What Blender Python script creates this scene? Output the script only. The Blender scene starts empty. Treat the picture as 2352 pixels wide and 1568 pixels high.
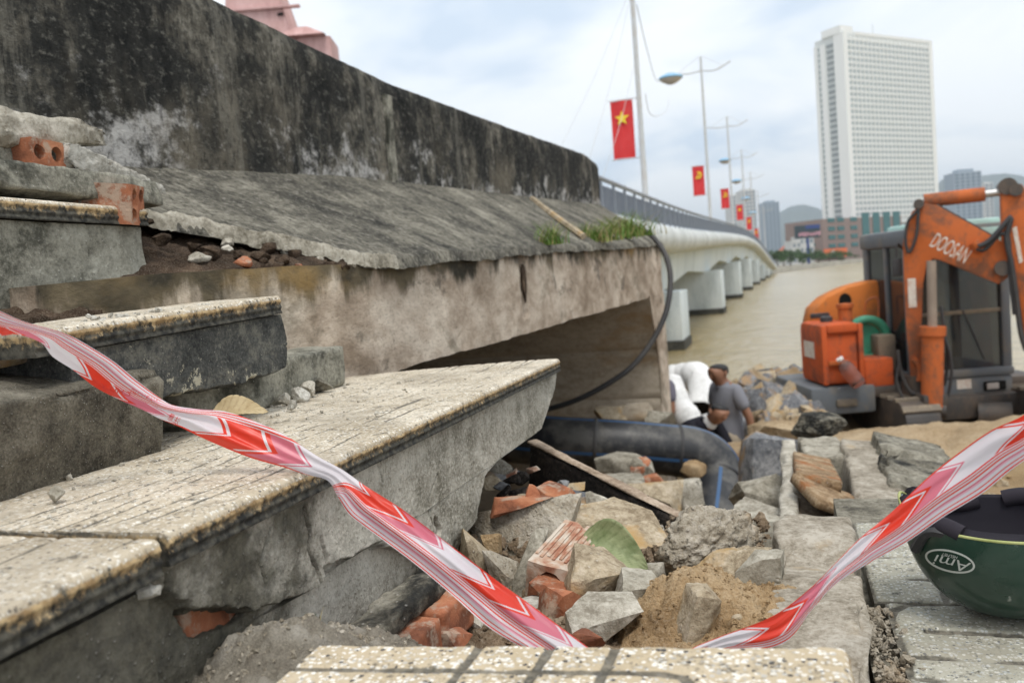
import bpy, bmesh, math, random
import numpy as np
from mathutils import Matrix, Vector
from mathutils.bvhtree import BVHTree

# ------------------------------------------------------------------ camera, sky, sun, exposure
# Eye at the origin, +Y along the bridge, +X towards the river bank, Z up. Water at z = -3 m.
FPX = 1960.0
YAW, PITCH, ROLL = math.radians(17.7), math.radians(3.97), math.radians(4.5)
scene = bpy.context.scene
col = scene.collection
cam_data = bpy.data.cameras.new('camera')
cam = bpy.data.objects.new('camera', cam_data)
col.objects.link(cam)
cam_data.sensor_width = 36.0
cam_data.lens = 30.0
cam_data.clip_start = 0.02
cam_data.clip_end = 30000
CAMR = Matrix.Rotation(YAW, 3, 'Z') @ Matrix.Rotation(math.pi / 2 - PITCH, 3, 'X') @ Matrix.Rotation(-ROLL, 3, 'Z')
cam.matrix_world = CAMR.to_4x4()
cam_data.dof.use_dof = True
cam_data.dof.focus_distance = 1.16
cam_data.dof.aperture_fstop = 6.7
scene.camera = cam

SUN_EL, SUN_AZ = math.radians(66), math.radians(150)      # azimuth clockwise from +Y
world = bpy.data.worlds.new('World')
scene.world = world
world.use_nodes = True
wn = world.node_tree
for n in list(wn.nodes):
    wn.nodes.remove(n)
def wnode(t, **k):
    n = wn.nodes.new(t)
    for a, b in k.items():
        setattr(n, a, b)
    return n
w_out = wnode('ShaderNodeOutputWorld')
w_bg = wnode('ShaderNodeBackground')
w_bg.inputs['Strength'].default_value = 0.1
w_sky = wnode('ShaderNodeTexSky')
w_sky.sky_type = 'NISHITA'
w_sky.sun_disc = False
w_sky.sun_elevation = SUN_EL
w_sky.sun_rotation = SUN_AZ
w_sky.dust_density = 3.0
w_tc = wnode('ShaderNodeTexCoord')
w_sep = wnode('ShaderNodeSeparateXYZ')
wn.links.new(w_tc.outputs['Generated'], w_sep.inputs[0])
def wmath(op, a, b):
    n = wnode('ShaderNodeMath', operation=op)
    for i, v in enumerate((a, b)):
        if isinstance(v, (int, float)):
            n.inputs[i].default_value = v
        else:
            wn.links.new(v, n.inputs[i])
    return n.outputs[0]
w_z = wmath('ADD', wmath('ABSOLUTE', w_sep.outputs['Z'], 0), 0.22)
w_comb = wnode('ShaderNodeCombineXYZ')
wn.links.new(wmath('DIVIDE', w_sep.outputs['X'], w_z), w_comb.inputs[0])
wn.links.new(wmath('DIVIDE', w_sep.outputs['Y'], w_z), w_comb.inputs[1])
w_comb.inputs[2].default_value = 5.2
w_noise = wnode('ShaderNodeTexNoise')
w_noise.inputs['Scale'].default_value = 1.5
w_noise.inputs['Detail'].default_value = 4.5
w_noise.inputs['Roughness'].default_value = 0.5
w_noise.inputs['Distortion'].default_value = 0.35
wn.links.new(w_comb.outputs[0], w_noise.inputs['Vector'])
w_ramp = wnode('ShaderNodeValToRGB')
w_ramp.color_ramp.elements[0].position = 0.34
w_ramp.color_ramp.elements[0].color = (0.60, 0.70, 0.82, 1)
w_ramp.color_ramp.elements[1].position = 0.53
w_ramp.color_ramp.elements[1].color = (0.93, 0.955, 0.975, 1)
e = w_ramp.color_ramp.elements.new(0.44)
e.color = (0.83, 0.88, 0.93, 1)
wn.links.new(w_noise.outputs['Fac'], w_ramp.inputs[0])
w_scale = wnode('ShaderNodeMix', data_type='RGBA', blend_type='MULTIPLY')
w_scale.inputs[0].default_value = 1.0
wn.links.new(w_ramp.outputs[0], w_scale.inputs[6])
w_scale.inputs[7].default_value = (10.6, 10.6, 10.6, 1)
w_mix = wnode('ShaderNodeMix', data_type='RGBA')
w_mix.inputs[0].default_value = 0.9
wn.links.new(w_sky.outputs[0], w_mix.inputs[6])
wn.links.new(w_scale.outputs[2], w_mix.inputs[7])
wn.links.new(w_mix.outputs[2], w_bg.inputs['Color'])
wn.links.new(w_bg.outputs[0], w_out.inputs[0])

sun_data = bpy.data.lights.new('sun', 'SUN')
sun_data.energy = 1.5
sun_data.angle = math.radians(18)
sun_data.color = (1.0, 0.96, 0.9)
sun = bpy.data.objects.new('sun', sun_data)
col.objects.link(sun)
sd = Vector((math.sin(SUN_AZ) * math.cos(SUN_EL), math.cos(SUN_AZ) * math.cos(SUN_EL), math.sin(SUN_EL)))
sun.rotation_euler = sd.to_track_quat('Z', 'Y').to_euler()
sun.location = sd * 50

vs = scene.view_settings
vs.view_transform = 'Standard'
vs.look = 'None'
vs.gamma = 1.0
vs.exposure = 0.36
vs.use_curve_mapping = False
scene.cycles.max_bounces = 6
scene.cycles.diffuse_bounces = 3
scene.cycles.glossy_bounces = 3
scene.cycles.transmission_bounces = 5
scene.cycles.transparent_max_bounces = 8
scene.cycles.use_denoising = True
scene.cycles.caustics_reflective = False
scene.cycles.caustics_refractive = False

rng = np.random.RandomState(7)
random.seed(7)

# ------------------------------------------------------------------ photo pixel (2352 wide) -> place in the world
CR = np.array(CAMR)
def ray(px, py): return CR @ np.array([(px - 1176) / FPX, -(py - 784) / FPX, -1.0])
def P(px, py, d): return ray(px, py) * d
def PX(px, py, X): r = ray(px, py); return r * (X / r[0])
def PY(px, py, Y): r = ray(px, py); return r * (Y / r[1])
def PZ(px, py, Z): r = ray(px, py); return r * (Z / r[2])
def depth_of(p): return -float((CR.T @ np.asarray(p, float))[2])

# ------------------------------------------------------------------ noise
_perm = np.random.RandomState(3).permutation(512)
_perm = np.concatenate([_perm, _perm, _perm])
_grad = np.random.RandomState(4).randn(512, 3)
_grad /= np.linalg.norm(_grad, axis=1)[:, None]
def pnoise(p):
    p = np.asarray(p, float)
    i = np.floor(p).astype(int); f = p - i
    i &= 511
    u = f * f * f * (f * (f * 6 - 15) + 10)
    out = 0
    for dx in (0, 1):
        for dy in (0, 1):
            for dz in (0, 1):
                h = _perm[(_perm[(_perm[(i[..., 0] + dx) & 511] + i[..., 1] + dy) & 511] + i[..., 2] + dz) & 511]
                g = _grad[h]
                d = f - np.array([dx, dy, dz])
                w = (u[..., 0] if dx else 1 - u[..., 0]) * (u[..., 1] if dy else 1 - u[..., 1]) * (u[..., 2] if dz else 1 - u[..., 2])
                out = out + w * (g * d).sum(-1)
    return out * 1.5
def fbm(p, o=4, rough=0.5):
    p = np.asarray(p, float); a = 1.0; s = 0; t = 0
    for k in range(o):
        s = s + a * pnoise(p * (2 ** k) + 17.3 * k); t += a; a *= rough
    return s / t
def n1(x, seed=0, o=3):
    x = np.asarray(x, float)
    return fbm(np.stack([x, np.full_like(x, seed * 3.17 + .5), np.full_like(x, .37)], -1), o)
def interp(x, pts):
    a = np.array(pts, float); return np.interp(x, a[:, 0], a[:, 1])
def inpoly(x, y, poly):
    r = np.zeros(np.shape(x), bool); n = len(poly)
    for i in range(n):
        x0, y0 = poly[i]; x1, y1 = poly[(i + 1) % n]
        if y0 == y1: continue
        c = ((y0 > y) != (y1 > y)) & (x < (x1 - x0) * (y - y0) / (y1 - y0) + x0)
        r ^= c
    return r
def polydist(x, y, line):
    d = np.full(np.shape(x), 1e9)
    for (x0, y0), (x1, y1) in zip(line[:-1], line[1:]):
        L = max((x1 - x0) ** 2 + (y1 - y0) ** 2, 1e-12)
        t = np.clip(((x - x0) * (x1 - x0) + (y - y0) * (y1 - y0)) / L, 0, 1)
        d = np.minimum(d, np.hypot(x - x0 - t * (x1 - x0), y - y0 - t * (y1 - y0)))
    return d

# ------------------------------------------------------------------ objects
def obj(name, mesh, mat=None, parent=None, label=None, cat=None, group=None, kind=None, loc=None):
    o = bpy.data.objects.new(name, mesh)
    col.objects.link(o)
    if mesh is not None and mat is not None and not mesh.materials:
        for m in (mat if isinstance(mat, (list, tuple)) else [mat]):
            mesh.materials.append(m)
    if parent is not None:
        o.parent = parent
    if loc is not None:
        o.location = loc
    if label: o['label'] = label
    if cat: o['category'] = cat
    if group: o['group'] = group
    if kind: o['kind'] = kind
    return o
def thing(name, loc, label, cat, group=None, rotz=0.0):
    o = obj(name, None, None, None, label, cat, group, loc=loc)
    o.rotation_euler = (0, 0, rotz)
    o.empty_display_size = 0.1
    return o
def wpart(name, mesh, mat, parent):
    """part whose mesh is written in world coordinates (the parent has a place but no turn)"""
    return obj(name, mesh, mat, parent, loc=-Vector(parent.location))
def mesh_np(v, f, smooth=True, attrs=None, uv=None, angle=None):
    me = bpy.data.meshes.new('m')
    v = np.asarray(v, float)
    if isinstance(f, np.ndarray) and f.ndim == 2:
        k = f.shape[1]; nf = len(f)
        me.vertices.add(len(v)); me.vertices.foreach_set('co', v.ravel())
        me.loops.add(nf * k); me.loops.foreach_set('vertex_index', f.astype(np.int32).ravel())
        me.polygons.add(nf)
        me.polygons.foreach_set('loop_start', np.arange(0, nf * k, k, dtype=np.int32))
        me.update(calc_edges=True); me.validate()
    else:
        me.from_pydata([tuple(p) for p in v], [], [tuple(int(i) for i in q) for q in f])
        me.update()
    if attrs:
        for nm, arr in attrs.items():
            a = me.attributes.new(nm, 'FLOAT', 'POINT')
            a.data.foreach_set('value', np.asarray(arr, np.float32).ravel())
    if uv is not None:
        l = me.uv_layers.new(name='UVMap')
        vi = np.zeros(len(me.loops), np.int32); me.loops.foreach_get('vertex_index', vi)
        l.data.foreach_set('uv', np.asarray(uv, np.float32)[vi].ravel())
    if smooth:
        me.polygons.foreach_set('use_smooth', np.ones(len(me.polygons), bool))
        if angle is not None:
            me.set_sharp_from_angle(angle=math.radians(angle))
    return me
def grid_faces(nu, nv, wrapu=False, wrapv=False, off=0):
    iu = np.arange(nu if wrapu else nu - 1); iv = np.arange(nv if wrapv else nv - 1)
    a, b = np.meshgrid(iu, iv, indexing='ij')
    a2 = (a + 1) % nu; b2 = (b + 1) % nv
    return np.stack([a * nv + b, a2 * nv + b, a2 * nv + b2, a * nv + b2], -1).reshape(-1, 4) + off
def slab_grid(G, back, attrs=None, angle=50):
    """closed body: the front is the grid G (nu,nv,3), the back the same grid moved by `back`"""
    nu, nv = G.shape[:2]
    B = G + back
    v = np.concatenate([G.reshape(-1, 3), B.reshape(-1, 3)])
    n = nu * nv
    ff = grid_faces(nu, nv); bf = ff[:, ::-1] + n
    ring = [i * nv for i in range(nu)] + [(nu - 1) * nv + j for j in range(1, nv)] + [i * nv + nv - 1 for i in range(nu - 2, -1, -1)] + [j for j in range(nv - 2, 0, -1)]
    ring = np.array(ring); r2 = np.roll(ring, -1)
    sf = np.stack([r2, ring, ring + n, r2 + n], -1)
    f = np.concatenate([ff, bf, sf])
    at = {k: np.concatenate([a.ravel(), a.ravel()]) for k, a in (attrs or {}).items()}
    return fixn(mesh_np(v, f, attrs=at), angle)
def fixn(me, angle=None):
    bm = bmesh.new(); bm.from_mesh(me)
    bmesh.ops.recalc_face_normals(bm, faces=bm.faces)
    bm.to_mesh(me); bm.free()
    if angle is not None:
        me.set_sharp_from_angle(angle=math.radians(angle))
    me.update()
    return me
_cube_cache = {}
def cube_surface(nx, ny, nz):
    k = (nx, ny, nz)
    if k in _cube_cache: return _cube_cache[k]
    V = []; Fc = []; idx = {}
    def vid(i, j, l):
        q = (i, j, l)
        if q not in idx:
            idx[q] = len(V); V.append((i / nx * 2 - 1, j / ny * 2 - 1, l / nz * 2 - 1))
        return idx[q]
    for l, s in ((0, -1), (nz, 1)):
        for i in range(nx):
            for j in range(ny):
                q = [vid(i, j, l), vid(i + 1, j, l), vid(i + 1, j + 1, l), vid(i, j + 1, l)]
                Fc.append(q if s > 0 else q[::-1])
    for j, s in ((0, 1), (ny, -1)):
        for i in range(nx):
            for l in range(nz):
                q = [vid(i, j, l), vid(i + 1, j, l), vid(i + 1, j, l + 1), vid(i, j, l + 1)]
                Fc.append(q if s > 0 else q[::-1])
    for i, s in ((0, -1), (nx, 1)):
        for j in range(ny):
            for l in range(nz):
                q = [vid(i, j, l), vid(i, j + 1, l), vid(i, j + 1, l + 1), vid(i, j, l + 1)]
                Fc.append(q if s > 0 else q[::-1])
    _cube_cache[k] = (np.array(V), np.array(Fc))
    return _cube_cache[k]
def rough_box_mesh(dims, seed=0, res=0.012, rnd=0.01, rough=0.004, chip=0.0, freq=25.0, maxn=90):
    """broken concrete block: worn edges, uneven faces, chipped corners"""
    d = np.array(dims, float)
    n = [int(np.clip(round(x / res), 2, maxn)) for x in d]
    U, f = cube_surface(*n)
    p = U * d / 2
    r = min(rnd, d.min() * 0.45)
    inner = np.clip(p, -(d / 2 - r), d / 2 - r)
    q = p - inner
    L = np.linalg.norm(q, axis=1)[:, None]
    edge = (np.abs(U) > 1 - 2.5 * r / d).sum(1)
    p = inner + q / np.maximum(L, 1e-9) * np.minimum(L, r)
    nrm = q / np.maximum(L, 1e-9)
    o = seed * 7.13
    s = p * freq + o
    disp = rough * fbm(s, 4, 0.6) + rough * 2.0 * fbm(p * freq * 0.18 + o, 2)
    p = p + nrm * disp[:, None]
    if chip > 0:
        c = np.maximum(0, fbm(p * freq * 0.35 + 31 + o, 3) - 0.02) * chip * 4 * (edge >= 2) + np.maximum(0, fbm(p * freq * .15 + 5 + o, 2) - 0.1) * chip * 2 * (edge >= 1)
        p = p - nrm * c[:, None]
    return mesh_np(p, f)
def rock_mesh(seed, n=18, cuts=9, rough=0.10, fine=0.05, flat=0.72, size=None):
    cuts = int(cuts * 1.5); flat *= .9; rough *= .7
    rs = np.random.RandomState(seed)
    U, f = cube_surface(n, n, n)
    p = U / np.linalg.norm(U, axis=1)[:, None] ** 0.75
    for k in range(cuts):
        nn = rs.randn(3); nn /= np.linalg.norm(nn)
        dd = rs.uniform(flat * 0.8, flat * 1.15)
        e = np.maximum(0, p @ nn - dd)
        p = p - e[:, None] * nn
    nr = p / np.linalg.norm(p, axis=1)[:, None]
    rd = fbm(p * 3.2 + seed * 1.7, 3)
    p = p + nr * (rough * fbm(p * 1.6 + seed * 3.3, 3))[:, None] + nr * (fine * fbm(p * 7 + seed, 5, 0.72))[:, None] - nr * (fine * .35 * np.maximum(0, .12 - np.abs(rd)) * 6)[:, None]
    p /= np.abs(p).max(0)
    p = p * 0.5 * (np.array(size) if size is not None else 1)
    return mesh_np(p, f)
def hull_mesh(seed, size, npts=15, boxy=.7, cuts=5, rough=.035):
    """freshly broken piece: a random convex body with crisp fracture edges and a grainy surface"""
    rs = np.random.RandomState(seed)
    q = rs.uniform(-1, 1, (npts, 3)); q /= np.maximum(np.abs(q).max(1)[:, None], 1e-3) ** boxy
    bm = bmesh.new()
    for p in q: bm.verts.new(p)
    r = bmesh.ops.convex_hull(bm, input=bm.verts)
    bmesh.ops.delete(bm, geom=[g for g in r['geom_interior'] if isinstance(g, bmesh.types.BMVert)], context='VERTS')
    bmesh.ops.subdivide_edges(bm, edges=bm.edges, cuts=cuts, use_grid_fill=True)
    bmesh.ops.triangulate(bm, faces=bm.faces)
    bmesh.ops.recalc_face_normals(bm, faces=bm.faces)
    bm.normal_update()
    V = np.array([v.co[:] for v in bm.verts]); N = np.array([v.normal[:] for v in bm.verts])
    sz = np.array(size, float)
    W = V / np.abs(V).max(0) * .5 * sz
    d = sz.mean() * rough
    W = W + N * (d * fbm(W * 9 / sz.mean() + seed, 4, .7) + d * .7 * fbm(W * 2.5 / sz.mean() + seed * 2, 2))[:, None]
    for v, w in zip(bm.verts, W): v.co = w
    me = bpy.data.meshes.new('m'); bm.to_mesh(me); bm.free()
    me.polygons.foreach_set('use_smooth', np.ones(len(me.polygons), bool)); me.set_sharp_from_angle(angle=math.radians(38))
    return me
def box_mesh(lo, hi, bevel=0.0):
    lo = np.array(lo, float); hi = np.array(hi, float)
    bm = bmesh.new()
    bmesh.ops.create_cube(bm, size=1)
    for v in bm.verts:
        v.co = Vector([(lo[i] + hi[i]) / 2 + v.co[i] * (hi[i] - lo[i]) for i in range(3)])
    if bevel > 0:
        bmesh.ops.bevel(bm, geom=list(bm.edges), offset=bevel, segments=2, profile=0.6, affect='EDGES', clamp_overlap=True)
    me = bpy.data.meshes.new('m'); bm.to_mesh(me); bm.free()
    if bevel > 0:
        me.polygons.foreach_set('use_smooth', np.ones(len(me.polygons), bool)); me.set_sharp_from_angle(angle=math.radians(35))
    return me
def join_meshes(ms):
    bm = bmesh.new()
    for m in ms: bm.from_mesh(m)
    me = bpy.data.meshes.new('m'); bm.to_mesh(me); bm.free()
    return me
def prism_mesh(poly, axis_o, ax, ay, an, t, bevel=0.0):
    """polygon in the plane (ax, ay) through axis_o, thickness t along an (both ways)"""
    bm = bmesh.new()
    o = np.array(axis_o, float); ax = np.array(ax, float); ay = np.array(ay, float); an = np.array(an, float)
    a = [bm.verts.new(o + ax * x + ay * y - an * t / 2) for x, y in poly]
    b = [bm.verts.new(o + ax * x + ay * y + an * t / 2) for x, y in poly]
    bm.faces.new(a[::-1]); bm.faces.new(b)
    for i in range(len(a)):
        j = (i + 1) % len(a)
        bm.faces.new([a[i], a[j], b[j], b[i]])
    bmesh.ops.recalc_face_normals(bm, faces=bm.faces)
    if bevel > 0:
        bmesh.ops.bevel(bm, geom=list(bm.edges), offset=bevel, segments=2, profile=.6, affect='EDGES', clamp_overlap=True)
    me = bpy.data.meshes.new('m'); bm.to_mesh(me); bm.free()
    if bevel > 0:
        me.polygons.foreach_set('use_smooth', np.ones(len(me.polygons), bool)); me.set_sharp_from_angle(angle=math.radians(35))
    return me
def smooth_path(pts, n):
    p = np.array(pts, float)
    t = np.concatenate([[0], np.cumsum(np.linalg.norm(np.diff(p, axis=0), axis=1))]); t /= t[-1]
    s = np.linspace(0, 1, n)
    m = np.zeros_like(p)
    for i in range(len(p)):
        a, b = max(i - 1, 0), min(i + 1, len(p) - 1)
        m[i] = (p[b] - p[a]) / (t[b] - t[a])
    k = np.clip(np.searchsorted(t, s, side='right') - 1, 0, len(p) - 2)
    h = (t[k + 1] - t[k]); u = ((s - t[k]) / h)[:, None]; h = h[:, None]
    return (2 * u**3 - 3 * u**2 + 1) * p[k] + (u**3 - 2 * u**2 + u) * h * m[k] + (-2 * u**3 + 3 * u**2) * p[k + 1] + (u**3 - u**2) * h * m[k + 1]
def tube_mesh(path, rad, seg=12, cap=True, uv=False):
    p = np.array(path, float); n = len(p)
    rad = np.broadcast_to(np.asarray(rad, float), (n,))
    T = np.gradient(p, axis=0); T /= np.linalg.norm(T, axis=1)[:, None]
    up = np.array([0, 0, 1.0]) if abs(T[0][2]) < 0.9 else np.array([1.0, 0, 0])
    N = np.zeros_like(p); N[0] = np.cross(T[0], up); N[0] /= np.linalg.norm(N[0])
    for i in range(1, n):
        v = N[i - 1] - T[i] * (N[i - 1] @ T[i]); N[i] = v / np.linalg.norm(v)
    Bn = np.cross(T, N)
    a = np.linspace(0, 2 * math.pi, seg, endpoint=False)
    ring = (np.cos(a)[None, :, None] * N[:, None] + np.sin(a)[None, :, None] * Bn[:, None]) * rad[:, None, None] + p[:, None]
    f = [tuple(q) for q in grid_faces(n, seg, wrapv=True)]
    if cap:
        f += [tuple(range(seg))[::-1], tuple((n - 1) * seg + i for i in range(seg))]
    me = mesh_np(ring.reshape(-1, 3), f)
    fixn(me, 50)
    return me
def lathe_mesh(prof, seg=24, axis_o=(0, 0, 0)):
    pr = np.array(prof, float); a = np.linspace(0, 2 * math.pi, seg, endpoint=False)
    v = np.stack([pr[:, None, 0] * np.cos(a), pr[:, None, 0] * np.sin(a), np.broadcast_to(pr[:, None, 1], (len(pr), seg))], -1).reshape(-1, 3) + np.array(axis_o)
    return fixn(mesh_np(v, grid_faces(len(pr), seg, wrapv=True)), 40)
def place_copy(o, name=None):
    c = o.copy(); col.objects.link(c)
    return c
def text_mesh(s, size=1.0):
    cu = bpy.data.curves.new('t', 'FONT'); cu.body = s; cu.size = size; cu.align_x = 'CENTER'; cu.align_y = 'CENTER'
    o = bpy.data.objects.new('t', cu); col.objects.link(o)
    dg = bpy.context.evaluated_depsgraph_get()
    me = bpy.data.meshes.new_from_object(o.evaluated_get(dg))
    bpy.data.objects.remove(o); bpy.data.curves.remove(cu)
    return me
def skin_mesh(verts, edges, radii, sub=2, root=0):
    me = bpy.data.meshes.new('sk'); me.from_pydata([tuple(v) for v in verts], edges, [])
    o = bpy.data.objects.new('sk', me); col.objects.link(o)
    m = o.modifiers.new('s', 'SKIN'); m.use_smooth_shade = True
    if not me.skin_vertices:
        bm = bmesh.new(); bm.from_mesh(me); bm.verts.layers.skin.verify(); bm.to_mesh(me); bm.free()
    for i, r in enumerate(radii):
        sv = me.skin_vertices[0].data[i]
        sv.radius = (r, r) if isinstance(r, (int, float)) else r
        sv.use_root = (i == root)
    s = o.modifiers.new('u', 'SUBSURF'); s.levels = sub; s.render_levels = sub
    dg = bpy.context.evaluated_depsgraph_get()
    out = bpy.data.meshes.new_from_object(o.evaluated_get(dg))
    bpy.data.objects.remove(o); bpy.data.meshes.remove(me)
    out.polygons.foreach_set('use_smooth', np.ones(len(out.polygons), bool))
    return out
# ------------------------------------------------------------------ materials
def lin(r, g, b):
    f = lambda c: (c / 255 / 12.92) if c / 255 <= 0.04045 else ((c / 255 + 0.055) / 1.055) ** 2.4
    return (f(r), f(g), f(b), 1)
class Mat:
    def __init__(s, name, rough=0.85, spec=0.3):
        s.m = bpy.data.materials.new(name); s.m.use_nodes = True
        s.nt = s.m.node_tree; s.b = s.nt.nodes['Principled BSDF']
        s.b.inputs['Roughness'].default_value = rough
        s.b.inputs['Specular IOR Level'].default_value = spec
        s.tc = s.nt.nodes.new('ShaderNodeTexCoord')
        s._co = None
    def link(s, a, b): s.nt.links.new(a, b)
    def node(s, t, **k):
        n = s.nt.nodes.new(t)
        for a, b in k.items(): setattr(n, a, b)
        return n
    def coord(s, scale=(1, 1, 1), rnd=False):
        mp = s.node('ShaderNodeMapping'); mp.inputs['Scale'].default_value = scale
        s.link(s.tc.outputs['Object'], mp.inputs[0])
        if rnd:
            oi = s.node('ShaderNodeObjectInfo'); mu = s.node('ShaderNodeMath', operation='MULTIPLY'); mu.inputs[1].default_value = 37.0
            s.link(oi.outputs['Random'], mu.inputs[0]); s.link(mu.outputs[0], mp.inputs['Location'])
        return mp.outputs[0]
    def noise(s, scale, detail=4, rough=0.55, co=None, dist=0.0, out='Fac'):
        n = s.node('ShaderNodeTexNoise'); n.inputs['Scale'].default_value = scale; n.inputs['Detail'].default_value = detail
        n.inputs['Roughness'].default_value = rough; n.inputs['Distortion'].default_value = dist
        s.link(co if co is not None else s.base(), n.inputs['Vector'])
        return n.outputs[out]
    def vor(s, scale, feature='F1', co=None, out='Distance', rnd=1.0):
        n = s.node('ShaderNodeTexVoronoi', feature=feature); n.inputs['Scale'].default_value = scale; n.inputs['Randomness'].default_value = rnd
        s.link(co if co is not None else s.base(), n.inputs['Vector'])
        return n.outputs[out]
    def base(s):
        if s._co is None: s._co = s.coord()
        return s._co
    def ramp(s, x, stops, const=False):
        n = s.node('ShaderNodeValToRGB'); cr = n.color_ramp
        if const: cr.interpolation = 'CONSTANT'
        cr.elements[0].position = stops[0][0]; cr.elements[0].color = s.c4(stops[0][1])
        cr.elements[1].position = stops[1][0]; cr.elements[1].color = s.c4(stops[1][1])
        for p_, c_ in stops[2:]:
            e = cr.elements.new(p_); e.color = s.c4(c_)
        s.link(x, n.inputs[0]); return n.outputs[0]
    def c4(s, c):
        if isinstance(c, (int, float)): return (c, c, c, 1)
        return tuple(c) if len(c) == 4 else tuple(c) + (1,)
    def mask(s, x, lo, hi):
        n = s.node('ShaderNodeMapRange'); n.inputs[1].default_value = lo; n.inputs[2].default_value = hi
        n.interpolation_type = 'SMOOTHSTEP'
        s.link(x, n.inputs[0]); return n.outputs[0]
    def mix(s, f, a, b, mode='MIX'):
        n = s.node('ShaderNodeMix', data_type='RGBA', blend_type=mode)
        for i, v in ((0, f), (6, a), (7, b)):
            if isinstance(v, (int, float)) and i == 0: n.inputs[0].default_value = v
            elif isinstance(v, (tuple, list, int, float)): n.inputs[i].default_value = s.c4(v)
            else: s.link(v, n.inputs[i])
        return n.outputs[2]
    def math(s, op, a, b=0.0, c=None):
        n = s.node('ShaderNodeMath', operation=op)
        for i, v in enumerate((a, b) if c is None else (a, b, c)):
            if isinstance(v, (int, float)): n.inputs[i].default_value = v
            else: s.link(v, n.inputs[i])
        return n.outputs[0]
    def attr(s, nm, out='Fac'):
        n = s.node('ShaderNodeAttribute'); n.attribute_name = nm; return n.outputs[out]
    def color(s, x):
        if isinstance(x, (tuple, list)): s.b.inputs['Base Color'].default_value = s.c4(x)
        else: s.link(x, s.b.inputs['Base Color'])
        return s
    def rough(s, x): s.link(x, s.b.inputs['Roughness']); return s
    def bump(s, h, strength=0.5, dist=0.01):
        n = s.node('ShaderNodeBump'); n.inputs['Strength'].default_value = strength; n.inputs['Distance'].default_value = dist
        s.link(h, n.inputs['Height']); s.link(n.outputs[0], s.b.inputs['Normal']); return s
    def add(s, *xs):
        r = xs[0]
        for x in xs[1:]: r = s.math('ADD', r, x)
        return r
    def mul(s, a, b): return s.math('MULTIPLY', a, b)

def concrete(name, dark, mid, light, sc=6.0, grain=120.0, bump=0.6, bdist=0.004, stain=None, stain_lo=0.52, stain_hi=0.66, stain_sc=5.0,
             stretch=(1, 1, 1), specks=0.5, rnd=True, pits=True, tint=None, tint_lo=0.55, tint_hi=0.7, tint_sc=9.0, spot=0.35, moss=None):
    m = Mat(name, 0.92, 0.2)
    co = m.coord(stretch, rnd); iso = m.coord((1, 1, 1), rnd)
    big = m.noise(sc, 6, 0.65, co, 0.4)
    g = m.noise(grain, 4, 0.75, iso)
    midn = m.noise(sc * 5.3, 7, 0.7, co, 0.2)
    val = m.add(m.mul(big, 0.42), m.mul(midn, 0.38), m.mul(g, 0.20))
    c = m.ramp(val, [(0.41, dark), (0.59, light), (0.50, mid)])
    c = m.mix(m.mul(m.mask(g, 0.46, 0.72), specks), c, m.mix(0.6, c, light))
    c = m.mix(m.mul(m.mask(g, 0.46, 0.26), specks), c, m.mix(0.75, c, dark))
    if tint is not None:
        c = m.mix(m.mask(m.noise(tint_sc, 5, 0.6, co), tint_lo, tint_hi), c, tint)
    if stain is not None:
        c = m.mix(m.mask(m.noise(stain_sc, 8, 0.68, co, 0.2), stain_lo, stain_hi), c, stain)
    if moss is not None:      # algae where the render is always damp: attribute 'moss'
        k = m.mask(m.add(m.attr('moss'), m.mul(m.math('SUBTRACT', m.noise(7, 8, .7, co, .3), .5), 2.2)), .25, .75)
        c = m.mix(m.mul(k, .88), c, m.ramp(m.noise(60, 5, .7, iso), [(.4, moss), (.62, tuple(2.8 * q for q in moss))]))
    v = m.vor(grain * 0.55, co=iso)
    c = m.mix(m.mul(m.mask(v, 0.16, 0.05), spot), c, m.mix(0.7, c, (0.75, 0.72, 0.66)))
    m.color(c)
    h = m.add(m.mul(g, 0.7), m.mul(m.noise(grain * .28, 6, 0.68, iso), 1.6), m.mul(m.mask(v, 0.28, 0.0), 0.6 if pits else 0.0))
    m.bump(h, bump, bdist)
    return m.m

MAT = {}
MAT['conc_grey'] = concrete('concrete_grey', (0.13, 0.115, 0.085), (0.30, 0.275, 0.22), (0.47, 0.44, 0.37), 7)
MAT['conc_light'] = concrete('concrete_light', (0.23, 0.205, 0.16), (0.41, 0.38, 0.315), (0.60, 0.565, 0.49), 9, bump=0.8)
MAT['conc_tan'] = concrete('concrete_tan', (0.22, 0.17, 0.11), (0.40, 0.33, 0.23), (0.55, 0.47, 0.36), 9, bump=0.9, tint=(0.42, 0.28, 0.13), tint_lo=.5, tint_hi=.65)
MAT['mortar_lump'] = concrete('mortar_lump', (0.24, 0.2, 0.145), (0.42, 0.37, 0.29), (0.58, 0.53, 0.45), 12, 160, bump=1.0, bdist=0.006, tint=(0.40, 0.29, 0.18), tint_lo=.52, tint_hi=.7)
MAT['conc_dark'] = concrete('concrete_weathered', (0.055, 0.05, 0.04), (0.17, 0.155, 0.12), (0.31, 0.29, 0.235), 6, stain=(0.022, 0.022, 0.02), stain_lo=0.50, stain_hi=0.62, stain_sc=4.5, bump=0.8)
MAT['riser_grey'] = concrete('step_render_grey', (0.19, 0.175, 0.135), (0.40, 0.375, 0.315), (0.58, 0.55, 0.475), 4.5, 200, bump=0.8, bdist=0.003, stain=(0.05, 0.048, 0.04), stain_lo=0.57, stain_hi=0.72, stain_sc=3.2, rnd=False, moss=(0.04, 0.037, 0.027), specks=.95, spot=.3)
MAT['riser_near'] = concrete('step_render_mossy', (0.06, 0.055, 0.042), (0.15, 0.135, 0.1), (0.25, 0.23, 0.18), 7, 220, bump=0.6, bdist=0.0025, stain=(0.025, 0.024, 0.02), stain_lo=0.5, stain_hi=0.66, stain_sc=4, tint=(0.17, 0.15, 0.09), rnd=False)
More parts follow.
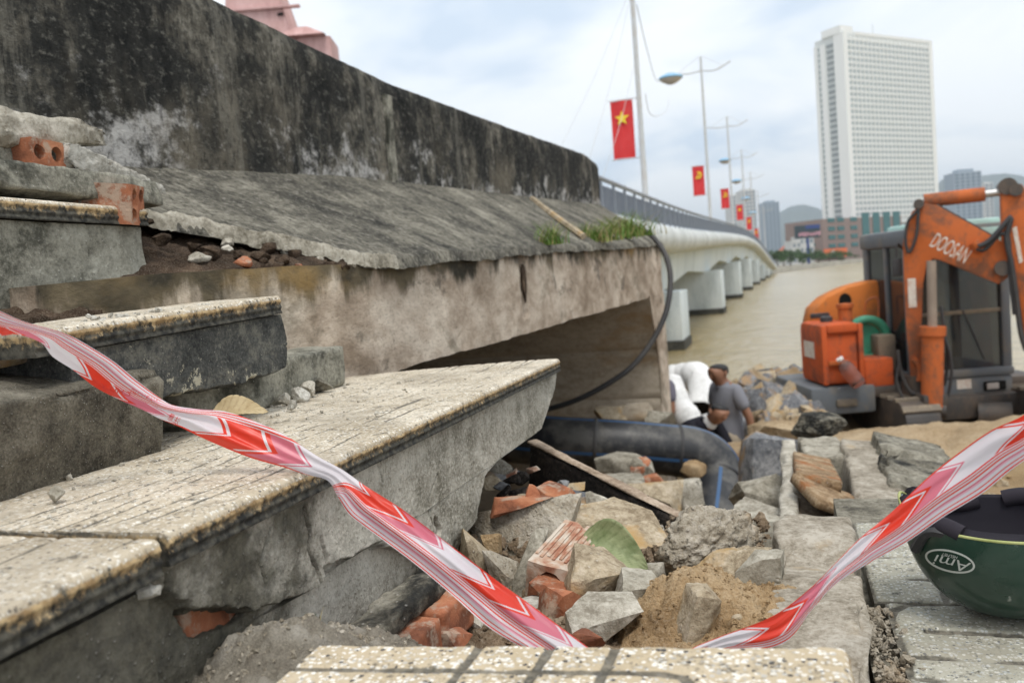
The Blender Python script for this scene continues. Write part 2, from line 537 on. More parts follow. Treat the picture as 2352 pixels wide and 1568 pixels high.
MAT['riser_dark'] = concrete('step_render_black', (0.028, 0.03, 0.03), (0.07, 0.072, 0.068), (0.17, 0.165, 0.14), 9, 240, bump=0.6, bdist=0.0022, stain=(0.36, 0.335, 0.26), stain_lo=0.585, stain_hi=0.60, stain_sc=8.5, rnd=False)
MAT['block_rough'] = concrete('rough_block', (0.045, 0.04, 0.032), (0.145, 0.13, 0.1), (0.29, 0.265, 0.21), 5, 330, bump=1.0, bdist=0.003, stain=(0.02, 0.02, 0.018), stain_lo=0.56, stain_hi=0.72, stain_sc=4, rnd=False, spot=.8)
MAT['step_block'] = concrete('step_block_render', (0.09, 0.088, 0.07), (0.25, 0.24, 0.195), (0.38, 0.37, 0.31), 5, 150, bump=0.6, bdist=0.003, stain=(0.045, 0.045, 0.036), stain_lo=0.5, stain_hi=0.63, stain_sc=4.5, rnd=False)
MAT['curb'] = concrete('curb_stone', (0.15, 0.125, 0.09), (0.30, 0.265, 0.21), (0.45, 0.41, 0.345), 8, 150, bump=0.8, bdist=0.002, tint=(0.36, 0.28, 0.18), tint_lo=.6, tint_hi=.75, rnd=False)
MAT['white_mortar'] = concrete('white_mortar', (0.30, 0.28, 0.235), (0.49, 0.47, 0.415), (0.66, 0.64, 0.58), 14, 150, bump=0.9)
MAT['dark_rock'] = concrete('bank_rock', (0.07, 0.075, 0.085), (0.17, 0.175, 0.185), (0.36, 0.36, 0.36), 5, 60, tint=(0.36, 0.25, 0.15), tint_lo=0.52, tint_hi=0.62, tint_sc=4)
MAT['bridge_conc'] = concrete('bridge_concrete', (0.46, 0.52, 0.54), (0.60, 0.66, 0.68), (0.70, 0.75, 0.76), 0.6, 14, bump=0.25, bdist=0.02, rnd=False, stretch=(1, 1, .3), spot=0.1)
MAT['bridge_fascia'] = concrete('bridge_fascia', (0.40, 0.42, 0.41), (0.55, 0.575, 0.57), (0.68, 0.7, 0.695), 0.9, 14, bump=0.2, bdist=0.02, stain=(0.36, 0.36, 0.33), stain_lo=.6, stain_hi=.75, stain_sc=1.0, rnd=False, stretch=(1, 1, .25), spot=0.1)
MAT['pier_wet'] = concrete('pier_waterline', (0.03, 0.03, 0.027), (0.06, 0.06, 0.05), (0.1, 0.095, 0.08), 2, 20, rnd=False)
MAT['seawall'] = concrete('seawall', (0.3, 0.29, 0.26), (0.4, 0.39, 0.35), (0.48, 0.46, 0.42), 0.2, 2, rnd=False, spot=0)
MAT['pink_render'] = concrete('pink_render', (0.42, 0.25, 0.23), (0.55, 0.35, 0.33), (0.62, 0.42, 0.40), 1.2, 30, bump=0.2, rnd=False, stretch=(1, 1, .3), spot=.1)
def sand_like(name, a, b, c, sc=10, bd=0.01):
    m = Mat(name, 0.97, 0.1)
    co = m.coord(rnd=False)
    x = m.noise(sc, 8, 0.65, co); g = m.noise(sc * 25, 3, 0.7, co)
    c_ = m.ramp(x, [(0.32, a), (0.68, c), (0.5, b)])
    c_ = m.mix(m.mul(m.mask(g, .45, .75), .5), c_, m.mix(0.5, c_, (0.6, 0.52, 0.4)))
    c_ = m.mix(m.mul(m.mask(g, .5, .25), .6), c_, m.mix(0.6, c_, (0.06, 0.045, 0.03)))
    m.color(c_)
    m.bump(m.add(m.mul(g, .5), m.noise(sc * 6, 5, .7, co)), 0.9, bd)
    return m.m
MAT['sand'] = sand_like('ochre_sand', (0.22, 0.14, 0.07), (0.38, 0.26, 0.14), (0.5, 0.38, 0.24), 9)
MAT['grit'] = sand_like('grey_grit', (0.14, 0.12, 0.095), (0.26, 0.235, 0.19), (0.4, 0.37, 0.32), 20, .006)
MAT['soil'] = sand_like('pit_soil', (0.10, 0.07, 0.045), (0.24, 0.175, 0.115), (0.36, 0.29, 0.21), 6, .012)
MAT['dark_soil'] = sand_like('dark_soil', (0.03, 0.02, 0.014), (0.075, 0.05, 0.035), (0.16, 0.11, 0.075), 16, .012)
MAT['bank_soil'] = sand_like('bank_sand', (0.24, 0.165, 0.09), (0.36, 0.265, 0.16), (0.46, 0.36, 0.24), 1.6, .03)
def clay():
    m = Mat('fired_clay', 0.85, 0.25)
    co = m.coord(rnd=True)
    x = m.noise(14, 6, 0.6, co)
    c = m.ramp(x, [(0.38, (0.17, 0.065, 0.036)), (0.62, (0.46, 0.20, 0.105)), (0.5, (0.35, 0.13, 0.066))])
    c = m.mix(m.mul(m.mask(m.noise(26, 7, .7, co), .5, .62), .7), c, (0.42, 0.35, 0.27))
    m.color(c); m.bump(m.add(m.noise(180, 3, .6, co), m.noise(50, 4, .6, co)), .5, .003)
    return m.m
MAT['clay'] = clay()
def clay_dusty():
    m = Mat('dusty_brick', 0.9, 0.2)
    co = m.coord(rnd=True)
    c = m.ramp(m.noise(20, 6, .6, co), [(0.40, (0.33, 0.145, 0.09)), (0.57, (0.55, 0.48, 0.40)), (.49, (0.45, 0.30, 0.215))])
    m.color(c); m.bump(m.noise(120, 4, .6, co), .5, .003)
    return m.m
MAT['clay_dusty'] = clay_dusty()

def stained_wall():
    m = Mat('black_stained_parapet', 0.95, 0.15)
    st = m.coord((2.6, 1.4, 1.1)); fine = m.coord((9, 4.5, 4.5)); iso = m.coord((1, .6, 1))
    a = m.noise(1.5, 9, 0.72, st, .4); b = m.noise(2.2, 9, 0.75, fine)
    c = m.ramp(m.add(m.mul(a, .6), m.mul(b, .4)), [(0.41, (0.011, 0.012, 0.012)), (0.62, (0.26, 0.245, 0.205)), (0.505, (0.032, 0.032, 0.029)), (0.56, (0.10, 0.093, 0.076))])
    dr = m.noise(1.5, 7, .7, m.coord((9, 5, .45)), .15)
    up = m.math('SUBTRACT', 1.0, m.attr('low'))
    c = m.mix(m.mul(m.mask(dr, .52, .62), m.mul(m.mask(up, .1, .6), .8)), c, (0.014, 0.014, 0.013))
    c = m.mix(m.mul(m.mask(dr, .44, .36), .45), c, (0.2, 0.19, 0.16))
    # lime bloom low on the wall: attribute 'low' is 1 at its foot
    low = m.attr('low')
    bl = m.add(m.mul(m.noise(2.1, 8, .7, m.coord((2.2, 1.2, 1.9)), .3), .6), m.mul(m.noise(22, 6, .7, m.coord((1, .55, .8))), .4))
    k = m.mul(m.mask(m.add(bl, m.mul(low, 0.20)), 0.655, 0.75), m.mask(low, 0.1, 0.6))
    c = m.mix(m.mul(k, .8), c, (0.52, 0.51, 0.49))
    pl = m.mul(m.mask(m.noise(1.3, 5, .6, m.coord((1.5, 1.5, .9)), .2), .5, .66), m.mask(low, .25, .7))
    c = m.mix(m.mul(pl, .5), c, (0.23, 0.2, 0.15))
    g = m.noise(150, 3, .7, iso)
    c = m.mix(m.mul(m.mask(m.noise(48, 6, .75, iso), .52, .68), .4), c, (0.3, 0.29, 0.25))
    c = m.mix(m.mul(m.mask(m.noise(38, 6, .75, m.coord((1, 1, .7))), .5, .36), .6), c, (0.012, 0.012, 0.012))
    m.color(c); m.bump(m.add(m.mul(g, .5), m.noise(30, 5, .65, iso)), .8, .006)
    return m.m
MAT['stained_wall'] = stained_wall()
def apron_mat():
    m = Mat('streaked_apron', 0.95, 0.15)
    st = m.coord((1.0, 1.05, 1.0)); iso = m.coord()
    a = m.add(m.mul(m.noise(2.4, 9, 0.72, st, .8), .5), m.mul(m.noise(7.0, 9, .75, iso, .4), .5))
    c = m.ramp(a, [(0.39, (0.035, 0.034, 0.03)), (0.64, (0.40, 0.375, 0.31)), (0.47, (0.11, 0.103, 0.085)), (0.55, (0.22, 0.205, 0.165))])
    w = m.mul(m.mask(m.noise(2.2, 6, .6, m.coord((1.2, 4, 1.2))), .64, .76), .8)
    c = m.mix(w, c, (0.5, 0.48, 0.43))
    g = m.noise(60, 6, .78, iso)
    c = m.mix(m.mul(m.mask(g, .5, .36), .85), c, (0.03, 0.03, 0.026))
    c = m.mix(m.mul(m.mask(g, .52, .66), .5), c, (0.5, 0.475, 0.41))
    m.color(c); m.bump(m.add(m.mul(g, 1.2), m.noise(26, 5, .65, iso)), 1.0, .008)
    return m.m
MAT['apron'] = apron_mat()
def beam_mat():
    m = Mat('pinkish_beam', 0.93, 0.2)
    st = m.coord((1.6, .75, 1.0)); iso = m.coord((1, .5, 1))
    a = m.add(m.mul(m.noise(3.0, 8, .66, st, .4), .5), m.mul(m.noise(9, 7, .7, iso, .3), .5))
    c = m.ramp(a, [(0.40, (0.26, 0.20, 0.145)), (0.60, (0.64, 0.56, 0.46)), (0.5, (0.46, 0.38, 0.30))])
    b = m.noise(2.3, 8, .68, iso, .4)
    c = m.mix(m.mul(m.mask(b, .52, .60), .7), c, (0.20, 0.17, 0.125))
    c = m.mix(m.mul(m.mask(m.noise(5.5, 9, .75, iso, .5), .57, .64), .75), c, (0.09, 0.08, 0.062))
    top = m.attr('low')       # 1 along the mossy top edge
    mo = m.mul(m.mask(m.add(m.noise(3.4, 7, .65, m.coord((2, 2, .7))), m.mul(top, .38)), .66, .84), m.mask(top, .05, .5))
    c = m.mix(mo, c, m.ramp(m.noise(12, 4, .6, iso), [(0.4, (0.04, 0.036, 0.026)), (0.6, (0.135, 0.11, 0.07))]))
    ye = m.mul(m.mask(m.noise(2.1, 5, .6, iso), .56, .68), m.mask(top, .3, .8))
    c = m.mix(m.mul(ye, .6), c, (0.42, 0.27, 0.1))
    c = m.mix(m.mul(m.mask(m.noise(1.6, 3, .5, m.coord((9, 5, .5))), .72, .77), .35), c, (0.62, 0.57, 0.5))
    g = m.noise(130, 3, .7, iso)
    c = m.mix(m.mul(m.mask(g, .5, .3), .35), c, (0.1, 0.08, 0.06))
    m.color(c); m.bump(m.add(m.mul(g, .5), m.noise(25, 5, .65, iso)), .7, .005)
    return m.m
MAT['beam'] = beam_mat()
MAT['end_wall'] = concrete('culvert_end_wall', (0.30, 0.25, 0.185), (0.42, 0.36, 0.28), (0.52, 0.455, 0.365), 1.6, 40, bump=.3, rnd=False, stretch=(1, 1, 2.2), tint=(0.36, 0.25, 0.14), tint_lo=.5, tint_hi=.7, tint_sc=1.5, spot=.1)
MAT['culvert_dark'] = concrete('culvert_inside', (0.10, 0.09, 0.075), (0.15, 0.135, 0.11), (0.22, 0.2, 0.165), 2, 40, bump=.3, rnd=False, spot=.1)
def terrazzo(name, base_a, base_b, chips, sc=260.0, worn=0.0, grey=0.0):
    m = Mat(name, 0.8, 0.3)
    iso = m.coord()
    c = m.ramp(m.noise(7, 6, .6, iso), [(0.35, base_a), (0.65, base_b)])
    for scale, colr, amount, off in chips:
        mp = m.node('ShaderNodeMapping'); mp.inputs['Location'].default_value = (off, off * 2, off * .5)
        mp.inputs['Scale'].default_value = (1, 1, 1)
        m.link(m.tc.outputs['Object'], mp.inputs[0])
        warp = m.node('ShaderNodeMix', data_type='VECTOR')
        vn = m.node('ShaderNodeTexVoronoi'); vn.inputs['Scale'].default_value = scale
        m.link(mp.outputs[0], vn.inputs['Vector'])
        sp = m.node('ShaderNodeSeparateColor'); m.link(vn.outputs['Color'], sp.inputs[0])
        sel = m.math('LESS_THAN', sp.outputs[0], amount)
        size = m.math('MULTIPLY_ADD', sp.outputs[1], 0.35, 0.2)
        d = m.math('ADD', vn.outputs['Distance'], m.math('MULTIPLY_ADD', m.noise(scale * 2.2, 2, .5, iso), .5, -.25))
        k = m.mul(sel, m.math('LESS_THAN', d, size))
        v = m.mix(sp.outputs[2], colr, m.mix(0.35, colr, (0.9, 0.87, 0.8) if colr[0] > .3 else (0.02, 0.02, 0.02)))
        c = m.mix(k, c, v)
    dirt = m.noise(5, 8, .7, iso)
    c = m.mix(m.mul(m.mask(dirt, .46, .66), worn), c, m.mix(.5, c, (0.22, 0.18, 0.125)))
    c = m.mix(m.mul(m.mask(m.noise(34, 7, .75, iso), .53, .66), worn * .6), c, (0.24, 0.2, 0.145))
    g = m.noise(190, 3, .7, iso)
    c = m.mix(m.mul(m.mask(g, .5, .25), .35), c, (0.16, 0.13, 0.09))
    gr = m.attr('groove')
    c = m.mix(m.mul(m.mask(m.add(gr, m.mul(m.math('SUBTRACT', m.noise(60, 4, .6, iso), .5), .7)), .3, .65), .93), c, m.ramp(m.noise(90, 4, .6, iso), [(0.35, (0.06, 0.055, 0.045)), (.65, (0.2, 0.18, 0.14))]))
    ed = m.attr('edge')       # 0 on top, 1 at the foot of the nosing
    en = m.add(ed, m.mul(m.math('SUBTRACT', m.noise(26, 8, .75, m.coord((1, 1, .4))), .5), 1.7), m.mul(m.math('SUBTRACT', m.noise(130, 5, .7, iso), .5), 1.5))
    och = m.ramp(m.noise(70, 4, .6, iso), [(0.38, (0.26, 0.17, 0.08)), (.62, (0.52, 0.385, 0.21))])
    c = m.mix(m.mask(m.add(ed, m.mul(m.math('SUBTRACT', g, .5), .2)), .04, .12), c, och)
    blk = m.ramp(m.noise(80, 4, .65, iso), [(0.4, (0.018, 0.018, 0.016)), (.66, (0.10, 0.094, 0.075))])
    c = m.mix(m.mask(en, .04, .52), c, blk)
    m.color(c)
    m.bump(m.add(m.mul(g, .5), m.noise(70, 4, .6, iso)), .35, .0025)
    return m.m
MAT['tile_cream'] = terrazzo('terrazzo_cream', (0.45, 0.38, 0.275), (0.64, 0.57, 0.455), [(230, (0.68, 0.64, 0.55), .42, 0), (300, (0.74, 0.71, 0.63), .3, 3.1), (280, (0.16, 0.145, 0.125), .12, 5.7)], worn=1.0)
MAT['tile_yellow'] = terrazzo('terrazzo_yellow', (0.46, 0.375, 0.25), (0.56, 0.47, 0.335), [(185, (0.70, 0.66, 0.58), .55, 0), (220, (0.42, 0.4, 0.36), .25, 3.1), (230, (0.06, 0.06, 0.065), .16, 5.7), (230, (0.8, 0.77, 0.7), .35, 8.3)], worn=.15)
MAT['tile_pale'] = terrazzo('terrazzo_pale', (0.31, 0.30, 0.24), (0.41, 0.395, 0.325), [(180, (0.47, 0.46, 0.4), .5, 0), (200, (0.36, 0.38, 0.37), .3, 3.1), (240, (0.17, 0.18, 0.185), .14, 5.7)], worn=.6)

def paint(name, base, dirt=(0.12, 0.09, 0.06), amt=.5, rough=.45, sc=2.0, spec=.5, metal=0.0):
    m = Mat(name, rough, spec)
    co = m.coord(rnd=False)
    c = m.mix(m.mul(m.mask(m.noise(sc, 9, .72, co, .3), .46, .62), amt), base, dirt)
    c = m.mix(m.mul(m.mask(m.noise(sc * 7, 7, .75, m.coord((1, 1, .5))), .54, .66), amt * .9), c, dirt)
    c = m.mix(m.mul(m.noise(sc * .6, 3, .5, co), .16), c, m.mix(.4, base, (0.6, 0.6, 0.6)))
    m.color(c); m.b.inputs['Metallic'].default_value = metal
    m.rough(m.math('MULTIPLY_ADD', m.noise(sc * 3, 5, .6, co), .4, rough - .1))
    m.bump(m.noise(sc * 14, 4, .6, co), .12, .01)
    return m.m
MAT['orange'] = paint('orange_paint', (0.50, 0.115, 0.020), (0.13, 0.065, 0.038), .85, .72, spec=.2)
MAT['orange_fresh'] = paint('orange_hood_paint', (0.58, 0.17, 0.025), (0.2, 0.1, 0.05), .6, .68, spec=.2)
MAT['orange_side'] = paint('orange_tank_paint', (0.55, 0.088, 0.012), (0.1, 0.045, 0.03), .7, .68, spec=.2)
MAT['machine_grey'] = paint('machine_grey', (0.105, 0.12, 0.135), (0.2, 0.17, 0.13), .6, .55)
MAT['grease'] = paint('greasy_steel', (0.035, 0.03, 0.027), (0.12, 0.08, 0.05), .6, .5)
MAT['mud_steel'] = paint('muddy_steel', (0.16, 0.13, 0.095), (0.3, 0.24, 0.16), .8, .8)
MAT['chrome'] = paint('worn_rod', (0.62, 0.62, 0.6), (0.3, 0.25, 0.2), .3, .25, metal=.8)
MAT['rod_dirty'] = paint('dirty_rod', (0.3, 0.235, 0.18), (0.16, 0.12, 0.09), .4, .5)
MAT['rubber'] = paint('black_rubber', (0.016, 0.016, 0.018), (0.07, 0.06, 0.05), .4, .55)
MAT['teal_roof'] = paint('teal_roof', (0.40, 0.62, 0.56), (0.3, 0.35, 0.32), .3, .4)
MAT['green_plastic'] = paint('green_plastic', (0.02, 0.30, 0.17), (0.05, 0.1, 0.07), .4, .4)
MAT['red_cloth'] = paint('dark_red_cloth', (0.14, 0.015, 0.03), (0.05, 0.01, 0.01), .4, .9)
MAT['white_paint'] = paint('white_lettering', (0.72, 0.66, 0.58), (0.5, 0.25, 0.14), .5, .6, 14)
MAT['rail_blue'] = paint('railing_blue_grey', (0.075, 0.10, 0.145), (0.2, 0.2, 0.2), .2, .5)
MAT['rail_steel'] = paint('railing_steel', (0.22, 0.25, 0.29), (0.25, 0.22, 0.2), .4, .4)
MAT['pole'] = paint('lamp_pole', (0.52, 0.54, 0.55), (0.4, 0.3, 0.2), .4, .5)
MAT['lamp_blue'] = paint('lamp_shell_blue', (0.20, 0.42, 0.62), (0.25, 0.4, 0.5), .2, .35)
MAT['lamp_lens'] = paint('lamp_lens', (0.5, 0.46, 0.42), (0.4, 0.38, 0.36), .2, .3)
MAT['flag_red'] = paint('flag_red', (0.62, 0.018, 0.02), (0.7, 0.05, 0.05), .3, .8)
MAT['flag_yellow'] = paint('flag_yellow', (0.85, 0.62, 0.03), (0.8, 0.5, 0.03), .2, .8)
def plain(name, c, rough=.6, spec=.4, alpha=None, trans=0.0):
    m = Mat(name, rough, spec)
    co = m.coord(rnd=True)
    m.color(m.mix(m.mul(m.noise(9, 5, .6, co), .35), c, m.mix(.55, c, (0.05, 0.05, 0.05))))
    if trans: m.b.inputs['Transmission Weight'].default_value = trans
    return m.m
MAT['glass'] = plain('cab_glass', (0.12, 0.135, 0.145), .08, .5, trans=.8)
MAT['skin'] = plain('skin', (0.30, 0.145, 0.085), .55)
MAT['hair'] = plain('black_hair', (0.008, 0.007, 0.007), .5)
MAT['polo'] = plain('grey_polo', (0.235, 0.24, 0.27), .9, .2)
MAT['jacket'] = plain('navy_jacket', (0.014, 0.014, 0.022), .85, .2)
MAT['shirt_white'] = plain('white_collar', (0.7, 0.7, 0.7), .8)
MAT['trousers'] = plain('beige_trousers', (0.42, 0.355, 0.27), .9, .2)
MAT['trousers_dark'] = plain('dark_trousers', (0.03, 0.03, 0.035), .9, .2)
MAT['shirt_violet'] = plain('violet_grey_shirt', (0.17, 0.16, 0.2), .9, .2)
MAT['shoe'] = plain('shoe', (0.03, 0.025, 0.02), .6)
MAT['white_sheet'] = concrete('white_wrap', (0.62, 0.62, 0.6), (0.76, 0.76, 0.745), (0.84, 0.84, 0.83), 4, 30, bump=.3, rnd=False, spot=0)
MAT['dark_void'] = plain('dark_inside', (0.012, 0.011, 0.01), .9, .1)
MAT['hotel_white'] = plain('hotel_white', (0.84, 0.85, 0.83), .8)
MAT['hotel_core'] = plain('hotel_core', (0.68, 0.71, 0.7), .8)
MAT['hotel_win'] = plain('hotel_window', (0.38, 0.44, 0.45), .25, .6)
MAT['hotel_dark'] = plain('hotel_loggia', (0.27, 0.3, 0.31), .4)
MAT['podium'] = plain('podium_brown', (0.27, 0.2, 0.175), .8)
MAT['podium_win'] = plain('podium_glass', (0.025, 0.13, 0.13), .2, .6)
MAT['sign_orange'] = plain('sign_orange', (0.75, 0.16, 0.04), .6)
MAT['sign_white'] = plain('sign_white', (0.75, 0.72, 0.7), .6)
MAT['billboard_blue'] = plain('billboard_blue', (0.03, 0.06, 0.22), .6)
MAT['billboard_pink'] = plain('billboard_print', (0.6, 0.32, 0.38), .6)
MAT['billboard_dark'] = plain('billboard_dark', (0.03, 0.05, 0.06), .6)
MAT['far_white'] = plain('far_block_white', (0.62, 0.62, 0.6), .8)
MAT['far_grey'] = plain('far_tower_grey', (0.34, 0.40, 0.46), .7)
MAT['far_win'] = plain('far_window', (0.16, 0.21, 0.26), .4)
MAT['roof_red'] = plain('roof_red', (0.45, 0.14, 0.09), .8)
MAT['hill'] = sand_like('far_hill', (0.03, 0.05, 0.035), (0.05, 0.075, 0.05), (0.08, 0.1, 0.07), .004, 1)
MAT['shore_ground'] = sand_like('shore_ground', (0.2, 0.18, 0.14), (0.28, 0.26, 0.21), (0.35, 0.32, 0.27), .05, .1)
MAT['road'] = sand_like('approach_road', (0.04, 0.04, 0.04), (0.055, 0.055, 0.055), (0.075, 0.075, 0.075), 2, .01)
def leafmat(name, a, b, sub=.0):
    m = Mat(name, .6, .3)
    oi = m.coord(rnd=True)
    m.color(m.ramp(m.noise(6, 4, .6, oi), [(.35, a), (.65, b)]))
    return m.m
MAT['foliage'] = leafmat('far_foliage', (0.03, 0.07, 0.02), (0.09, 0.15, 0.045))
MAT['grass'] = leafmat('grass_blade', (0.06, 0.14, 0.02), (0.2, 0.3, 0.06))
MAT['dry_grass'] = leafmat('dry_blade', (0.3, 0.24, 0.09), (0.42, 0.36, 0.17))
MAT['bark'] = leafmat('bark', (0.08, 0.06, 0.04), (0.15, 0.12, 0.09))
# ------------------------------------------------------------------ water, ground, far shore, hills
def water_mat():
    m = Mat('muddy_river', 0.2, 0.5)
    co = m.coord((1, .45, 1))
    far = m.noise(.02, 4, .6, co)
    m.color(m.ramp(far, [(0.35, (0.34, 0.265, 0.13)), (0.65, (0.44, 0.36, 0.21))]))
    h = m.add(m.noise(1.3, 6, .62, co, .4), m.mul(m.noise(.22, 4, .6, co, .5), 2.0))
    m.bump(h, 0.9, .16)
    return m.m
me = mesh_np([(-1500, 4, -3), (2500, 4, -3), (2500, 1600, -3), (-1500, 1600, -3)], np.array([[0, 1, 2, 3]]), smooth=False)
obj('river', me, water_mat(), kind='structure')

def terrain_z(X, Y):
    left = interp(Y, [(-2, -.62), (.7, -.58), (1.2, -.56), (1.75, -.62), (2.3, -.85), (3.0, -1.25), (4.5, -1.95), (6.2, -2.4), (9, -2.56), (12, -2.5), (14, -2.7), (17, -3.1), (22, -3.8), (40, -5)])
    right = interp(Y, [(-2, -.62), (1.9, -.6), (2.6, -.85), (5, -1.3), (7, -1.55), (8.6, -1.72), (9.6, -2.1), (10.5, -2.4), (14.5, -2.45), (17, -3.1), (22, -3.8), (40, -5)])
    k = np.clip((X + .05) / .55, 0, 1); k = k * k * (3 - 2 * k)
    k2 = np.clip((X - .2) / 1.2, 0, 1) * np.clip((Y - 2.5) / 2, 0, 1)
    z = left * (1 - k) + right * k
    q = np.stack([X, Y, 0 * X], -1)
    d = np.clip(Y / 6, .06, 1)
    return z + .10 * d * fbm(q * .9 + 3, 4) + .03 * np.clip(d, .3, 1) * fbm(q * 5, 4, .6) + .16 * k2 * fbm(q * .7 + 9, 3)
ys = np.concatenate([np.linspace(-2, .6, 14), np.linspace(.62, 2.6, 120), np.linspace(2.65, 12, 150), np.linspace(12.2, 40, 60)])
xs = np.concatenate([np.linspace(-6, -1.2, 16), np.linspace(-1.15, .7, 100), np.linspace(.75, 6, 90), np.linspace(6.2, 40, 40)])
YY, XX = np.meshgrid(ys, xs, indexing='ij')
G = np.stack([XX, YY, terrain_z(XX, YY)], -1)
def ground_mat():
    m = Mat('excavated_ground', .97, .1)
    co = m.coord()
    sep = m.node('ShaderNodeSeparateXYZ'); m.link(m.tc.outputs['Object'], sep.inputs[0])
    x = m.noise(5, 8, .65, co); g = m.noise(150, 3, .7, co)
    near = m.ramp(x, [(.36, (0.04, 0.028, 0.02)), (.66, (0.25, 0.19, 0.13)), (.5, (0.11, 0.08, 0.052))])  # soil tones deepened to stand in for contact shadow among the rubble
    xf = m.noise(1.1, 8, .65, co)
    far = m.ramp(xf, [(.34, (0.19, 0.12, 0.06)), (.66, (0.42, 0.31, 0.19)), (.5, (0.31, 0.215, 0.115))])
    k = m.mask(sep.outputs['Y'], 1.8, 4.5)
    c = m.mix(k, near, far)
    c = m.mix(m.mul(m.mask(g, .5, .25), .6), c, (0.05, 0.04, 0.03))
    c = m.mix(m.mul(m.mask(g, .5, .75), .5), c, (0.48, 0.4, 0.3))
    m.color(c); m.bump(m.add(m.mul(g, .4), m.noise(30, 6, .7, co)), 1.0, .015)
    return m.m
obj('excavated_ground', mesh_np(G.reshape(-1, 3), grid_faces(len(ys), len(xs))), ground_mat(), kind='structure')
obj('approach_road', box_mesh((-26, -4, -.2), (-1.72, 11.8, .36)), MAT['road'], kind='structure')

# far shore: the quay runs away to the right
SH = [(-220, 205), (-60, 208), (-2, 212), (14.6, 295), (34.8, 371), (120, 520), (400, 800), (1500, 1500)]
v = [(x, y, -2.0) for x, y in SH] + [(1500, 9000, -2.0), (-4000, 9000, -2.0), (-4000, 205, -2.0)]
me = mesh_np(v, [tuple(range(len(v)))], smooth=False)
obj('far_shore_ground', fixn(me), MAT['shore_ground'], kind='structure')
ms = []
for (x0, y0), (x1, y1) in zip(SH[:-1], SH[1:]):
    d = np.array([x1 - x0, y1 - y0], float); L = np.linalg.norm(d); d /= L; n = np.array([-d[1], d[0]])
    ms.append(prism_mesh([(0, -3.2), (L, -3.2), (L, -1.75), (0, -1.75)], (x0 + n[0] * .3, y0 + n[1] * .3, 0), (d[0], d[1], 0), (0, 0, 1), (n[0], n[1], 0), .7))
obj('quay_wall', join_meshes(ms), MAT['seawall'], label='low grey quay wall along the far bank of the river', cat='wall')
def hill(px0, px1, tops, d, seed):
    n = 160
    px = np.linspace(px0, px1, n)
    ty = interp(px, tops) + 2.2 * n1(px * .06, seed, 4)
    crest = np.array([P(a, b, d) for a, b in zip(px, ty)])
    rows = []
    for k in range(10):
        t = k / 9
        q = crest.copy()
        dirn = crest[:, :2] / np.linalg.norm(crest[:, :2], axis=1)[:, None]
        q[:, :2] -= dirn * (1 - t) * d * .28
        q[:, 2] = -5 + (crest[:, 2] + 5) * (t ** 1.3) * (1 + .12 * n1(px * .05 + k * 7, seed + 4) * (1 - t))
        rows.append(q)
    back = crest.copy(); dirn = crest[:, :2] / np.linalg.norm(crest[:, :2], axis=1)[:, None]
    back[:, :2] += dirn * d * .25; back[:, 2] = -5
    rows.append(back)
    R_ = np.array(rows)
    obj('hill', mesh_np(R_.reshape(-1, 3), grid_faces(*R_.shape[:2])), MAT['hill'], kind='structure')
hill(1690, 2300, [(1690, 560), (1745, 530), (1790, 488), (1815, 474), (1850, 470), (1878, 478), (1930, 500), (2050, 540), (2300, 560)], 5200, 2)
hill(2040, 2700, [(2040, 520), (2110, 470), (2165, 412), (2200, 405), (2270, 402), (2310, 398), (2352, 405), (2450, 420), (2700, 520)], 4600, 5)

# ------------------------------------------------------------------ approach wall, apron, culvert
def wall_base(Y): return interp(Y, [(-1, .30), (1.67, .349), (2.87, .436), (5.15, .527), (7.63, .628)])
def wall_top(Y): return interp(Y, [(-1, .89), (2.17, .874), (3.33, .862), (5, .925), (7.0, 1.012), (7.25, 1.012), (7.63, .985)])
def beam_top(Y): return interp(Y, [(0.9, .045), (1.04, .053), (1.24, .061), (1.88, .074), (3.27, .122), (7.4, .226)])
ny, nz = 300, 46
Yg = np.linspace(-.6, 7.63, ny)
G = np.zeros((ny, nz, 3)); low = np.zeros((ny, nz))
for j in range(nz):
    t = j / (nz - 1)
    zb = wall_base(Yg) - .06; zt = wall_top(Yg) + .006 * n1(Yg * 9, 2, 4)
    G[:, j, 0] = -1.5; G[:, j, 1] = Yg; G[:, j, 2] = zb + (zt - zb) * t
    low[:, j] = 1 - t
G[..., 0] += .006 * fbm(G * 6 + 2, 4) + .004 * fbm(G * 30, 3)
G[..., 0] -= .012 * np.clip((low - .12) / -.12, 0, 1) ** 2
w = thing('parapet_wall', (-1.6, 3.5, .4), 'long black stained concrete parapet wall rising above the sloping apron', 'wall')
wpart('wall_face', slab_grid(G, np.array([-.16, 0, 0]), {'low': low}), MAT['stained_wall'], w)
zs = np.linspace(.40, .80, 26)
strip = np.array([[[-1.487 + .002 * math.sin(9 * z), PX(892 + 14 * k, 300, -1.5)[1] + .012 * n1(np.array([z * 6]), 3)[0], z] for z in zs] for k in (-.5, 0, .5)])
wpart('mortar_strip', slab_grid(strip, np.array([-.03, 0, 0])), MAT['step_block'], w)

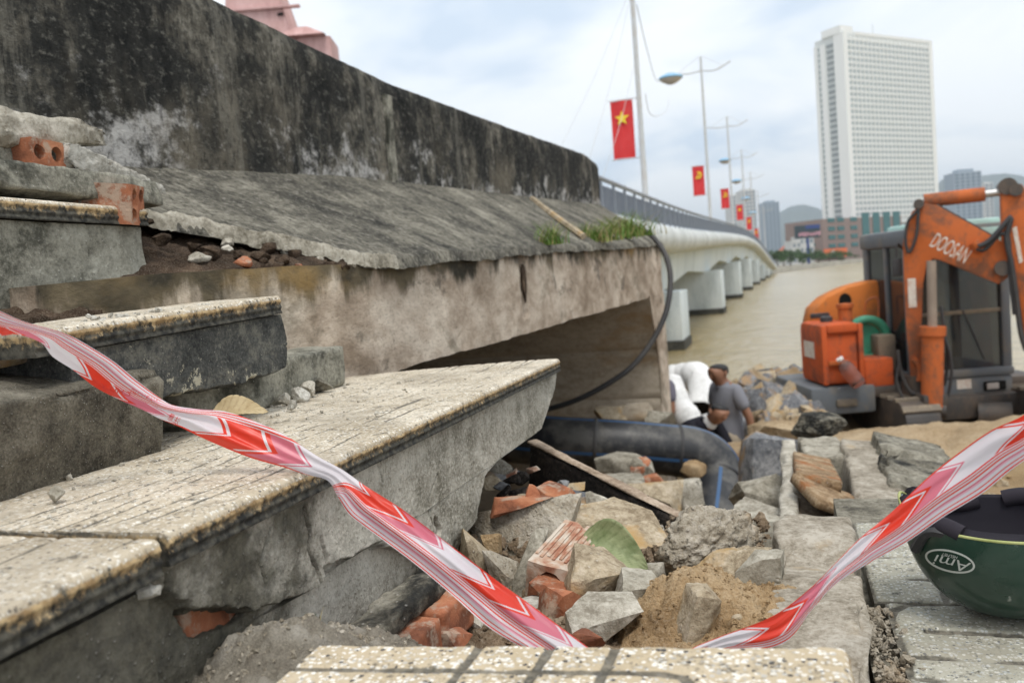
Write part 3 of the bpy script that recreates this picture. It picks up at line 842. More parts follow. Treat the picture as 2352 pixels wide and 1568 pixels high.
ny, nt = 330, 60
Yg = np.linspace(1.40, 7.6, ny)
Xlow = interp(Yg, [(1.40, -1.29), (1.456, -1.2), (1.55, -1.16), (1.66, -1.09), (1.76, -1.04), (1.88, -.975), (2.0, -.955), (7.6, -.965)]) + .012 * n1(Yg * 12, 5, 4) + .02 * n1(Yg * 3, 6, 2)
G = np.zeros((ny, nt, 3))
for j in range(nt):
    t = j / (nt - 1)
    X = Xlow + (-1.505 - Xlow) * t
    k = (X + .97) / (-.53)
    G[:, j, 0] = X; G[:, j, 1] = Yg; G[:, j, 2] = beam_top(Yg) + .018 + k * (wall_base(Yg) - beam_top(Yg) - .018)
G[..., 2] += .006 * fbm(G * np.array([5, 9, 5]) + 4, 4) + .003 * fbm(G * 40, 3)
ap = thing('sloping_apron', (-1.2, 4, .2), 'grey streaked concrete apron sloping down from the black parapet wall', 'concrete apron')
wpart('apron_slab', slab_grid(G, np.array([.01, 0, -.032])), MAT['apron'], ap)
# pale broken mortar lip where the apron has snapped off
nb = 150
Ybk = np.linspace(1.405, 2.02, nb); nw_ = 16
Xl_ = interp(Ybk, [(1.40, -1.29), (1.456, -1.2), (1.55, -1.16), (1.66, -1.09), (1.76, -1.04), (1.88, -.975), (2.0, -.955)]) + .014 + .012 * n1(Ybk * 30, 2, 4)
wdt = (.010 + .030 * n1(Ybk * 7, 4, 3)) * np.clip((2.02 - Ybk) / .1, .15, 1)
G = np.zeros((nb, nw_, 3))
for j in range(nw_):
    X = Xl_ - np.maximum(wdt, .006) * j / (nw_ - 1)
    kk = (X + .97) / (-.53)
    G[:, j, 0] = X; G[:, j, 1] = Ybk; G[:, j, 2] = beam_top(Ybk) + .021 + kk * (wall_base(Ybk) - beam_top(Ybk) - .018) + .008 * math.sin(math.pi * j / (nw_ - 1))
G[..., 2] += .009 * fbm(G * 40, 4, .65) - .02 * np.clip(.1 - n1(Ybk * 7, 21, 3), 0, 1)[:, None]
wpart('broken_edge', slab_grid(G, np.array([.004, 0, -.026])), MAT['conc_grey'], ap)
strip_o = smooth_path([PX(1222, 458, -1.46), PX(1270, 495, -1.25), PX(1340, 545, -1.0)], 12)
wpart('rust_streak_board', tube_mesh(strip_o + np.array([0, 0, .004]), .018, 6), MAT['conc_tan'], ap)

# culvert front: beam, end wall, roof and dark inside
ny, nz = 360, 52
Yg = np.linspace(1.0, 7.42, ny)
G = np.zeros((ny, nz, 3)); low = np.zeros((ny, nz))
zt = beam_top(Yg) + .005 * n1(Yg * 8, 9, 4)
zb = np.where(Yg < 1.75, -.23, -.205) + .012 * n1(Yg * 2.2, 12, 4) + .004 * n1(Yg * 14, 13)
for j in range(nz):
    t = j / (nz - 1)
    G[:, j, 1] = Yg; G[:, j, 2] = zb + (zt - zb) * t; low[:, j] = np.clip((t - .55) / .45, 0, 1)
G[..., 0] = -.97 + .006 * fbm(G * 7 + 8, 4) + .003 * fbm(G * 30, 3)
cr = polydist(G[..., 1], G[..., 2], [tuple(PX(1195, 580, -.97)[1:]), tuple(PX(1203, 650, -.97)[1:]), tuple(PX(1208, 712, -.97)[1:])])
G[..., 0] -= .05 * np.clip(1 - cr / .035, 0, 1) ** .6
end = np.clip(1 - (G[..., 1] - 1.0) / .12, 0, 1)
G[..., 0] -= .05 * end ** 2
cv = thing('culvert', (-1.2, 4, -2.6), 'pinkish beige concrete culvert with a dark opening under its beam', 'culvert')
wpart('front_beam', slab_grid(G, np.array([-.36, 0, 0]), {'low': low}, 55), MAT['beam'], cv)
cf = obj('crack_fill', rock_mesh(77, 14, 6, .1, .15, size=(.02, .06, .17)), MAT['dark_soil'], cv, loc=Vector(PX(1203, 655, -.967)) - cv.location)
# end wall: face looking back at the camera, haunch at its top, board marks
ny, nz = 60, 90
Xg = np.linspace(-5, -.975, ny); Zg = np.linspace(-2.75, -.19, nz)
G = np.zeros((ny, nz, 3)); G[..., 0] = Xg[:, None]; G[..., 2] = Zg[None]
G[..., 1] = 6.86 - .30 * np.clip((Zg[None] + .75) / .56, 0, 1) ** 1.2
for zl in (-.62, -1.02, -1.38, -1.78, -2.2):
    G[..., 1] += .018 * np.exp(-((Zg[None] - zl) / .014) ** 2)
G[..., 1] += .012 * fbm(G * 3, 3)
wpart('end_wall', slab_grid(G, np.array([0, .52, 0])), MAT['end_wall'], cv)
ew = np.zeros((10, 60, 3)); zz = np.linspace(-2.75, -.19, 60)
for i in range(10):
    y0 = 6.86 - .30 * np.clip((zz + .75) / .56, 0, 1) ** 1.2
    ew[i, :, 1] = y0 + (7.40 - y0) * i / 9; ew[i, :, 2] = zz
ew[..., 0] = -.962 + .004 * fbm(ew * 6, 3)
wpart('end_wall_edge', slab_grid(ew, np.array([-.012, 0, 0])), MAT['beam'], cv)
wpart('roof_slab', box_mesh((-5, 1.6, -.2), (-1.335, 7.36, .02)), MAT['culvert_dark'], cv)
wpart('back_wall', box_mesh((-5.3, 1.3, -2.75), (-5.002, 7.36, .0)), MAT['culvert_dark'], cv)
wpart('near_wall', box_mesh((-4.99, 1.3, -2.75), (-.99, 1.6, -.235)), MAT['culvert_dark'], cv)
# soil under the snapped apron
ny, nx = 90, 50
ny = 160; Yg = np.linspace(.2, 2.0, ny); Xg = np.linspace(-1.42, -.985, nx)
A, B = np.meshgrid(Yg, Xg, indexing='ij')
k = (B + .97) / (-.53)
G = np.stack([B, A, beam_top(A) - .004 + k * (wall_base(A) - beam_top(A)) - .045 * np.sin(np.clip(k * 3.1, 0, 3.14)) * interp(A, [(1, 1.6), (1.5, 1), (1.9, .3)])], -1)
tt_ = np.clip((A - 1.0) / .35, 0, 1); G[..., 2] = tt_ * G[..., 2] + (1 - tt_) * (-.004 + .09 * k)
G[..., 2] += .024 * fbm(G * 22, 4, .65) + .016 * fbm(G * 60 + 3, 3)
obj('soil_patch', slab_grid(G, np.array([0, 0, -.18])), MAT['dark_soil'], label='dark brown soil exposed under the snapped edge of the apron', cat='soil', kind='stuff')

rs0 = np.random.RandomState(5)
for k in range(44):
    yk = rs0.uniform(1.36, 1.92); tk_ = rs0.uniform(.05, .5) * np.clip((1.95 - yk) / .5, .15, 1); sz = rs0.uniform(.014, .05)
    kk = tk_; zz_ = float(beam_top(yk) + kk * (wall_base(yk) - beam_top(yk))) - .01
    red = k in (3, 17)
    o = obj('soil_clod' if not red else 'brick_shard', rock_mesh(820 + k, 12, 6, .12, .14, size=(sz, sz, sz * .7)), MAT['clay' if red else ('conc_light' if k % 5 == 0 else 'dark_soil')], None,
            'red brick bit in the soil under the snapped apron' if red else ('pale mortar crumb in the soil under the snapped apron' if k % 5 == 0 else 'dark soil clod under the snapped apron'), 'brick' if red else 'rubble', 'clods under the snapped apron', loc=(-.97 - .53 * kk, yk, zz_))
# ------------------------------------------------------------------ bridge
def bx_(Y): return -3.6 + 8.7e-5 * np.clip(np.asarray(Y, float) - 32, 0, None) ** 2
RT = [(6, 1.9), (10, 1.97), (19, 2.07), (27, 2.14), (41, 2.45), (60, 2.95), (85, 3.5), (105, 3.72), (128, 3.5), (160, 2.2), (190, .6), (214, -.5)]
_yd = np.linspace(6, 214, 400); _zd = np.convolve(np.pad(interp(_yd, RT), 20, mode='edge'), np.ones(41) / 41, 'valid')
def rail_z(Y): return np.interp(Y, _yd, _zd)
def rail_h(Y): return .74
PIERS = [33.2, 56, 79, 102, 125, 148, 171]
bridge = thing('road_bridge', (-10, 110, -3), 'long pale concrete road bridge curving over a hump across the muddy river', 'bridge')
Yb = np.concatenate([np.linspace(11.9, 80, 140), np.linspace(81, 212, 130)])
def loft(secfn, Ys):
    S = np.array([secfn(y) for y in Ys]); n, k = S.shape[:2]
    f = [tuple(q) for q in grid_faces(n, k, wrapv=True)] + [tuple(range(k))[::-1], tuple((n - 1) * k + i for i in range(k))]
    return fixn(mesh_np(S.reshape(-1, 3), f), 40)
def fascia_sec(y):
    t = rail_z(y) - rail_h(y); x = bx_(y)
    pr = [(-.9, 0), (.05, 0), (.2, -.08), (.32, -.28), (.34, -.5), (.26, -.72), (.05, -.86), (-.25, -.92), (-.9, -.92)]
    return [(x + a, y, t + b) for a, b in pr]
wpart('edge_beam', loft(fascia_sec, Yb), MAT['bridge_fascia'], bridge)
def girder_bottom(y):
    d = min(abs(y - p) for p in PIERS)
    return rail_z(y) - rail_h(y) - .92 - 1.05 - .5 * np.clip(1 - d / 11.5, 0, 1) ** 1.1 * (1 if y > 20 else .3)
def girder_sec(y):
    t = rail_z(y) - rail_h(y) - .92; x = bx_(y) - .75; b = girder_bottom(y)
    return [(x, y, t), (x - .15, y, b), (x - 15, y, b), (x - 15, y, t)]
wpart('girder', loft(girder_sec, Yb), MAT['bridge_conc'], bridge)
def deck_sec(y):
    t = rail_z(y) - rail_h(y); x = bx_(y)
    return [(x - .9, y, t - .03), (x - .9, y, t - .5), (x - 17, y, t - .5), (x - 17, y, t - .03)]
wpart('deck', loft(deck_sec, Yb), MAT['road'], bridge)
for p_ in PIERS:
    x = float(bx_(p_)) - .05; zt_ = float(girder_bottom(p_)) + .1
    o = wpart('pier', box_mesh((x - 14, p_ - 1.3, -2.65), (x + .1, p_ + 1.3, zt_), .03), MAT['bridge_conc'], bridge)
    wpart('pile_cap', box_mesh((x - 14.3, p_ - 1.36, -3.8), (x + .16, p_ + 1.36, -2.652), .03), MAT['pier_wet'], bridge)
# railing: posts, panels, top rails
post = box_mesh((-.03, -.03, 0), (.03, .03, .74)); panel = None
yy = 12.2; k = 0; pv = []
while yy < 205:
    st = 1.5 if yy < 90 else 3.0
    z0 = float(rail_z(yy) - rail_h(yy)); x0 = float(bx_(yy)) + .05
    y1 = yy + st; z1 = float(rail_z(y1) - rail_h(y1)); x1 = float(bx_(y1)) + .05
    o = obj('rail_post', post, MAT['rail_steel'], bridge, loc=Vector((x0, yy, z0)) - bridge.location)
    v = [(x0, yy + .08, z0 + .05), (x1, y1 - .08, z1 + .05), (x1, y1 - .08, z1 + .60), (x0, yy + .08, z0 + .60)]
    v = v + [(a - .03, b, c) for a, b, c in v]
    wpart('rail_panel', mesh_np(v, [(0, 1, 2, 3), (7, 6, 5, 4), (0, 4, 5, 1), (1, 5, 6, 2), (2, 6, 7, 3), (3, 7, 4, 0)], smooth=False), MAT['rail_blue'], bridge)
    yy = y1
Yr = np.linspace(12, 206, 160)
wpart('handrail', tube_mesh(np.stack([bx_(Yr) + .05, Yr, rail_z(Yr)], -1), .055, 8), MAT['rail_steel'], bridge)

# ------------------------------------------------------------------ lamp posts, flags
def star_poly(r, n=5):
    return [(math.sin(math.pi * k / n) * (r if k % 2 == 0 else r * .4), math.cos(math.pi * k / n) * (r if k % 2 == 0 else r * .4)) for k in range(2 * n)]
ords = ['first', 'second', 'third', 'fourth', 'fifth', 'sixth', 'seventh']
lampYs = [30.3, 59.6, 86.5, 112, 134, 156, 178]
for i, y in enumerate(lampYs):
    x = float(bx_(y)) - .75; z0 = float(rail_z(y) - rail_h(y)); H = 12.0 - .25 * i
    lp = thing('street_lamp', (x, y, z0), 'tall pale double armed street lamp, %s along the bridge railing from the parapet wall' % ords[i], 'street lamp', 'lamp posts along the bridge')
    obj('pole', lathe_mesh([(.01, -.1), (.16, -.1), (.15, .4), (.11, .5), (.09, 3.5), (.07, H), (.012, H + .02)], 10), MAT['pole'], lp)
    for s in (-1, 1):
        arm = smooth_path([(0, 0, H - .9), (s * .9, 0, H - .98), (s * (1.9 if s > 0 else 2.0), 0, H - .55 if s > 0 else H - .8)], 10)
        obj('arm', tube_mesh(arm, .045, 8), MAT['pole'], lp)
        obj('stay', tube_mesh(np.linspace((s * .05, 0, H + .05), (s * 1.5, 0, H - .82), 4), .012, 5), MAT['pole'], lp)
    if i % 2 == 1 or i > 2:
        hd = lathe_mesh([(.01, .32), (.35, .3), (.75, .12), (.82, 0), (.78, -.04), (.01, -.03)], 20)
        ln = lathe_mesh([(.74, -.045), (.6, -.2), (.25, -.38), (.02, -.42)], 20)
        hs = obj('lamp_shell', hd, MAT['lamp_blue'], lp, loc=(-2.05, 0, H - 1.1))
        obj('lamp_lens', ln, MAT['lamp_lens'], hs)
    if i > 5: continue
    # banner bracket on the pole, flag hanging from it
    zt_ = [4.52, 4.6, 4.65, 4.5, 4.4, 4.3][i]
    fw, fh = .78, [2.0, 1.95, 1.9, 1.9, 1.9, 1.9][i]
    for zz_ in (zt_ + .03, zt_ - fh - .03):
        obj('banner_bracket', tube_mesh(np.linspace((-1.1, 0, zz_), (0, 0, zz_), 3), .02, 6), MAT['pole'], lp)
    fl_label = 'red banner flag with a yellow star on the first bridge lamp post' if i == 0 else 'red banner flag with yellow emblem on the %s bridge lamp post' % ords[i]
    fl = thing('banner_flag', (x, y, z0 + zt_), fl_label, 'flag', 'red banners on the lamp posts')
    nu, nv = 14, 30
    G = np.zeros((nu, nv, 3)); U_, V_ = np.meshgrid(np.linspace(0, 1, nu), np.linspace(0, 1, nv), indexing='ij')
    G[..., 0] = -1.02 + fw * U_; G[..., 2] = -fh * V_; G[..., 1] = .03 * np.sin(9 * U_ + 1.5 * V_ + i) + .02 * np.sin(5 * V_)
    obj('cloth', slab_grid(G, np.array([0, .006, 0])), MAT['flag_red'], fl)
    if i % 3 == 0:
        obj('yellow_star', prism_mesh(star_poly(.27), (-1.02 + fw / 2, -.06, -.62), (1, 0, 0), (0, 0, 1), (0, 1, 0), .012), MAT['flag_yellow'], fl)
    else:
        a_ = np.linspace(-2.2, 1.9, 14)
        outer = [(.24 * math.cos(a), .24 * math.sin(a)) for a in a_]; inner = [(.17 * math.cos(a) - .03, .17 * math.sin(a) + .02) for a in a_[::-1]]
        s1 = prism_mesh(outer + inner, (-1.02 + fw / 2, -.06, -.6), (1, 0, 0), (0, 0, 1), (0, 1, 0), .012)
        s2 = prism_mesh([(-.2, -.22), (-.14, -.26), (.1, .08), (.17, .03), (.2, .1), (.02, .24), (-.02, .17), (.04, .12)], (-1.02 + fw / 2, -.075, -.6), (1, 0, 0), (0, 0, 1), (0, 1, 0), .012)
        obj('hammer_and_sickle', join_meshes([s1, s2]), MAT['flag_yellow'], fl)
# hanging light strings from the first lamp posts
def wire(pts, r, lab):
    o = obj('hanging_wire', tube_mesh(smooth_path(pts, 24), r, 5), MAT['pole'], label=lab, cat='wire', group='wires hanging from the bridge lamp posts')
W0 = np.array([float(bx_(30.3)) - .75, 30.3, 0])
wire([P(1482, 215, 29.4), P(1490, 258, 31), P(1512, 266, 36), P(1533, 250, 50), P(1536, 228, 57)], .012, 'looping wire hung between first bridge lamp post and next lamp head')
wire([P(1462, 10, 29.4), P(1480, 90, 34), P(1505, 180, 45), P(1520, 190, 56)], .016, 'slanting wire from the top of the first bridge lamp post to the next')
for k, (a, b) in enumerate([((1448, -10), (1345, 395)), ((1442, -10), (1292, 330)), ((1456, 150), (1385, 405))]):
    wire([P(a[0], a[1], 29.4), P((a[0] + b[0]) / 2 + 6, (a[1] + b[1]) / 2, 28), P(b[0], b[1], 26)], .008, 'thin faint stay wire slanting down from the first lamp post behind the parapet wall')

# ------------------------------------------------------------------ pink gateway pylon behind the wall
dpy = 17.0
pb = P(640, 60, dpy); zb = .36
def at2(px, py): return P(px, py, dpy)
py_ = thing('pink_pylon', (pb[0], pb[1], zb), 'pink tapered gateway pylon rising behind the black parapet wall', 'monument')
ux = np.array([math.cos(YAW), math.sin(YAW), 0]); uy = np.array([-math.sin(YAW), math.cos(YAW), 0])
def loc_u(px, py): q = at2(px, py) - pb; return q @ ux, q[2] + pb[2] - zb
def taper(x0b, x1b, x0t, x1t, z0, z1, dep, bev=.03):
    bm = bmesh.new(); sb = (dep, dep * .8)
    lo = [(x0b, 0), (x1b, 0), (x1b, sb[0]), (x0b, sb[0])]; hi = [(x0t, .2), (x1t, .2), (x1t, sb[1]), (x0t, sb[1])]
    A = [bm.verts.new(ux * a + uy * b + np.array([0, 0, z0])) for a, b in lo]; B = [bm.verts.new(ux * a + uy * b + np.array([0, 0, z1])) for a, b in hi]
    bm.faces.new(A[::-1]); bm.faces.new(B)
    for i in range(4): bm.faces.new([A[i], A[(i + 1) % 4], B[(i + 1) % 4], B[i]])
    bmesh.ops.bevel(bm, geom=list(bm.edges), offset=bev, segments=1, affect='EDGES')
    me = bpy.data.meshes.new('m'); bm.to_mesh(me); bm.free(); return me
xr0, z0_ = loc_u(664, 68); xr1, z1_ = loc_u(640, 0); xl, _ = loc_u(518, 0)
slope = (xr1 - xr0) / (z1_ - z0_)
obj('shaft', taper(xl - .6, xr0 - slope * z0_, xl + .25, xr1 + slope * 3, 0, z1_ + 3, 1.6, .008), MAT['pink_render'], py_)
xa, za = loc_u(662, 68); xb, zb2 = loc_u(760, 95)
obj('side_block', taper(xa - .3, xb, xa - .3, xb - .05, 0, za - .12, 1.3, .008), MAT['pink_render'], py_)
obj('block_cap', taper(xa - .28, xb - .12, xa + .1, xb - .5, za - .118, za + .1, 1.1, .006), MAT['pink_render'], py_)
for (qx, qy) in ((641, 30),):
    a, z = loc_u(qx, qy)
    obj('shaft_slot', box_mesh((-.05, -.02, -.025), (.05, .1, .025)), MAT['dark_void'], py_, loc=Vector(ux * a + uy * .10 + np.array([0, 0, z])))
a, z = loc_u(600, 18)
obj('band_joint', prism_mesh([(-.9, -.02), (.75, -.02), (.75, .02), (-.9, .02)], ux * a + uy * .10 + np.array([0, 0, z]), ux, (0, 0, 1), uy, .12), MAT['pink_render'], py_)
# ------------------------------------------------------------------ hotel tower and the far city
C0 = P(1935, 75, 450); CL = P(1857, 100, 462); CRr = P(2137, 100, 487)
ZB, ZT = 20.0, float(C0[2])
c0 = C0[:2]; vr = CRr[:2] - c0; vl = CL[:2] - c0
Lr = np.linalg.norm(vr); vr = vr / Lr; vl_len = np.linalg.norm(vl)
vl = np.array([-vr[1], vr[0]]); vl = vl if vl @ (CL[:2] - c0) > 0 else -vl
Ll = vl_len
hot = thing('hotel_tower', (c0[0], c0[1], -2), 'tall white hotel tower with a grid of small windows beyond the river', 'building')
v3 = lambda q, z=0: np.array([q[0], q[1], z])
# local frame of the tower: a along the main front, b along the left side, both inward-positive
def tb(a0, a1, b0, b1, z0, z1):
    q = [c0 * 0 + vr * a + vl * b for a, b in ((a0, b0), (a1, b0), (a1, b1), (a0, b1))]
    v = [(x, y, z0 + 2) for x, y in q] + [(x, y, z1 + 2) for x, y in q]
    return fixn(mesh_np(v, [(3, 2, 1, 0), (4, 5, 6, 7), (0, 1, 5, 4), (1, 2, 6, 5), (2, 3, 7, 6), (3, 0, 4, 7)], smooth=False))
obj('tower_body', tb(0, Lr, 0, Ll, ZB - 4, ZT), MAT['hotel_core'], hot)
nfl, ncol = 31, 21
fh_ = (ZT - 3 - ZB) / nfl; cw = (Lr - 5) / ncol
for i in range(ncol + 1):
    a = 2.5 + i * cw
    obj('facade_rib', tb(a - .35, a + .35, -.5, -.003, ZB, ZT - 1), MAT['hotel_white'], hot)
for k in range(nfl + 1):
    z = ZB + k * fh_
    obj('floor_band', tb(.3, Lr - .2, -.42, -.005, z - .55, z + .45), MAT['hotel_white'], hot)
for a0, a1, p_ in ((-.8, 2.4, -1.0), (Lr - 2.4, Lr + .5, -.8)):
    obj('corner_pier', tb(a0, a1, p_, 1.5, ZB - 2, ZT + .6), MAT['hotel_white'], hot)
wm = tb(-.5 * (cw - 1.0), .5 * (cw - 1.0), -.25, -.01, -2 + 0, -2 + fh_ - 1.35)
n_w = 0; rest = []
wins = []
for k in range(nfl - 1, -1, -1):
    for i in range(ncol): wins.append((2.5 + (i + .5) * cw, ZB + k * fh_ + .6))
for a, z in wins:
    off = Vector(v3(vr * a, z + 2))
    if n_w < 300:
        obj('window', wm, MAT['hotel_win'], hot, loc=off)
    else:
        m2 = wm.copy(); m2.transform(Matrix.Translation(off)); rest.append(m2)
    n_w += 1
obj('window_field', join_meshes(rest), MAT['hotel_win'], hot, kind='stuff')
# left flank: white piers, a column of dark loggias, a column of windows
for b0, b1 in ((.3, Ll * .30), (Ll * .62, Ll * .8), (Ll * .9, Ll + .3)):
    obj('flank_pier', tb(-.7, -.003, b0, b1, ZB - 2, ZT - (0 if b0 < 1 else 3)), MAT['hotel_white'], hot)
lg = tb(-.35, -.01, -Ll * .11, Ll * .11, -2, -2 + fh_ - 1.3)
sm = tb(-.3, -.01, -Ll * .035, Ll * .035, -2, -2 + fh_ - 1.5)
for k in range(nfl):
    obj('loggia', lg, MAT['hotel_dark'], hot, loc=Vector(v3(vl * Ll * .46, ZB + k * fh_ + 2.4)))
    obj('flank_window', sm, MAT['hotel_win'], hot, loc=Vector(v3(vl * Ll * .85, ZB + k * fh_ + 2.5)))
obj('roof_block', tb(-1, 9, .5, Ll * .7, ZT, ZT + 4), MAT['hotel_white'], hot)
obj('roof_parapet', tb(9.1, Lr, -.3, Ll, ZT - .5, ZT + 1.2), MAT['hotel_white'], hot)
rc = v3(vr * (Lr * .42) + vl * 5, ZT + 2)
obj('roof_pavilion', lathe_mesh([(5.5, 0), (5, 1.5), (1, 3.0), (.3, 3.2), (.25, 8), (.02, 8.2)], 12), MAT['hotel_core'], hot, loc=Vector(rc))
# podium: brown block with teal glazing in front of the tower
Pp = lambda px, py, d: P(px, py, d)
pc = P(1893, 600, 428)[:2]
pod = thing('podium_block', (pc[0], pc[1], -2), 'brown low block with teal windows at the foot of the hotel tower', 'building')
def pb_(a0, a1, b0, b1, z0, z1):
    q = [vr * a + vl * b for a, b in ((a0, b0), (a1, b0), (a1, b1), (a0, b1))]
    v = [(x, y, z0 + 2) for x, y in q] + [(x, y, z1 + 2) for x, y in q]
    return fixn(mesh_np(v, [(3, 2, 1, 0), (4, 5, 6, 7), (0, 1, 5, 4), (1, 2, 6, 5), (2, 3, 7, 6), (3, 0, 4, 7)], smooth=False))
pz = float(P(1893, 503, 428)[2])
obj('podium_wall', pb_(0, 62, 0, 24, -2, pz), MAT['podium'], pod)
pw1 = pb_(0, 5, -.3, -.01, -2, -.0); pw2 = pb_(0, 5.5, -.3, -.01, -2, 13)
for r in range(4):
    for a in (4, 11, 21):
        obj('window', pw1, MAT['podium_win'], pod, loc=Vector(v3(vr * a, 2 + 4.5 + r * 4.3)))
for a in (30, 38.5, 47, 55):
    obj('tall_window', pw2, MAT['podium_win'], pod, loc=Vector(v3(vr * a, 2 + 6.5)))
for r in range(3):
    obj('side_window', pb_(-.3, -.01, 0, 12, -2, -.4), MAT['podium_win'], pod, loc=Vector(v3(vl * 5, 2 + 6 + r * 4.5)))
sg = thing('orange_shop_sign', tuple(P(1890, 598, 420)), 'long orange sign board with white mark on the brown podium', 'sign')
so = P(1893, 588, 424) - np.array(sg.location)
def flatbox(o, e, h, t, up=(0, 0, 1), nrm=None):
    e = np.array(e, float); n = np.cross(e / np.linalg.norm(e), up)
    return prism_mesh([(0, 0), (1, 0), (1, h), (0, h)], o, e, up, n, t)
ev = np.append(vr, 0) * 17
obj('sign_board', flatbox(so + np.array([0, 0, -1]), ev, 4.4, .5), MAT['sign_orange'], sg)
a_ = np.linspace(0, 2 * math.pi, 20, endpoint=False)
nrm = -np.append(vl, 0)
obj('round_mark', prism_mesh([(1.4 * math.cos(t), 1.4 * math.sin(t)) for t in a_], so + ev * .37 + nrm * .45 + np.array([0, 0, 1.2]), np.append(vr, 0), (0, 0, 1), nrm, .3), MAT['sign_white'], sg)
# billboard
bp = P(1858, 602, 330); bb = thing('billboard', (bp[0], bp[1], -2), 'billboard with blue and pink print on a tall blue pole', 'billboard')
zc = float(P(1858, 545, 330)[2]) + 2; zt_ = float(P(1858, 517, 330)[2]) + 2
obj('pole', lathe_mesh([(.55, 0), (.5, zc), (.02, zc)], 10), MAT['billboard_blue'], bb)
rr_ = np.array([math.cos(YAW), math.sin(YAW), 0]); nn_ = np.array([math.sin(YAW), -math.cos(YAW), 0])
obj('board', prism_mesh([(-4.8, zc - .3), (4.8, zc - .3), (4.8, zt_), (-4.8, zt_)], (0, 0, 0), rr_, (0, 0, 1), nn_, 1.2), MAT['billboard_dark'], bb)
obj('blue_band', prism_mesh([(-.8, zt_ - 1.5), (4.7, zt_ - 1.5), (4.7, zt_ - .05), (-.8, zt_ - .05)], nn_ * .65, rr_, (0, 0, 1), nn_, .1), MAT['billboard_blue'], bb)
for k in range(9):
    x = -3.6 + k * .95
    obj('printed_shape', prism_mesh([(x, zc + .6 + .4 * math.sin(k * 2)), (x + .7, zc + .6), (x + .75, zc + 1.7 + .5 * math.sin(k)), (x + .1, zc + 1.9)], nn_ * .66, rr_, (0, 0, 1), nn_, .1), MAT['billboard_pink'], bb)

def tower(px0, px1, ytop, d, mat, lab, rows, cols, dep=22):
    b0 = P(px0, 600, d); b1 = P(px1, 600, d); z1 = float(P((px0 + px1) / 2, ytop, d)[2])
    ctr = (b0 + b1) / 2; e = b1 - b0; e[2] = 0; W = np.linalg.norm(e); e /= W; n = np.array([e[1], -e[0], 0])
    t = thing('far_tower', (ctr[0], ctr[1], -2), lab, 'building', 'towers of the far city')
    def bx2(a0, a1, z0, z1_, p0, p1):
        return prism_mesh([(a0, z0), (a1, z0), (a1, z1_), (a0, z1_)], n * (p0 + p1) / 2, e, (0, 0, 1), n, p1 - p0)
    obj('tower_wall', bx2(-W / 2, W / 2, 0, z1 + 2, -dep, 0), mat, t)
    obj('roof_block', bx2(-W * .28, W * .3, z1 + 2.01, z1 + 2 + W * .12, -dep * .7, -dep * .2), mat, t)
    sw = W / cols; shh = (z1 - 2) / rows
    wmesh = bx2(-sw * .3, sw * .3, 0, shh * .55, .0, .4)
    for r in range(rows):
        for c in range(cols):
            obj('window', wmesh, MAT['far_win'], t, loc=Vector(e * (-W / 2 + (c + .5) * sw)) + Vector((0, 0, 4 + r * shh)))
tower(1762, 1797, 464, 1050, MAT['far_grey'], 'slim grey blue tower standing between the bridge end and the hill', 22, 4)
tower(1712, 1744, 436, 900, MAT['far_white'], 'pale slab tower rising behind the bridge lamp posts', 20, 4)
tower(1684, 1706, 448, 980, MAT['far_white'], 'narrow white tower half hidden by the bridge lamp posts', 18, 3)
tower(2200, 2262, 395, 900, MAT['far_grey'], 'grey blue tower behind the raised excavator boom', 20, 5)
tower(2268, 2288, 420, 1000, MAT['far_white'], 'thin pale tower beside the hill behind the excavator boom', 18, 2)
tower(2285, 2345, 505, 600, MAT['far_white'], 'wide white mid-rise behind the excavator arm', 7, 5, 18)

def house(px0, px1, ytop, d, mat, lab, rows, cols, red=False):
    b0 = P(px0, 604, d); b1 = P(px1, 604, d); z1 = float(P((px0 + px1) / 2, ytop, d)[2]) + 2
    ctr = (b0 + b1) / 2; e = b1 - b0; e[2] = 0; W = np.linalg.norm(e); e /= W; n = np.array([e[1], -e[0], 0])
    t = thing('shore_house', (ctr[0], ctr[1], -2), lab, 'building', 'houses on the far shore')
    f_ = lambda a0, a1, z0, z1_, p0, p1: prism_mesh([(a0, z0), (a1, z0), (a1, z1_), (a0, z1_)], n * (p0 + p1) / 2, e, (0, 0, 1), n, p1 - p0)
    obj('wall', f_(-W / 2, W / 2, 0, z1, -10, 0), mat, t)
    if red:
        obj('roof', prism_mesh([(-W / 2 - .5, z1 + .01), (W / 2 + .5, z1 + .01), (0, z1 + 2.4)], n * -5, e, (0, 0, 1), n, 11), MAT['roof_red'], t)
    else:
        obj('roof_parapet', f_(-W / 2 - .15, W / 2 + .15, z1 + .01, z1 + .7, -10.1, .15), mat, t)
    for r in range(rows):
        for c in range(cols):
            s_ = W / cols
            obj('window', f_(-s_ * .25, s_ * .25, 0, z1 / rows * .45, 0, .12), MAT['far_win'], t, loc=Vector(e * (-W / 2 + (c + .5) * s_)) + Vector((0, 0, z1 / rows * (r + .35))))
house(1838, 1872, 545, 360, MAT['far_white'], 'white three storey block under the billboard', 3, 3)
house(1822, 1842, 556, 350, MAT['far_white'], 'narrow pale house left of the white block under the billboard', 3, 2)
house(1792, 1824, 584, 380, MAT['far_white'], 'low pale house with red roof behind the shore trees', 1, 3, True)
house(1806, 1834, 572, 420, MAT['far_white'], 'red roofed house set back behind the shore trees', 2, 3, True)
house(2050, 2140, 560, 400, MAT['far_white'], 'long low white shore building behind the excavator cab', 2, 6)
house(2270, 2420, 540, 420, MAT['far_white'], 'white waterside building behind the excavator arm', 3, 6)

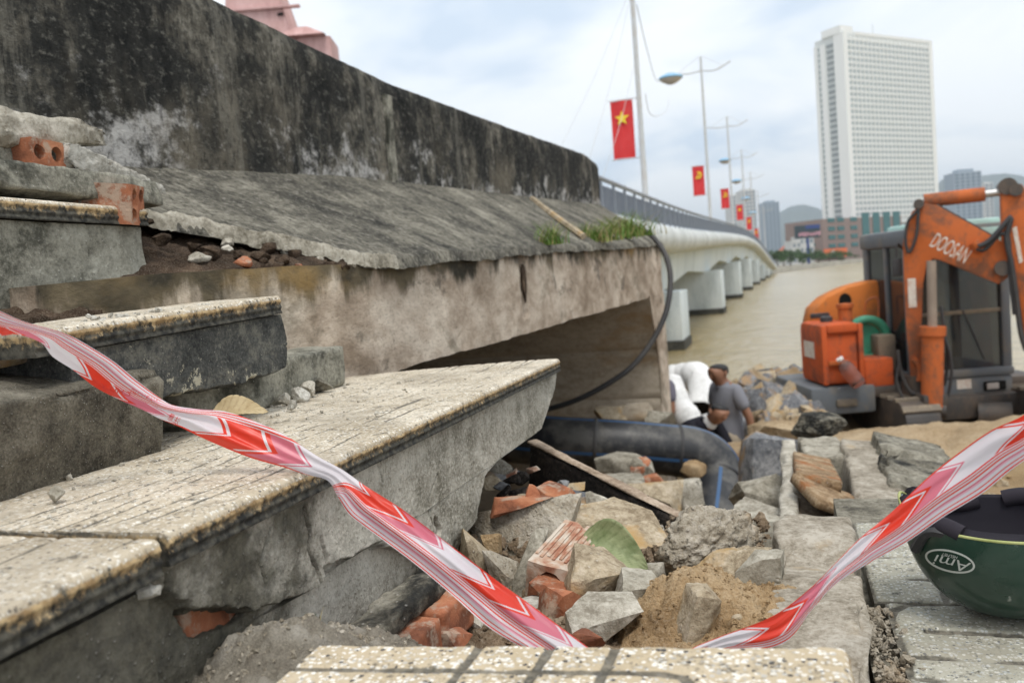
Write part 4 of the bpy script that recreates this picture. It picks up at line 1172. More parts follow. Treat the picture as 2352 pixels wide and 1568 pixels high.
def tree(px, pyb, d, h, w, lab, seed):
    rs = np.random.RandomState(seed)
    b = P(px, pyb, d)
    t = thing('shore_tree', (b[0], b[1], -2), lab, 'tree', 'trees on the far shore')
    obj('trunk', lathe_mesh([(.25, 0), (.18, h * .3), (.08, h * .7), (.01, h * .75)], 7), MAT['bark'], t)
    n = 900
    c = rs.randn(22, 3) * np.array([w * .3, w * .3, h * .16]) + np.array([0, 0, h * .62])
    ctr = c[rs.randint(0, 22, n)] + rs.randn(n, 3) * np.array([w * .09, w * .09, h * .07])
    a = rs.randn(n, 3); a /= np.linalg.norm(a, axis=1)[:, None]
    bb_ = np.cross(a, rs.randn(n, 3)); bb_ /= np.linalg.norm(bb_, axis=1)[:, None]
    s = rs.uniform(.18, .42, n)[:, None]
    v = np.stack([ctr - a * s, ctr - bb_ * s * .6, ctr + a * s, ctr + bb_ * s * .6], 1).reshape(-1, 3)
    obj('crown', mesh_np(v, np.arange(4 * n).reshape(-1, 4), smooth=False), MAT['foliage'], t)
for k, (px, d, h, w, lab) in enumerate([(1785, 300, 6.5, 6, 'dark green round tree on the quay at the bridge end'), (1800, 302, 6, 7, 'broad green tree second from the bridge end on the quay'),
        (1815, 305, 6, 6.5, 'green bushy tree on the quay under the red roofs'), (1843, 310, 5, 5, 'small olive tree on the quay below the white block'),
        (1880, 330, 5, 6, 'small tree at the foot of the billboard pole'), (1905, 350, 4, 8, 'low dark hedge tree in front of the orange sign'), (1935, 352, 4, 9, 'low dark hedge tree beside the orange sign near the water')]):
    tree(px, 600, d, h, w, lab, 50 + k)
# ------------------------------------------------------------------ the broken steps
def tile_body(x_back, x_nose, y0, y1, ztop, t, groove, seed, ny=420, ntop=110, y_end=None, y_start=None, tilt=None):
    """terrazzo tread: swept profile with a worn round nosing; `groove`(x, y) gives the cut depth 0..1"""
    r = .007
    prof = []
    for k in range(ntop): prof.append((x_back + (x_nose - r - x_back) * k / (ntop - 1), 0.0, 0.0))
    for k in range(1, 6):
        a = k / 6 * math.pi / 2; prof.append((x_nose - r + r * math.sin(a), -r + r * math.cos(a), .06 * k / 6))
    ne = 16
    for k in range(ne): prof.append((x_nose + .001 * math.sin(k), -r - (t - r) * k / (ne - 1), .1 + .9 * k / (ne - 1)))
    for k in range(1, 5): prof.append((x_nose + (x_back - x_nose) * k / 4, -t, 1.0))
    pr = np.array(prof); n = len(pr)
    s = np.linspace(0, 1, ny)
    G = np.zeros((ny, n, 3)); ed = np.zeros((ny, n)); gr = np.zeros((ny, n))
    for j in range(n):
        a0 = y0 + (y_start(pr[j, 0]) if y_start else 0); a1 = y1 + (y_end(pr[j, 0]) if y_end else 0)
        G[:, j, 0] = pr[j, 0]; G[:, j, 1] = a0 + (a1 - a0) * s; G[:, j, 2] = ztop + pr[j, 1]; ed[:, j] = pr[j, 2]
    q = G * 1.0
    top = np.zeros(n); top[:ntop] = 1
    g = groove(G[..., 0], G[..., 1]) * top[None]
    gr[:] = g
    G[..., 2] += -.0024 * g + top[None] * (.0014 * fbm(q * 18 + seed, 4) + .0006 * fbm(q * 90, 2))
    m = (ed > 0) & (ed < 1)
    G[..., 0] += np.where(m, .0012 * fbm(q * 30 + seed, 3) + .0012 * fbm(q * 110, 2) - .003 * np.maximum(0, fbm(q * np.array([9, 9, 9]) + seed * 2, 3) - .22), 0)
    # chipped nosing
    ch = np.maximum(0, fbm(np.stack([0 * q[..., 0] + seed, q[..., 1] * 14, 0 * q[..., 0]], -1), 3) - .25) * .006
    near = np.clip(1 - (x_nose - q[..., 0]) / .012, 0, 1) * (ed < .3)
    G[..., 2] -= ch * near
    if tilt is not None: G = tilt(G)
    f = [tuple(x) for x in grid_faces(ny, n, wrapv=True)] + [tuple(range(n))[::-1], tuple((ny - 1) * n + i for i in range(n))]
    me = mesh_np(G.reshape(-1, 3), f, attrs={'edge': ed.ravel(), 'groove': gr.ravel()})
    return fixn(me, 60)
def lines_groove(curves, w):
    def g(x, y):
        out = np.zeros(np.shape(x))
        for c in curves:
            d = np.abs(x - c(y)) if callable(c) else polydist(x, y, c)
            ww = w * (1 + .35 * fbm(np.stack([x * 60, y * 60, 0 * x], -1), 2))
            fade = np.clip(.75 + 2.2 * fbm(np.stack([x * 9 + 3, y * 9, 0 * x + .7], -1), 3), .12, 1)
            out = np.maximum(out, np.clip(1.6 - d / ww, 0, 1) * fade)
        return out
    return g
curvesA = [lambda y: -.548 + .010 * np.sin(y * 9 + .5), lambda y: -.578 + .016 * np.sin(y * 7.2 + 1.9), lambda y: -.612 + .013 * np.sin(y * 8.3 + 3.4),
           lambda y: -.640 + .018 * np.sin(y * 6.1 + 4.4), lambda y: -.672 + .012 * np.sin(y * 9.4 + .9), lambda y: -.71 + .017 * np.sin(y * 7.7 + 2.6), lambda y: -.752 + .014 * np.sin(y * 8.8 + 5.3),
           lambda y: -.80 + .014 * np.sin(y * 8.8 + 1.3), lambda y: -.85 + .014 * np.sin(y * 7 + 2.3), [(-.5, 1.02), (-.62, 1.06), (-.97, 1.03)], [(-.5, 1.46), (-.6, 1.43), (-.97, 1.46)]]
stepA = thing('concrete_step', (-.7, 1.0, -.5), 'lowest broken step with cream terrazzo tread overhanging to a sharp point', 'step', 'steps of the broken stair')
JY = .572
wpart('terrazzo_tile', tile_body(-.99, -.5, JY + .006, 1.92, -.186, .029, lines_groove(curvesA, .0022), 3, 520, 150, y_end=lambda x: interp(x, [(-.99, -.21), (-.85, -.12), (-.7, -.05), (-.56, .0), (-.5, 0)]) if True else 0), MAT['tile_cream'], stepA)
curvesN = [lambda y: -.535 + .012 * np.sin(y * 9 + 2.5), lambda y: -.585 + .02 * np.sin(y * 7 + .3), lambda y: -.64 + .016 * np.sin(y * 8 + 2), lambda y: -.70 + .02 * np.sin(y * 7)]
wpart('terrazzo_tile', tile_body(-.9, -.4985, -.5, JY - .005, -.188, .031, lines_groove(curvesN, .0022), 9, 260, 90), MAT['tile_cream'], stepA)

def px2(line, X): return [tuple(PX(a, b, X)[1:]) for a, b in line]
XR = -.514
# render on the riser: its broken far end, the cracks and the hole down to the brick are cut into the body
endline = px2([(1278, 868), (1270, 905), (1252, 960), (1238, 1008), (1196, 1030), (1145, 1055), (1112, 1095), (1102, 1150), (1094, 1195), (1066, 1232), (1030, 1290), (1002, 1330), (985, 1350), (960, 1420), (940, 1500)], XR)
ez = np.array([p[1] for p in endline])[::-1]; ey = np.array([p[0] for p in endline])[::-1]
nzr, nyr = 230, 640
Zr = np.linspace(-.52, -.214, nzr)
G = np.zeros((nyr, nzr, 3))
ye = np.interp(Zr, ez, ey) + .010 * n1(Zr * 60, 4, 4) + .004 * n1(Zr * 220, 5, 2)
ys0 = JY + .004 + .008 * n1(Zr * 30, 7)
s = np.linspace(0, 1, nyr)
for j in range(nzr):
    G[:, j, 1] = ys0[j] + (ye[j] - ys0[j]) * s; G[:, j, 2] = Zr[j]
Yv, Zv = G[..., 1], G[..., 2]
wob = .006 * fbm(np.stack([Yv * 45, Zv * 45, 0 * Yv], -1), 4, .65)
dep = np.zeros_like(Yv)
lower = px2([(330, 1300), (365, 1330), (400, 1372), (452, 1402), (470, 1412), (590, 1402), (622, 1392), (735, 1352), (752, 1330), (745, 1300), (790, 1285), (872, 1252), (930, 1262), (1000, 1300), (1003, 1330), (1010, 1400), (990, 1700), (200, 1700), (200, 1300)], XR)
dep += .020 * inpoly(Yv + wob, Zv + wob, lower)
hole = px2([(446, 1402), (470, 1396), (560, 1398), (600, 1405), (575, 1430), (540, 1447), (500, 1462), (478, 1462), (462, 1430)], XR)
dep += .022 * inpoly(Yv + wob, Zv + wob, hole)
dp_ = np.pad(dep, 1, mode='edge'); dep = (dp_[1:-1, 1:-1] * 2 + dp_[:-2, 1:-1] + dp_[2:, 1:-1] + dp_[1:-1, :-2] + dp_[1:-1, 2:]) / 6
for line, w_, d_ in (([(700, 1165), (712, 1220), (708, 1260), (728, 1305), (742, 1352), (748, 1420)], .0018, .011), ([(738, 1235), (752, 1290)], .0024, .012),
                     ([(1003, 1090), (985, 1150), (992, 1200), (1000, 1240), (1018, 1268)], .0013, .008), ([(905, 1130), (890, 1180), (900, 1215)], .0012, .008), ([(540, 1447), (600, 1490), (645, 1500)], .004, .016),
                     ([(1000, 1195), (1010, 1215), (1002, 1235)], .005, .025), ([(752, 1330), (800, 1300), (870, 1252)], .004, .016), ([(640, 1500), (720, 1470), (770, 1400), (752, 1352)], .003, .014), ([(880, 985), (868, 1060), (880, 1110)], .0011, .006), ([(1120, 930), (1105, 985), (1118, 1040)], .001, .006), ([(620, 1215), (600, 1290), (612, 1345)], .0012, .006)):
    dd = polydist(Yv + wob * .6, Zv + wob * .6, px2(line, XR))
    dep = np.maximum(dep, d_ * np.clip(1.5 - dd / w_, 0, 1) + dep * 0) + 0
G[..., 0] = XR - dep + .0035 * fbm(G * 16 + 1, 4) + .0012 * fbm(np.stack([0 * Yv, Yv * 120, Zv * 120], -1), 3)
G[..., 0] += .010 * np.clip((-.46 - Zv) / .06, 0, 1)
ms_ = np.clip((.95 - Yv) / .3, 0, .85) + .9 * np.clip((-.40 - Zv) / .08, 0, 1) + .5 * np.clip((Yv - .95) / .1, 0, 1) * np.clip((-.33 - Zv) / .06, 0, 1)
wpart('riser_render', slab_grid(G, np.array([-.24, 0, 0]), {'moss': ms_}, 70), MAT['riser_grey'], stepA)
hb = np.array([PX(a, b, XR - .026) for a, b in ((438, 1390), (610, 1470))])
wpart('exposed_brick', rough_box_mesh((.03, abs(hb[1][1] - hb[0][1]) + .02, abs(hb[1][2] - hb[0][2]) + .01), 4, .006, .004, .003), MAT['clay'], stepA).location = Vector((XR - .0425, hb[:, 1].mean(), hb[:, 2].mean())) - stepA.location
# near part of the riser, mossy and out of focus
nzr, nyr = 70, 130
G = np.zeros((nyr, nzr, 3)); G[..., 1] = np.linspace(-.5, JY - .008, nyr)[:, None]; G[..., 2] = np.linspace(-.56, -.229, nzr)[None]
G[..., 0] = -.513 + .004 * fbm(G * 12, 4) + .0015 * fbm(G * 70, 3)
wpart('riser_render', slab_grid(G, np.array([-.2, 0, 0]), {'moss': np.full(G.shape[:2], 1.15)}), MAT['riser_grey'], stepA)
for k, (a, b, sz) in enumerate(((350, 1325, .016), (338, 1290, .012), (362, 1345, .012), (345, 1355, .018))):
    o = obj('mortar_crumb', rock_mesh(600 + k, 10, size=(sz, sz, sz)), MAT['white_mortar'] if k % 2 else MAT['conc_dark'], stepA, loc=Vector(PX(a, b, -.508)) - stepA.location)

# step B: loose rough block, then the hanging piece with its terrazzo nosing
def world_box(name, centre, dims, rot, mat, parent=None, label=None, cat=None, group=None, **k):
    o = obj(name, rough_box_mesh(dims, **k), mat, parent, label, cat, group)
    o.rotation_euler = [math.radians(a) for a in rot]
    o.location = Vector(centre) - (parent.location if parent is not None else Vector((0, 0, 0)))
    return o
world_box('rough_concrete_block', (-.892, .40, -.122), (.25, 1.06, .122), (0, 9, 2), MAT['block_rough'], None, 'rough grey concrete block lying on cream tread under the barrier tape', 'concrete block', seed=11, res=.006, rnd=.005, rough=.004, chip=.014, maxn=170)
stepB = thing('concrete_step', (-.95, 1.0, -.19), 'second broken step with black stained riser hanging over the cream tread', 'step', 'steps of the broken stair')
wpart('terrazzo_tile', tile_body(-1.02, -.795, .745, 1.243, .008, .03, lines_groove([], .002), 21, 220, 60, y_end=lambda x: .01 * (x + .8), tilt=lambda G: G + np.stack([0 * G[..., 0], 0 * G[..., 0], (G[..., 1] - 1.24) * .042], -1)), MAT['tile_cream'], stepB)
nzr, nyr = 90, 200
Zr = np.linspace(0, 1, nzr); Yr_ = np.linspace(.80, 1.25, nyr)
bot = np.interp(Yr_, *zip(*sorted(px2([(400, 910), (450, 902), (505, 893), (560, 888), (585, 872), (612, 868), (660, 850)], -.8)))) + .006 * n1(Yr_ * 40, 3, 4)
G = np.zeros((nyr, nzr, 3)); G[..., 1] = Yr_[:, None] + .014 * np.clip((Yr_[:, None] - 1.1) / .15, 0, 1) * np.sin(Zr[None] * 3.1)
topz = -.024 + (Yr_ - 1.24) * .042
G[..., 2] = bot[:, None] + (topz - bot)[:, None] * Zr[None]
G[..., 0] = -.803 + .003 * fbm(G * 20 + 6, 4) + .001 * fbm(G * 120, 2) - .03 * np.clip(1 - Zr[None] / .06, 0, 1) ** 2 * .5
wpart('riser_render', slab_grid(G, np.array([-.17, 0, 0]), None, 65), MAT['riser_dark'], stepB)
world_box('concrete_block', (-.925, 1.32, -.145), (.12, .52, .085), (0, 0, 1), MAT['step_block'], None, 'low grey block stub on cream tread beneath the hanging black riser', 'concrete block', seed=14, res=.01, rnd=.006, rough=.004, chip=.006)
world_box('broken_tread_piece', tuple(PX(20, 800, -.93)), (.12, .20, .03), (0, 3, 6), MAT['conc_tan'], None, 'small tan tread fragment lying behind the rough block', 'concrete slab', seed=71, res=.007, rnd=.004, rough=.004, chip=.012)
world_box('brick_stub', tuple(PX(95, 808, -.90)), (.10, .07, .05), (0, 0, 8), MAT['clay_dusty'], None, 'dusty brown brick stub behind the rough block under the tape', 'brick', seed=73, res=.006, rnd=.004, rough=.004, chip=.01)
# step C and the rubble on top of it
stepC = thing('concrete_step', (-1.25, 1.0, 0), 'third step block with grey render and ochre edged tread', 'step', 'steps of the broken stair')
nzr, nyr = 70, 170
G = np.zeros((nyr, nzr, 3)); Zr = np.linspace(-.09, .152, nzr); G[..., 1] = np.linspace(-.4, 1.305, nyr)[:, None]
G[..., 1] += np.clip((G[..., 1] - 1.1) / .2, 0, 1) * (.012 * np.sin(np.linspace(0, 5, nzr))[None] - .03 * np.linspace(1, 0, nzr)[None] ** 2)
G[..., 2] = Zr[None] + .02 * np.clip(.06 - (Zr[None] + .03), 0, 1) * 0
G[..., 0] = -1.103 + .006 * fbm(G * 8 + 2, 4) + .002 * fbm(G * 40, 3) - .05 * np.clip(1 - (Zr[None] + .03) / .05, 0, 1) ** 2 * np.clip((G[..., 1] - .9) / .3, 0, 1)
for ln in ([(105, 490), (112, 560), (125, 600)], [(205, 495), (215, 560), (212, 620)]):
    G[..., 0] -= .008 * np.clip(1.4 - polydist(G[..., 1], G[..., 2], px2(ln, -1.1)) / .003, 0, 1)
wpart('riser_render', slab_grid(G, np.array([-.22, 0, 0])), MAT['step_block'], stepC)
wpart('terrazzo_tile', tile_body(-1.35, -1.094, -.4, 1.30, .186, .032, lines_groove([], .002), 33, 200, 40, y_end=lambda x: .02 * math.sin(x * 40)), MAT['tile_cream'], stepC)
world_box('broken_tread_piece', tuple(PX(60, 440, -1.2) + np.array([0, 0, .0])), (.16, .50, .05), (0, -8, 3), MAT['step_block'], None, 'thin grey slab piece lying on the ochre edged tread', 'concrete slab', seed=5, res=.008, rnd=.004, rough=.006, chip=.014)
world_box('broken_tread_piece', tuple(PX(175, 447, -1.22)), (.12, .17, .06), (0, 4, 14), MAT['conc_light'], None, 'short pale broken slab piece beside the upper hollow brick', 'concrete slab', seed=8, res=.007, rnd=.005, rough=.008, chip=.02)
stepD = thing('concrete_step', (-1.43, .9, .2), 'top broken step of grey blocks against the black parapet wall', 'step', 'steps of the broken stair')
world_box('step_block', (-1.425, .87, .275), (.13, 1.12, .21), (0, 0, 0), MAT['step_block'], stepD, seed=17, res=.012, rnd=.012, rough=.007, chip=.015)
world_box('mortar_slope', tuple(PX(222, 408, -1.38)), (.14, .30, .06), (-13, 6, 0), MAT['white_mortar'], stepD, seed=19, res=.007, rnd=.006, rough=.012, chip=.03, freq=30)
world_box('step_block', tuple(PX(185, 440, -1.405)), (.13, .33, .10), (-10, 0, 0), MAT['step_block'], stepD, seed=23, res=.01, rnd=.008, rough=.006, chip=.012)
world_box('mortar_cap', tuple(PX(40, 305, -1.42)), (.15, .34, .05), (3, 4, 0), MAT['conc_light'], stepD, seed=20, res=.008, rnd=.006, rough=.010, chip=.025, freq=30)

def hollow_brick_mesh(L=.18, W=.078, H=.078, nh=2, seed=1, broken=.02, ribs=True):
    """fired clay block: outer skin with grooves, round holes right through, ragged far end"""
    rows = nh
    cell = W / nh
    bm = bmesh.new()
    nseg = 16
    out = []; inn = []
    # square outline sampled with the same count as each hole, cell by cell
    for end, x in ((0, 0.0), (1, L)):
        pass
    ms = []
    for i in range(nh):
        for j in range(max(1, round(H / cell))):
            ch = H / max(1, round(H / cell))
            cx = -W / 2 + (i + .5) * cell; cz = -H / 2 + (j + .5) * ch
            ang = np.linspace(0, 2 * math.pi, nseg, endpoint=False) + math.pi / 4
            sq = []
            for a in ang:
                c, s_ = math.cos(a), math.sin(a); m_ = max(abs(c), abs(s_)); sq.append((c / m_ * cell / 2, s_ / m_ * ch / 2))
            hr = min(cell, ch) * .34
            ci = [(hr * math.cos(a), hr * math.sin(a)) for a in ang]
            nx = 12
            V = []
            for k in range(nx):
                x = L * k / (nx - 1)
                for (u, w_) in sq: V.append((x, cx + u, cz + w_))
            for k in range(nx):
                x = L * k / (nx - 1)
                for (u, w_) in ci: V.append((x, cx + u, cz + w_))
            F_ = [tuple(q) for q in grid_faces(nx, nseg, wrapv=True)] + [tuple(q[::-1]) for q in grid_faces(nx, nseg, wrapv=True, off=nx * nseg)]
            for e_, base in ((0, 0), (1, (nx - 1) * nseg)):
                for t in range(nseg):
                    t2 = (t + 1) % nseg
                    F_.append((base + t, base + t2, nx * nseg + base + t2, nx * nseg + base + t))
            V = np.array(V)
            jag = broken * (.5 + fbm(V * 45 + seed * 5, 3) * 2.2)
            V[:, 0] -= np.clip((V[:, 0] / L - .75) * 4, 0, 1) * np.maximum(jag, 0)
            V[:, 0] += np.clip(1 - V[:, 0] / L * 8, 0, 1) * np.maximum(0, broken * 1.6 * fbm(V * 35 + seed * 9 + 40, 3))
            ms.append(mesh_np(V, F_))
    me = join_meshes(ms)
    bm = bmesh.new(); bm.from_mesh(me); bmesh.ops.remove_doubles(bm, verts=bm.verts, dist=1e-5); bmesh.ops.recalc_face_normals(bm, faces=bm.faces); bm.to_mesh(me); bm.free()
    me.polygons.foreach_set('use_smooth', np.ones(len(me.polygons), bool)); me.set_sharp_from_angle(angle=math.radians(40))
    return me
def brick_at(p, dirx, up, label, seed, L=.18, W=.085, H=.085, nh=2, mat='clay', broken=.02, parent=None):
    dx = Vector(dirx).normalized(); z = Vector(up); y = z.cross(dx).normalized(); z = dx.cross(y)
    o = obj('hollow_brick', hollow_brick_mesh(L, W, H, nh, seed, broken), MAT[mat], None, label, 'brick', 'broken hollow clay bricks')
    o.matrix_world = Matrix.Translation(Vector(p)) @ Matrix((dx, y, z)).transposed().to_4x4()
    return o
brick_at(PX(112, 352, -1.32), (-.95, -.1, .0), (0, 0, 1), 'orange hollow brick with two holes under the top mortar cap', 3, .12, .088, .05, 2, broken=.006)
brick_at(PX(317, 472, -1.085), (-.80, -.35, .1), (.1, 0, 1), 'bright orange hollow brick sticking out above the third step', 5, .16, .07, .07, 2, broken=.008)

# ------------------------------------------------------------------ near tread fragment, curb, pavement
gz = lines_groove([[(-.262, .4), (-.251, .9)], [(-.203, .4), (-.190, .9)], [(-.150, .4), (-.136, .9)], [(-.5, .612), (-.24, .612), (-.10, .612), (-.085, .606), (-.075, .590), (-.07, .5)]], .0036)
def slabtilt(G):
    Q = G.copy(); Q[..., 2] += (G[..., 0] + .15) * .012; Q[..., 1] += (G[..., 0] + .18) * .09
    return Q
slab_me = tile_body(-.40, .034, .30, .655, -.300, .032, gz, 41, 300, 330, y_end=lambda x: .0008 * math.sin(x * 160) + .001 * math.sin(x * 23), tilt=slabtilt)
obj('terrazzo_slab', slab_me, MAT['tile_yellow'], None, 'yellow speckled terrazzo slab with grooves and a rounded end at the pit edge', 'tile slab')
world_box('slab_bed', (-.2, .44, -.45), (.40, .30, .235), (0, 0, 5), MAT['conc_dark'], None, 'grey concrete bed under the yellow terrazzo slab', 'concrete block', seed=44, res=.02)
G_ = rough_box_mesh((.115, .62, .12), 51, .006, .007, .005, .03, 26, 110)
cb = obj('curb_stone', G_, MAT['curb'], None, 'pale grey curb stone between the rubble pit and the tiled pavement', 'curb', loc=(.022, 1.145, -.48))
cb.rotation_euler = (0, 0, math.radians(-1.6))
# tiles of the pavement on the right, grooved
pav = obj('pavement', box_mesh((.085, .45, -.60), (1.6, 1.98, -.533)), MAT['conc_dark'], kind='structure')
def pave_tile(x0, x1, y0, y1, seed, curves, dz=0, tl=(0, 0)):
    nx, ny_ = 120, 120
    A, B = np.meshgrid(np.linspace(x0, x1, nx), np.linspace(y0, y1, ny_), indexing='ij')
    G = np.stack([A, B, np.full_like(A, -.5 + dz)], -1)
    g = lines_groove(curves, .0060)(A, B)
    edge = np.minimum(np.minimum(A - x0, x1 - A), np.minimum(B - y0, y1 - B))
    jag = .004 + .006 * np.abs(fbm(G * 20 + seed, 3))
    g = np.maximum(g, np.clip(1.3 - edge / jag, 0, 1) * .8)
    G[..., 2] += -.005 * g + .002 * fbm(G * 16 + seed, 4) + tl[0] * (A - x0) + tl[1] * (B - y0)
    c = slab_grid(G, np.array([0, 0, -.028]), {'groove': g, 'edge': np.zeros_like(g)}, 60)
    return obj('terrazzo_tile', c, MAT['tile_pale'], pav)
arc = lambda cx, cy, r, a0, a1: [(cx + r * math.cos(math.radians(a)), cy + r * math.sin(math.radians(a))) for a in np.linspace(a0, a1, 16)]
c1 = [arc(.175, 1.24, .055, 90, 180) + [(.12, .9)], [(.175, 1.295), (.6, 1.30)], [(.12, 1.12), (.6, 1.125)], [(.12, 1.06), (.25, 1.06)] + arc(.25, .97, .09, 90, 0), [(.34, .97), (.34, .6)], [(.12, .99), (.22, .99)] + arc(.22, .93, .06, 90, 0), [(.16, 1.2), (.6, 1.2)]]
pave_tile(.118, .515, .90, 1.298, 3, c1)
pave_tile(.118, .515, .50, .893, 4, [[(.2, .5), (.2, .9)], [(.28, .5), (.28, .9)], [(.36, .5), (.36, .9)]], -.006)
pave_tile(.522, .92, .90, 1.298, 5, [[(.6, .9), (.6, 1.3)], [(.7, .9), (.7, 1.3)]], -.004)
pave_tile(.522, .92, 1.305, 1.70, 6, [[(.6, 1.3), (.7, 1.7)]], -.003)
pave_tile(.105, .515, 1.305, 1.70, 7, [[(.12, 1.4), (.5, 1.4)], [(.12, 1.5), (.5, 1.52)], [(.2, 1.3), (.24, 1.7)]], -.002)
# crumbled mortar along the curb
def gravel(name, n, placer, szr, mats, label, cat, seed, seg=3):
    rs = np.random.RandomState(seed)
    protos = []
    for k in range(6):
        U, f = cube_surface(seg, seg, seg); p = U / np.linalg.norm(U, axis=1)[:, None] ** .6
        for c_ in range(9):
            nn = rs.randn(3); nn /= np.linalg.norm(nn); e_ = np.maximum(0, p @ nn - rs.uniform(.45, .75)); p = p - e_[:, None] * nn
        p = (p + .10 * rs.randn(*p.shape)) * rs.uniform(.55, 1.15, 3); protos.append(p)
    V = []; Fs = []; off = 0
    for k in range(n):
        c = placer(rs)
        s = szr[0] * (szr[1] / szr[0]) ** (rs.rand() ** 1.7)
        q = Vector(rs.randn(3)).normalized(); ang = rs.rand() * 6
        Rm = np.array(Matrix.Rotation(ang, 3, q))
        p = protos[k % 6] @ Rm.T * s + c + np.array([0, 0, s * .3]); V.append(p); Fs.append(f + off); off += len(p)
    return obj(name, mesh_np(np.concatenate(V), np.concatenate(Fs), angle=32), mats, None, label, cat, kind='stuff')
gravel('curb_gravel', 900, lambda rs: np.array([.085 + abs(rs.randn()) * .022, rs.uniform(.72, 1.28), -.512 + rs.rand() * .01]), (.0018, .009), MAT['mortar_lump'], 'grey mortar crumbs between the curb stone and the paving tiles', 'gravel', 5)
gravel('tread_gravel', 210, lambda rs: (lambda y: np.array([-.53 - .36 * rs.rand() ** .7, y, -.187]))(rs.uniform(.62, 1.62)), (.0015, .006), MAT['conc_light'], 'tiny grit scattered over the cream terrazzo tread', 'gravel', 6)
gravel('nosing_gravel', 60, lambda rs: np.array([-.81 - rs.rand() * .05, rs.uniform(.86, 1.12), -.004 - (1.24 - rs.rand() * .3 - 1.0) * .03]), (.003, .009), MAT['white_mortar'], 'pale crumbs along the edge of the hanging step', 'gravel', 8)
# crumbs and stones on the cream tread
for k, (a, b, sz, m_, lab) in enumerate(((545, 905, (.10, .13, .055), 'conc_light', 'flat pale mortar slab leaning on the grey block stub'), (690, 915, (.035, .04, .032), 'white_mortar', 'knobbly white mortar lump on the cream tread'),
        (712, 905, (.03, .035, .035), 'conc_light', 'grey mortar lump right beside the knobbly white one'), (730, 895, (.05, .05, .03), 'conc_dark', 'dark stone at the foot of the pinkish beam'), (655, 925, (.026, .026, .02), 'conc_light', 'small grey crumb left of the knobbly white mortar lump'),
        (672, 938, (.02, .02, .016), 'white_mortar', 'tiny white crumb in front of the knobbly mortar lump'), (128, 1140, (.022, .02, .012), 'conc_grey', 'lone grey crumb on tread before the rough block'))):
    p = PZ(a, b, -.18); o = obj('mortar_lump', rock_mesh(700 + k, 18, 7, .16, .16, size=sz), MAT[m_], None, lab, 'rubble', loc=Vector(p) + Vector((0, 0, sz[2] * .25))); o.rotation_euler = (.2 * k, .3, k)
# ------------------------------------------------------------------ rubble pit
LUMPY = ('mortar_boulder', 'round_stone', 'sand_clod', 'rough_boulder')
def chunk(name, px, py, d, size, mat, label, cat='rubble', seed=0, rot=(0, 0, 0), n=20, cuts=9, rough=.10, fine=.06, group=None, flat=.72):
    o = obj(name, rock_mesh(seed, n, cuts, rough, fine * 1.35, flat, size) if name in LUMPY else hull_mesh(seed, [q * 1.1 for q in size], 15, .7, 6 if n >= 24 else (4 if n >= 14 else 2)), MAT[mat], None, label, cat, group, loc=Vector(P(px, py, d)))
    o.rotation_euler = [math.radians(a) for a in rot]
    return o
def wide(wpx, d): return wpx * d / FPX
R_ = MAT
chunk('mortar_boulder', 1612, 1248, 1.34, (.195, .16, .14), 'mortar_lump', 'big knobbly mortar lump in the middle of the rubble pit', seed=3, rot=(10, -14, 20), n=46, cuts=10, rough=.16, fine=.11)
chunk('mortar_boulder', 1700, 1318, 1.22, (.15, .12, .075), 'conc_tan', 'ochre sandy lump leaning under the big knobbly mortar lump', seed=9, rot=(0, -28, 30), n=40, rough=.12, fine=.09)
chunk('grey_lump', 1745, 1322, 1.16, (.062, .06, .07), 'conc_grey', 'grey egg shaped concrete lump against the curb stone', seed=12, n=30, fine=.07)
chunk('concrete_chunk', 1215, 1200, 1.54, (.20, .15, .10), 'mortar_lump', 'wide rough mortar chunk carrying broken orange brick', seed=17, rot=(4, -6, 24), n=40, fine=.12, flat=.66)
chunk('concrete_chunk', 1385, 1170, 1.70, (.068, .06, .052), 'conc_light', 'small pale square chunk in front of the black board', seed=22, rot=(0, 8, 10), n=26, cuts=12, fine=.04)
chunk('concrete_chunk', 1430, 1200, 1.72, (.032, .03, .024), 'white_mortar', 'small white chip beside the pale square chunk', seed=23, n=16)
chunk('concrete_slab_piece', 1405, 1232, 1.56, (.20, .16, .06), 'conc_tan', 'tan slab piece lying behind the green leaf', seed=26, rot=(8, 12, -20), n=34, fine=.07, flat=.6)
chunk('concrete_chunk', 1098, 1292, 1.36, (.07, .09, .1), 'conc_tan', 'smooth tan stone leaning against the broken riser end', seed=31, rot=(20, 10, 40), n=26, fine=.03)
chunk('concrete_chunk', 1155, 1310, 1.33, (.042, .05, .085), 'mortar_lump', 'upright tan mortar lump beside the smooth tan stone', seed=33, rot=(0, -14, 10), n=26, fine=.12)
chunk('concrete_chunk', 1128, 1252, 1.42, (.034, .04, .04), 'sand', 'small ochre clod above the smooth tan stone', seed=35, n=18, fine=.1)
chunk('concrete_slab_piece', 1212, 1318, 1.30, (.030, .10, .105), 'conc_grey', 'thin upright grey slab left of the ribbed brick', seed=38, rot=(16, 26, 12), n=28, cuts=7, fine=.05, flat=.62)
chunk('concrete_chunk', 1382, 1334, 1.22, (.10, .10, .085), 'conc_tan', 'brown rounded block behind the ribbed hollow brick', seed=41, rot=(0, 10, 25), n=34, fine=.05, flat=.66)
chunk('concrete_chunk', 1462, 1392, 1.15, (.06, .06, .085), 'conc_grey', 'grey chunk below the green leaf tip', seed=43, rot=(10, 14, 0), n=30, fine=.12)
chunk('ribbed_mortar_block', 1382, 1425, 1.09, (.085, .07, .06), 'conc_light', 'pale block with rib marks in front of the hollow brick', seed=46, rot=(14, -6, 26), n=34, cuts=12, fine=.05, flat=.6)
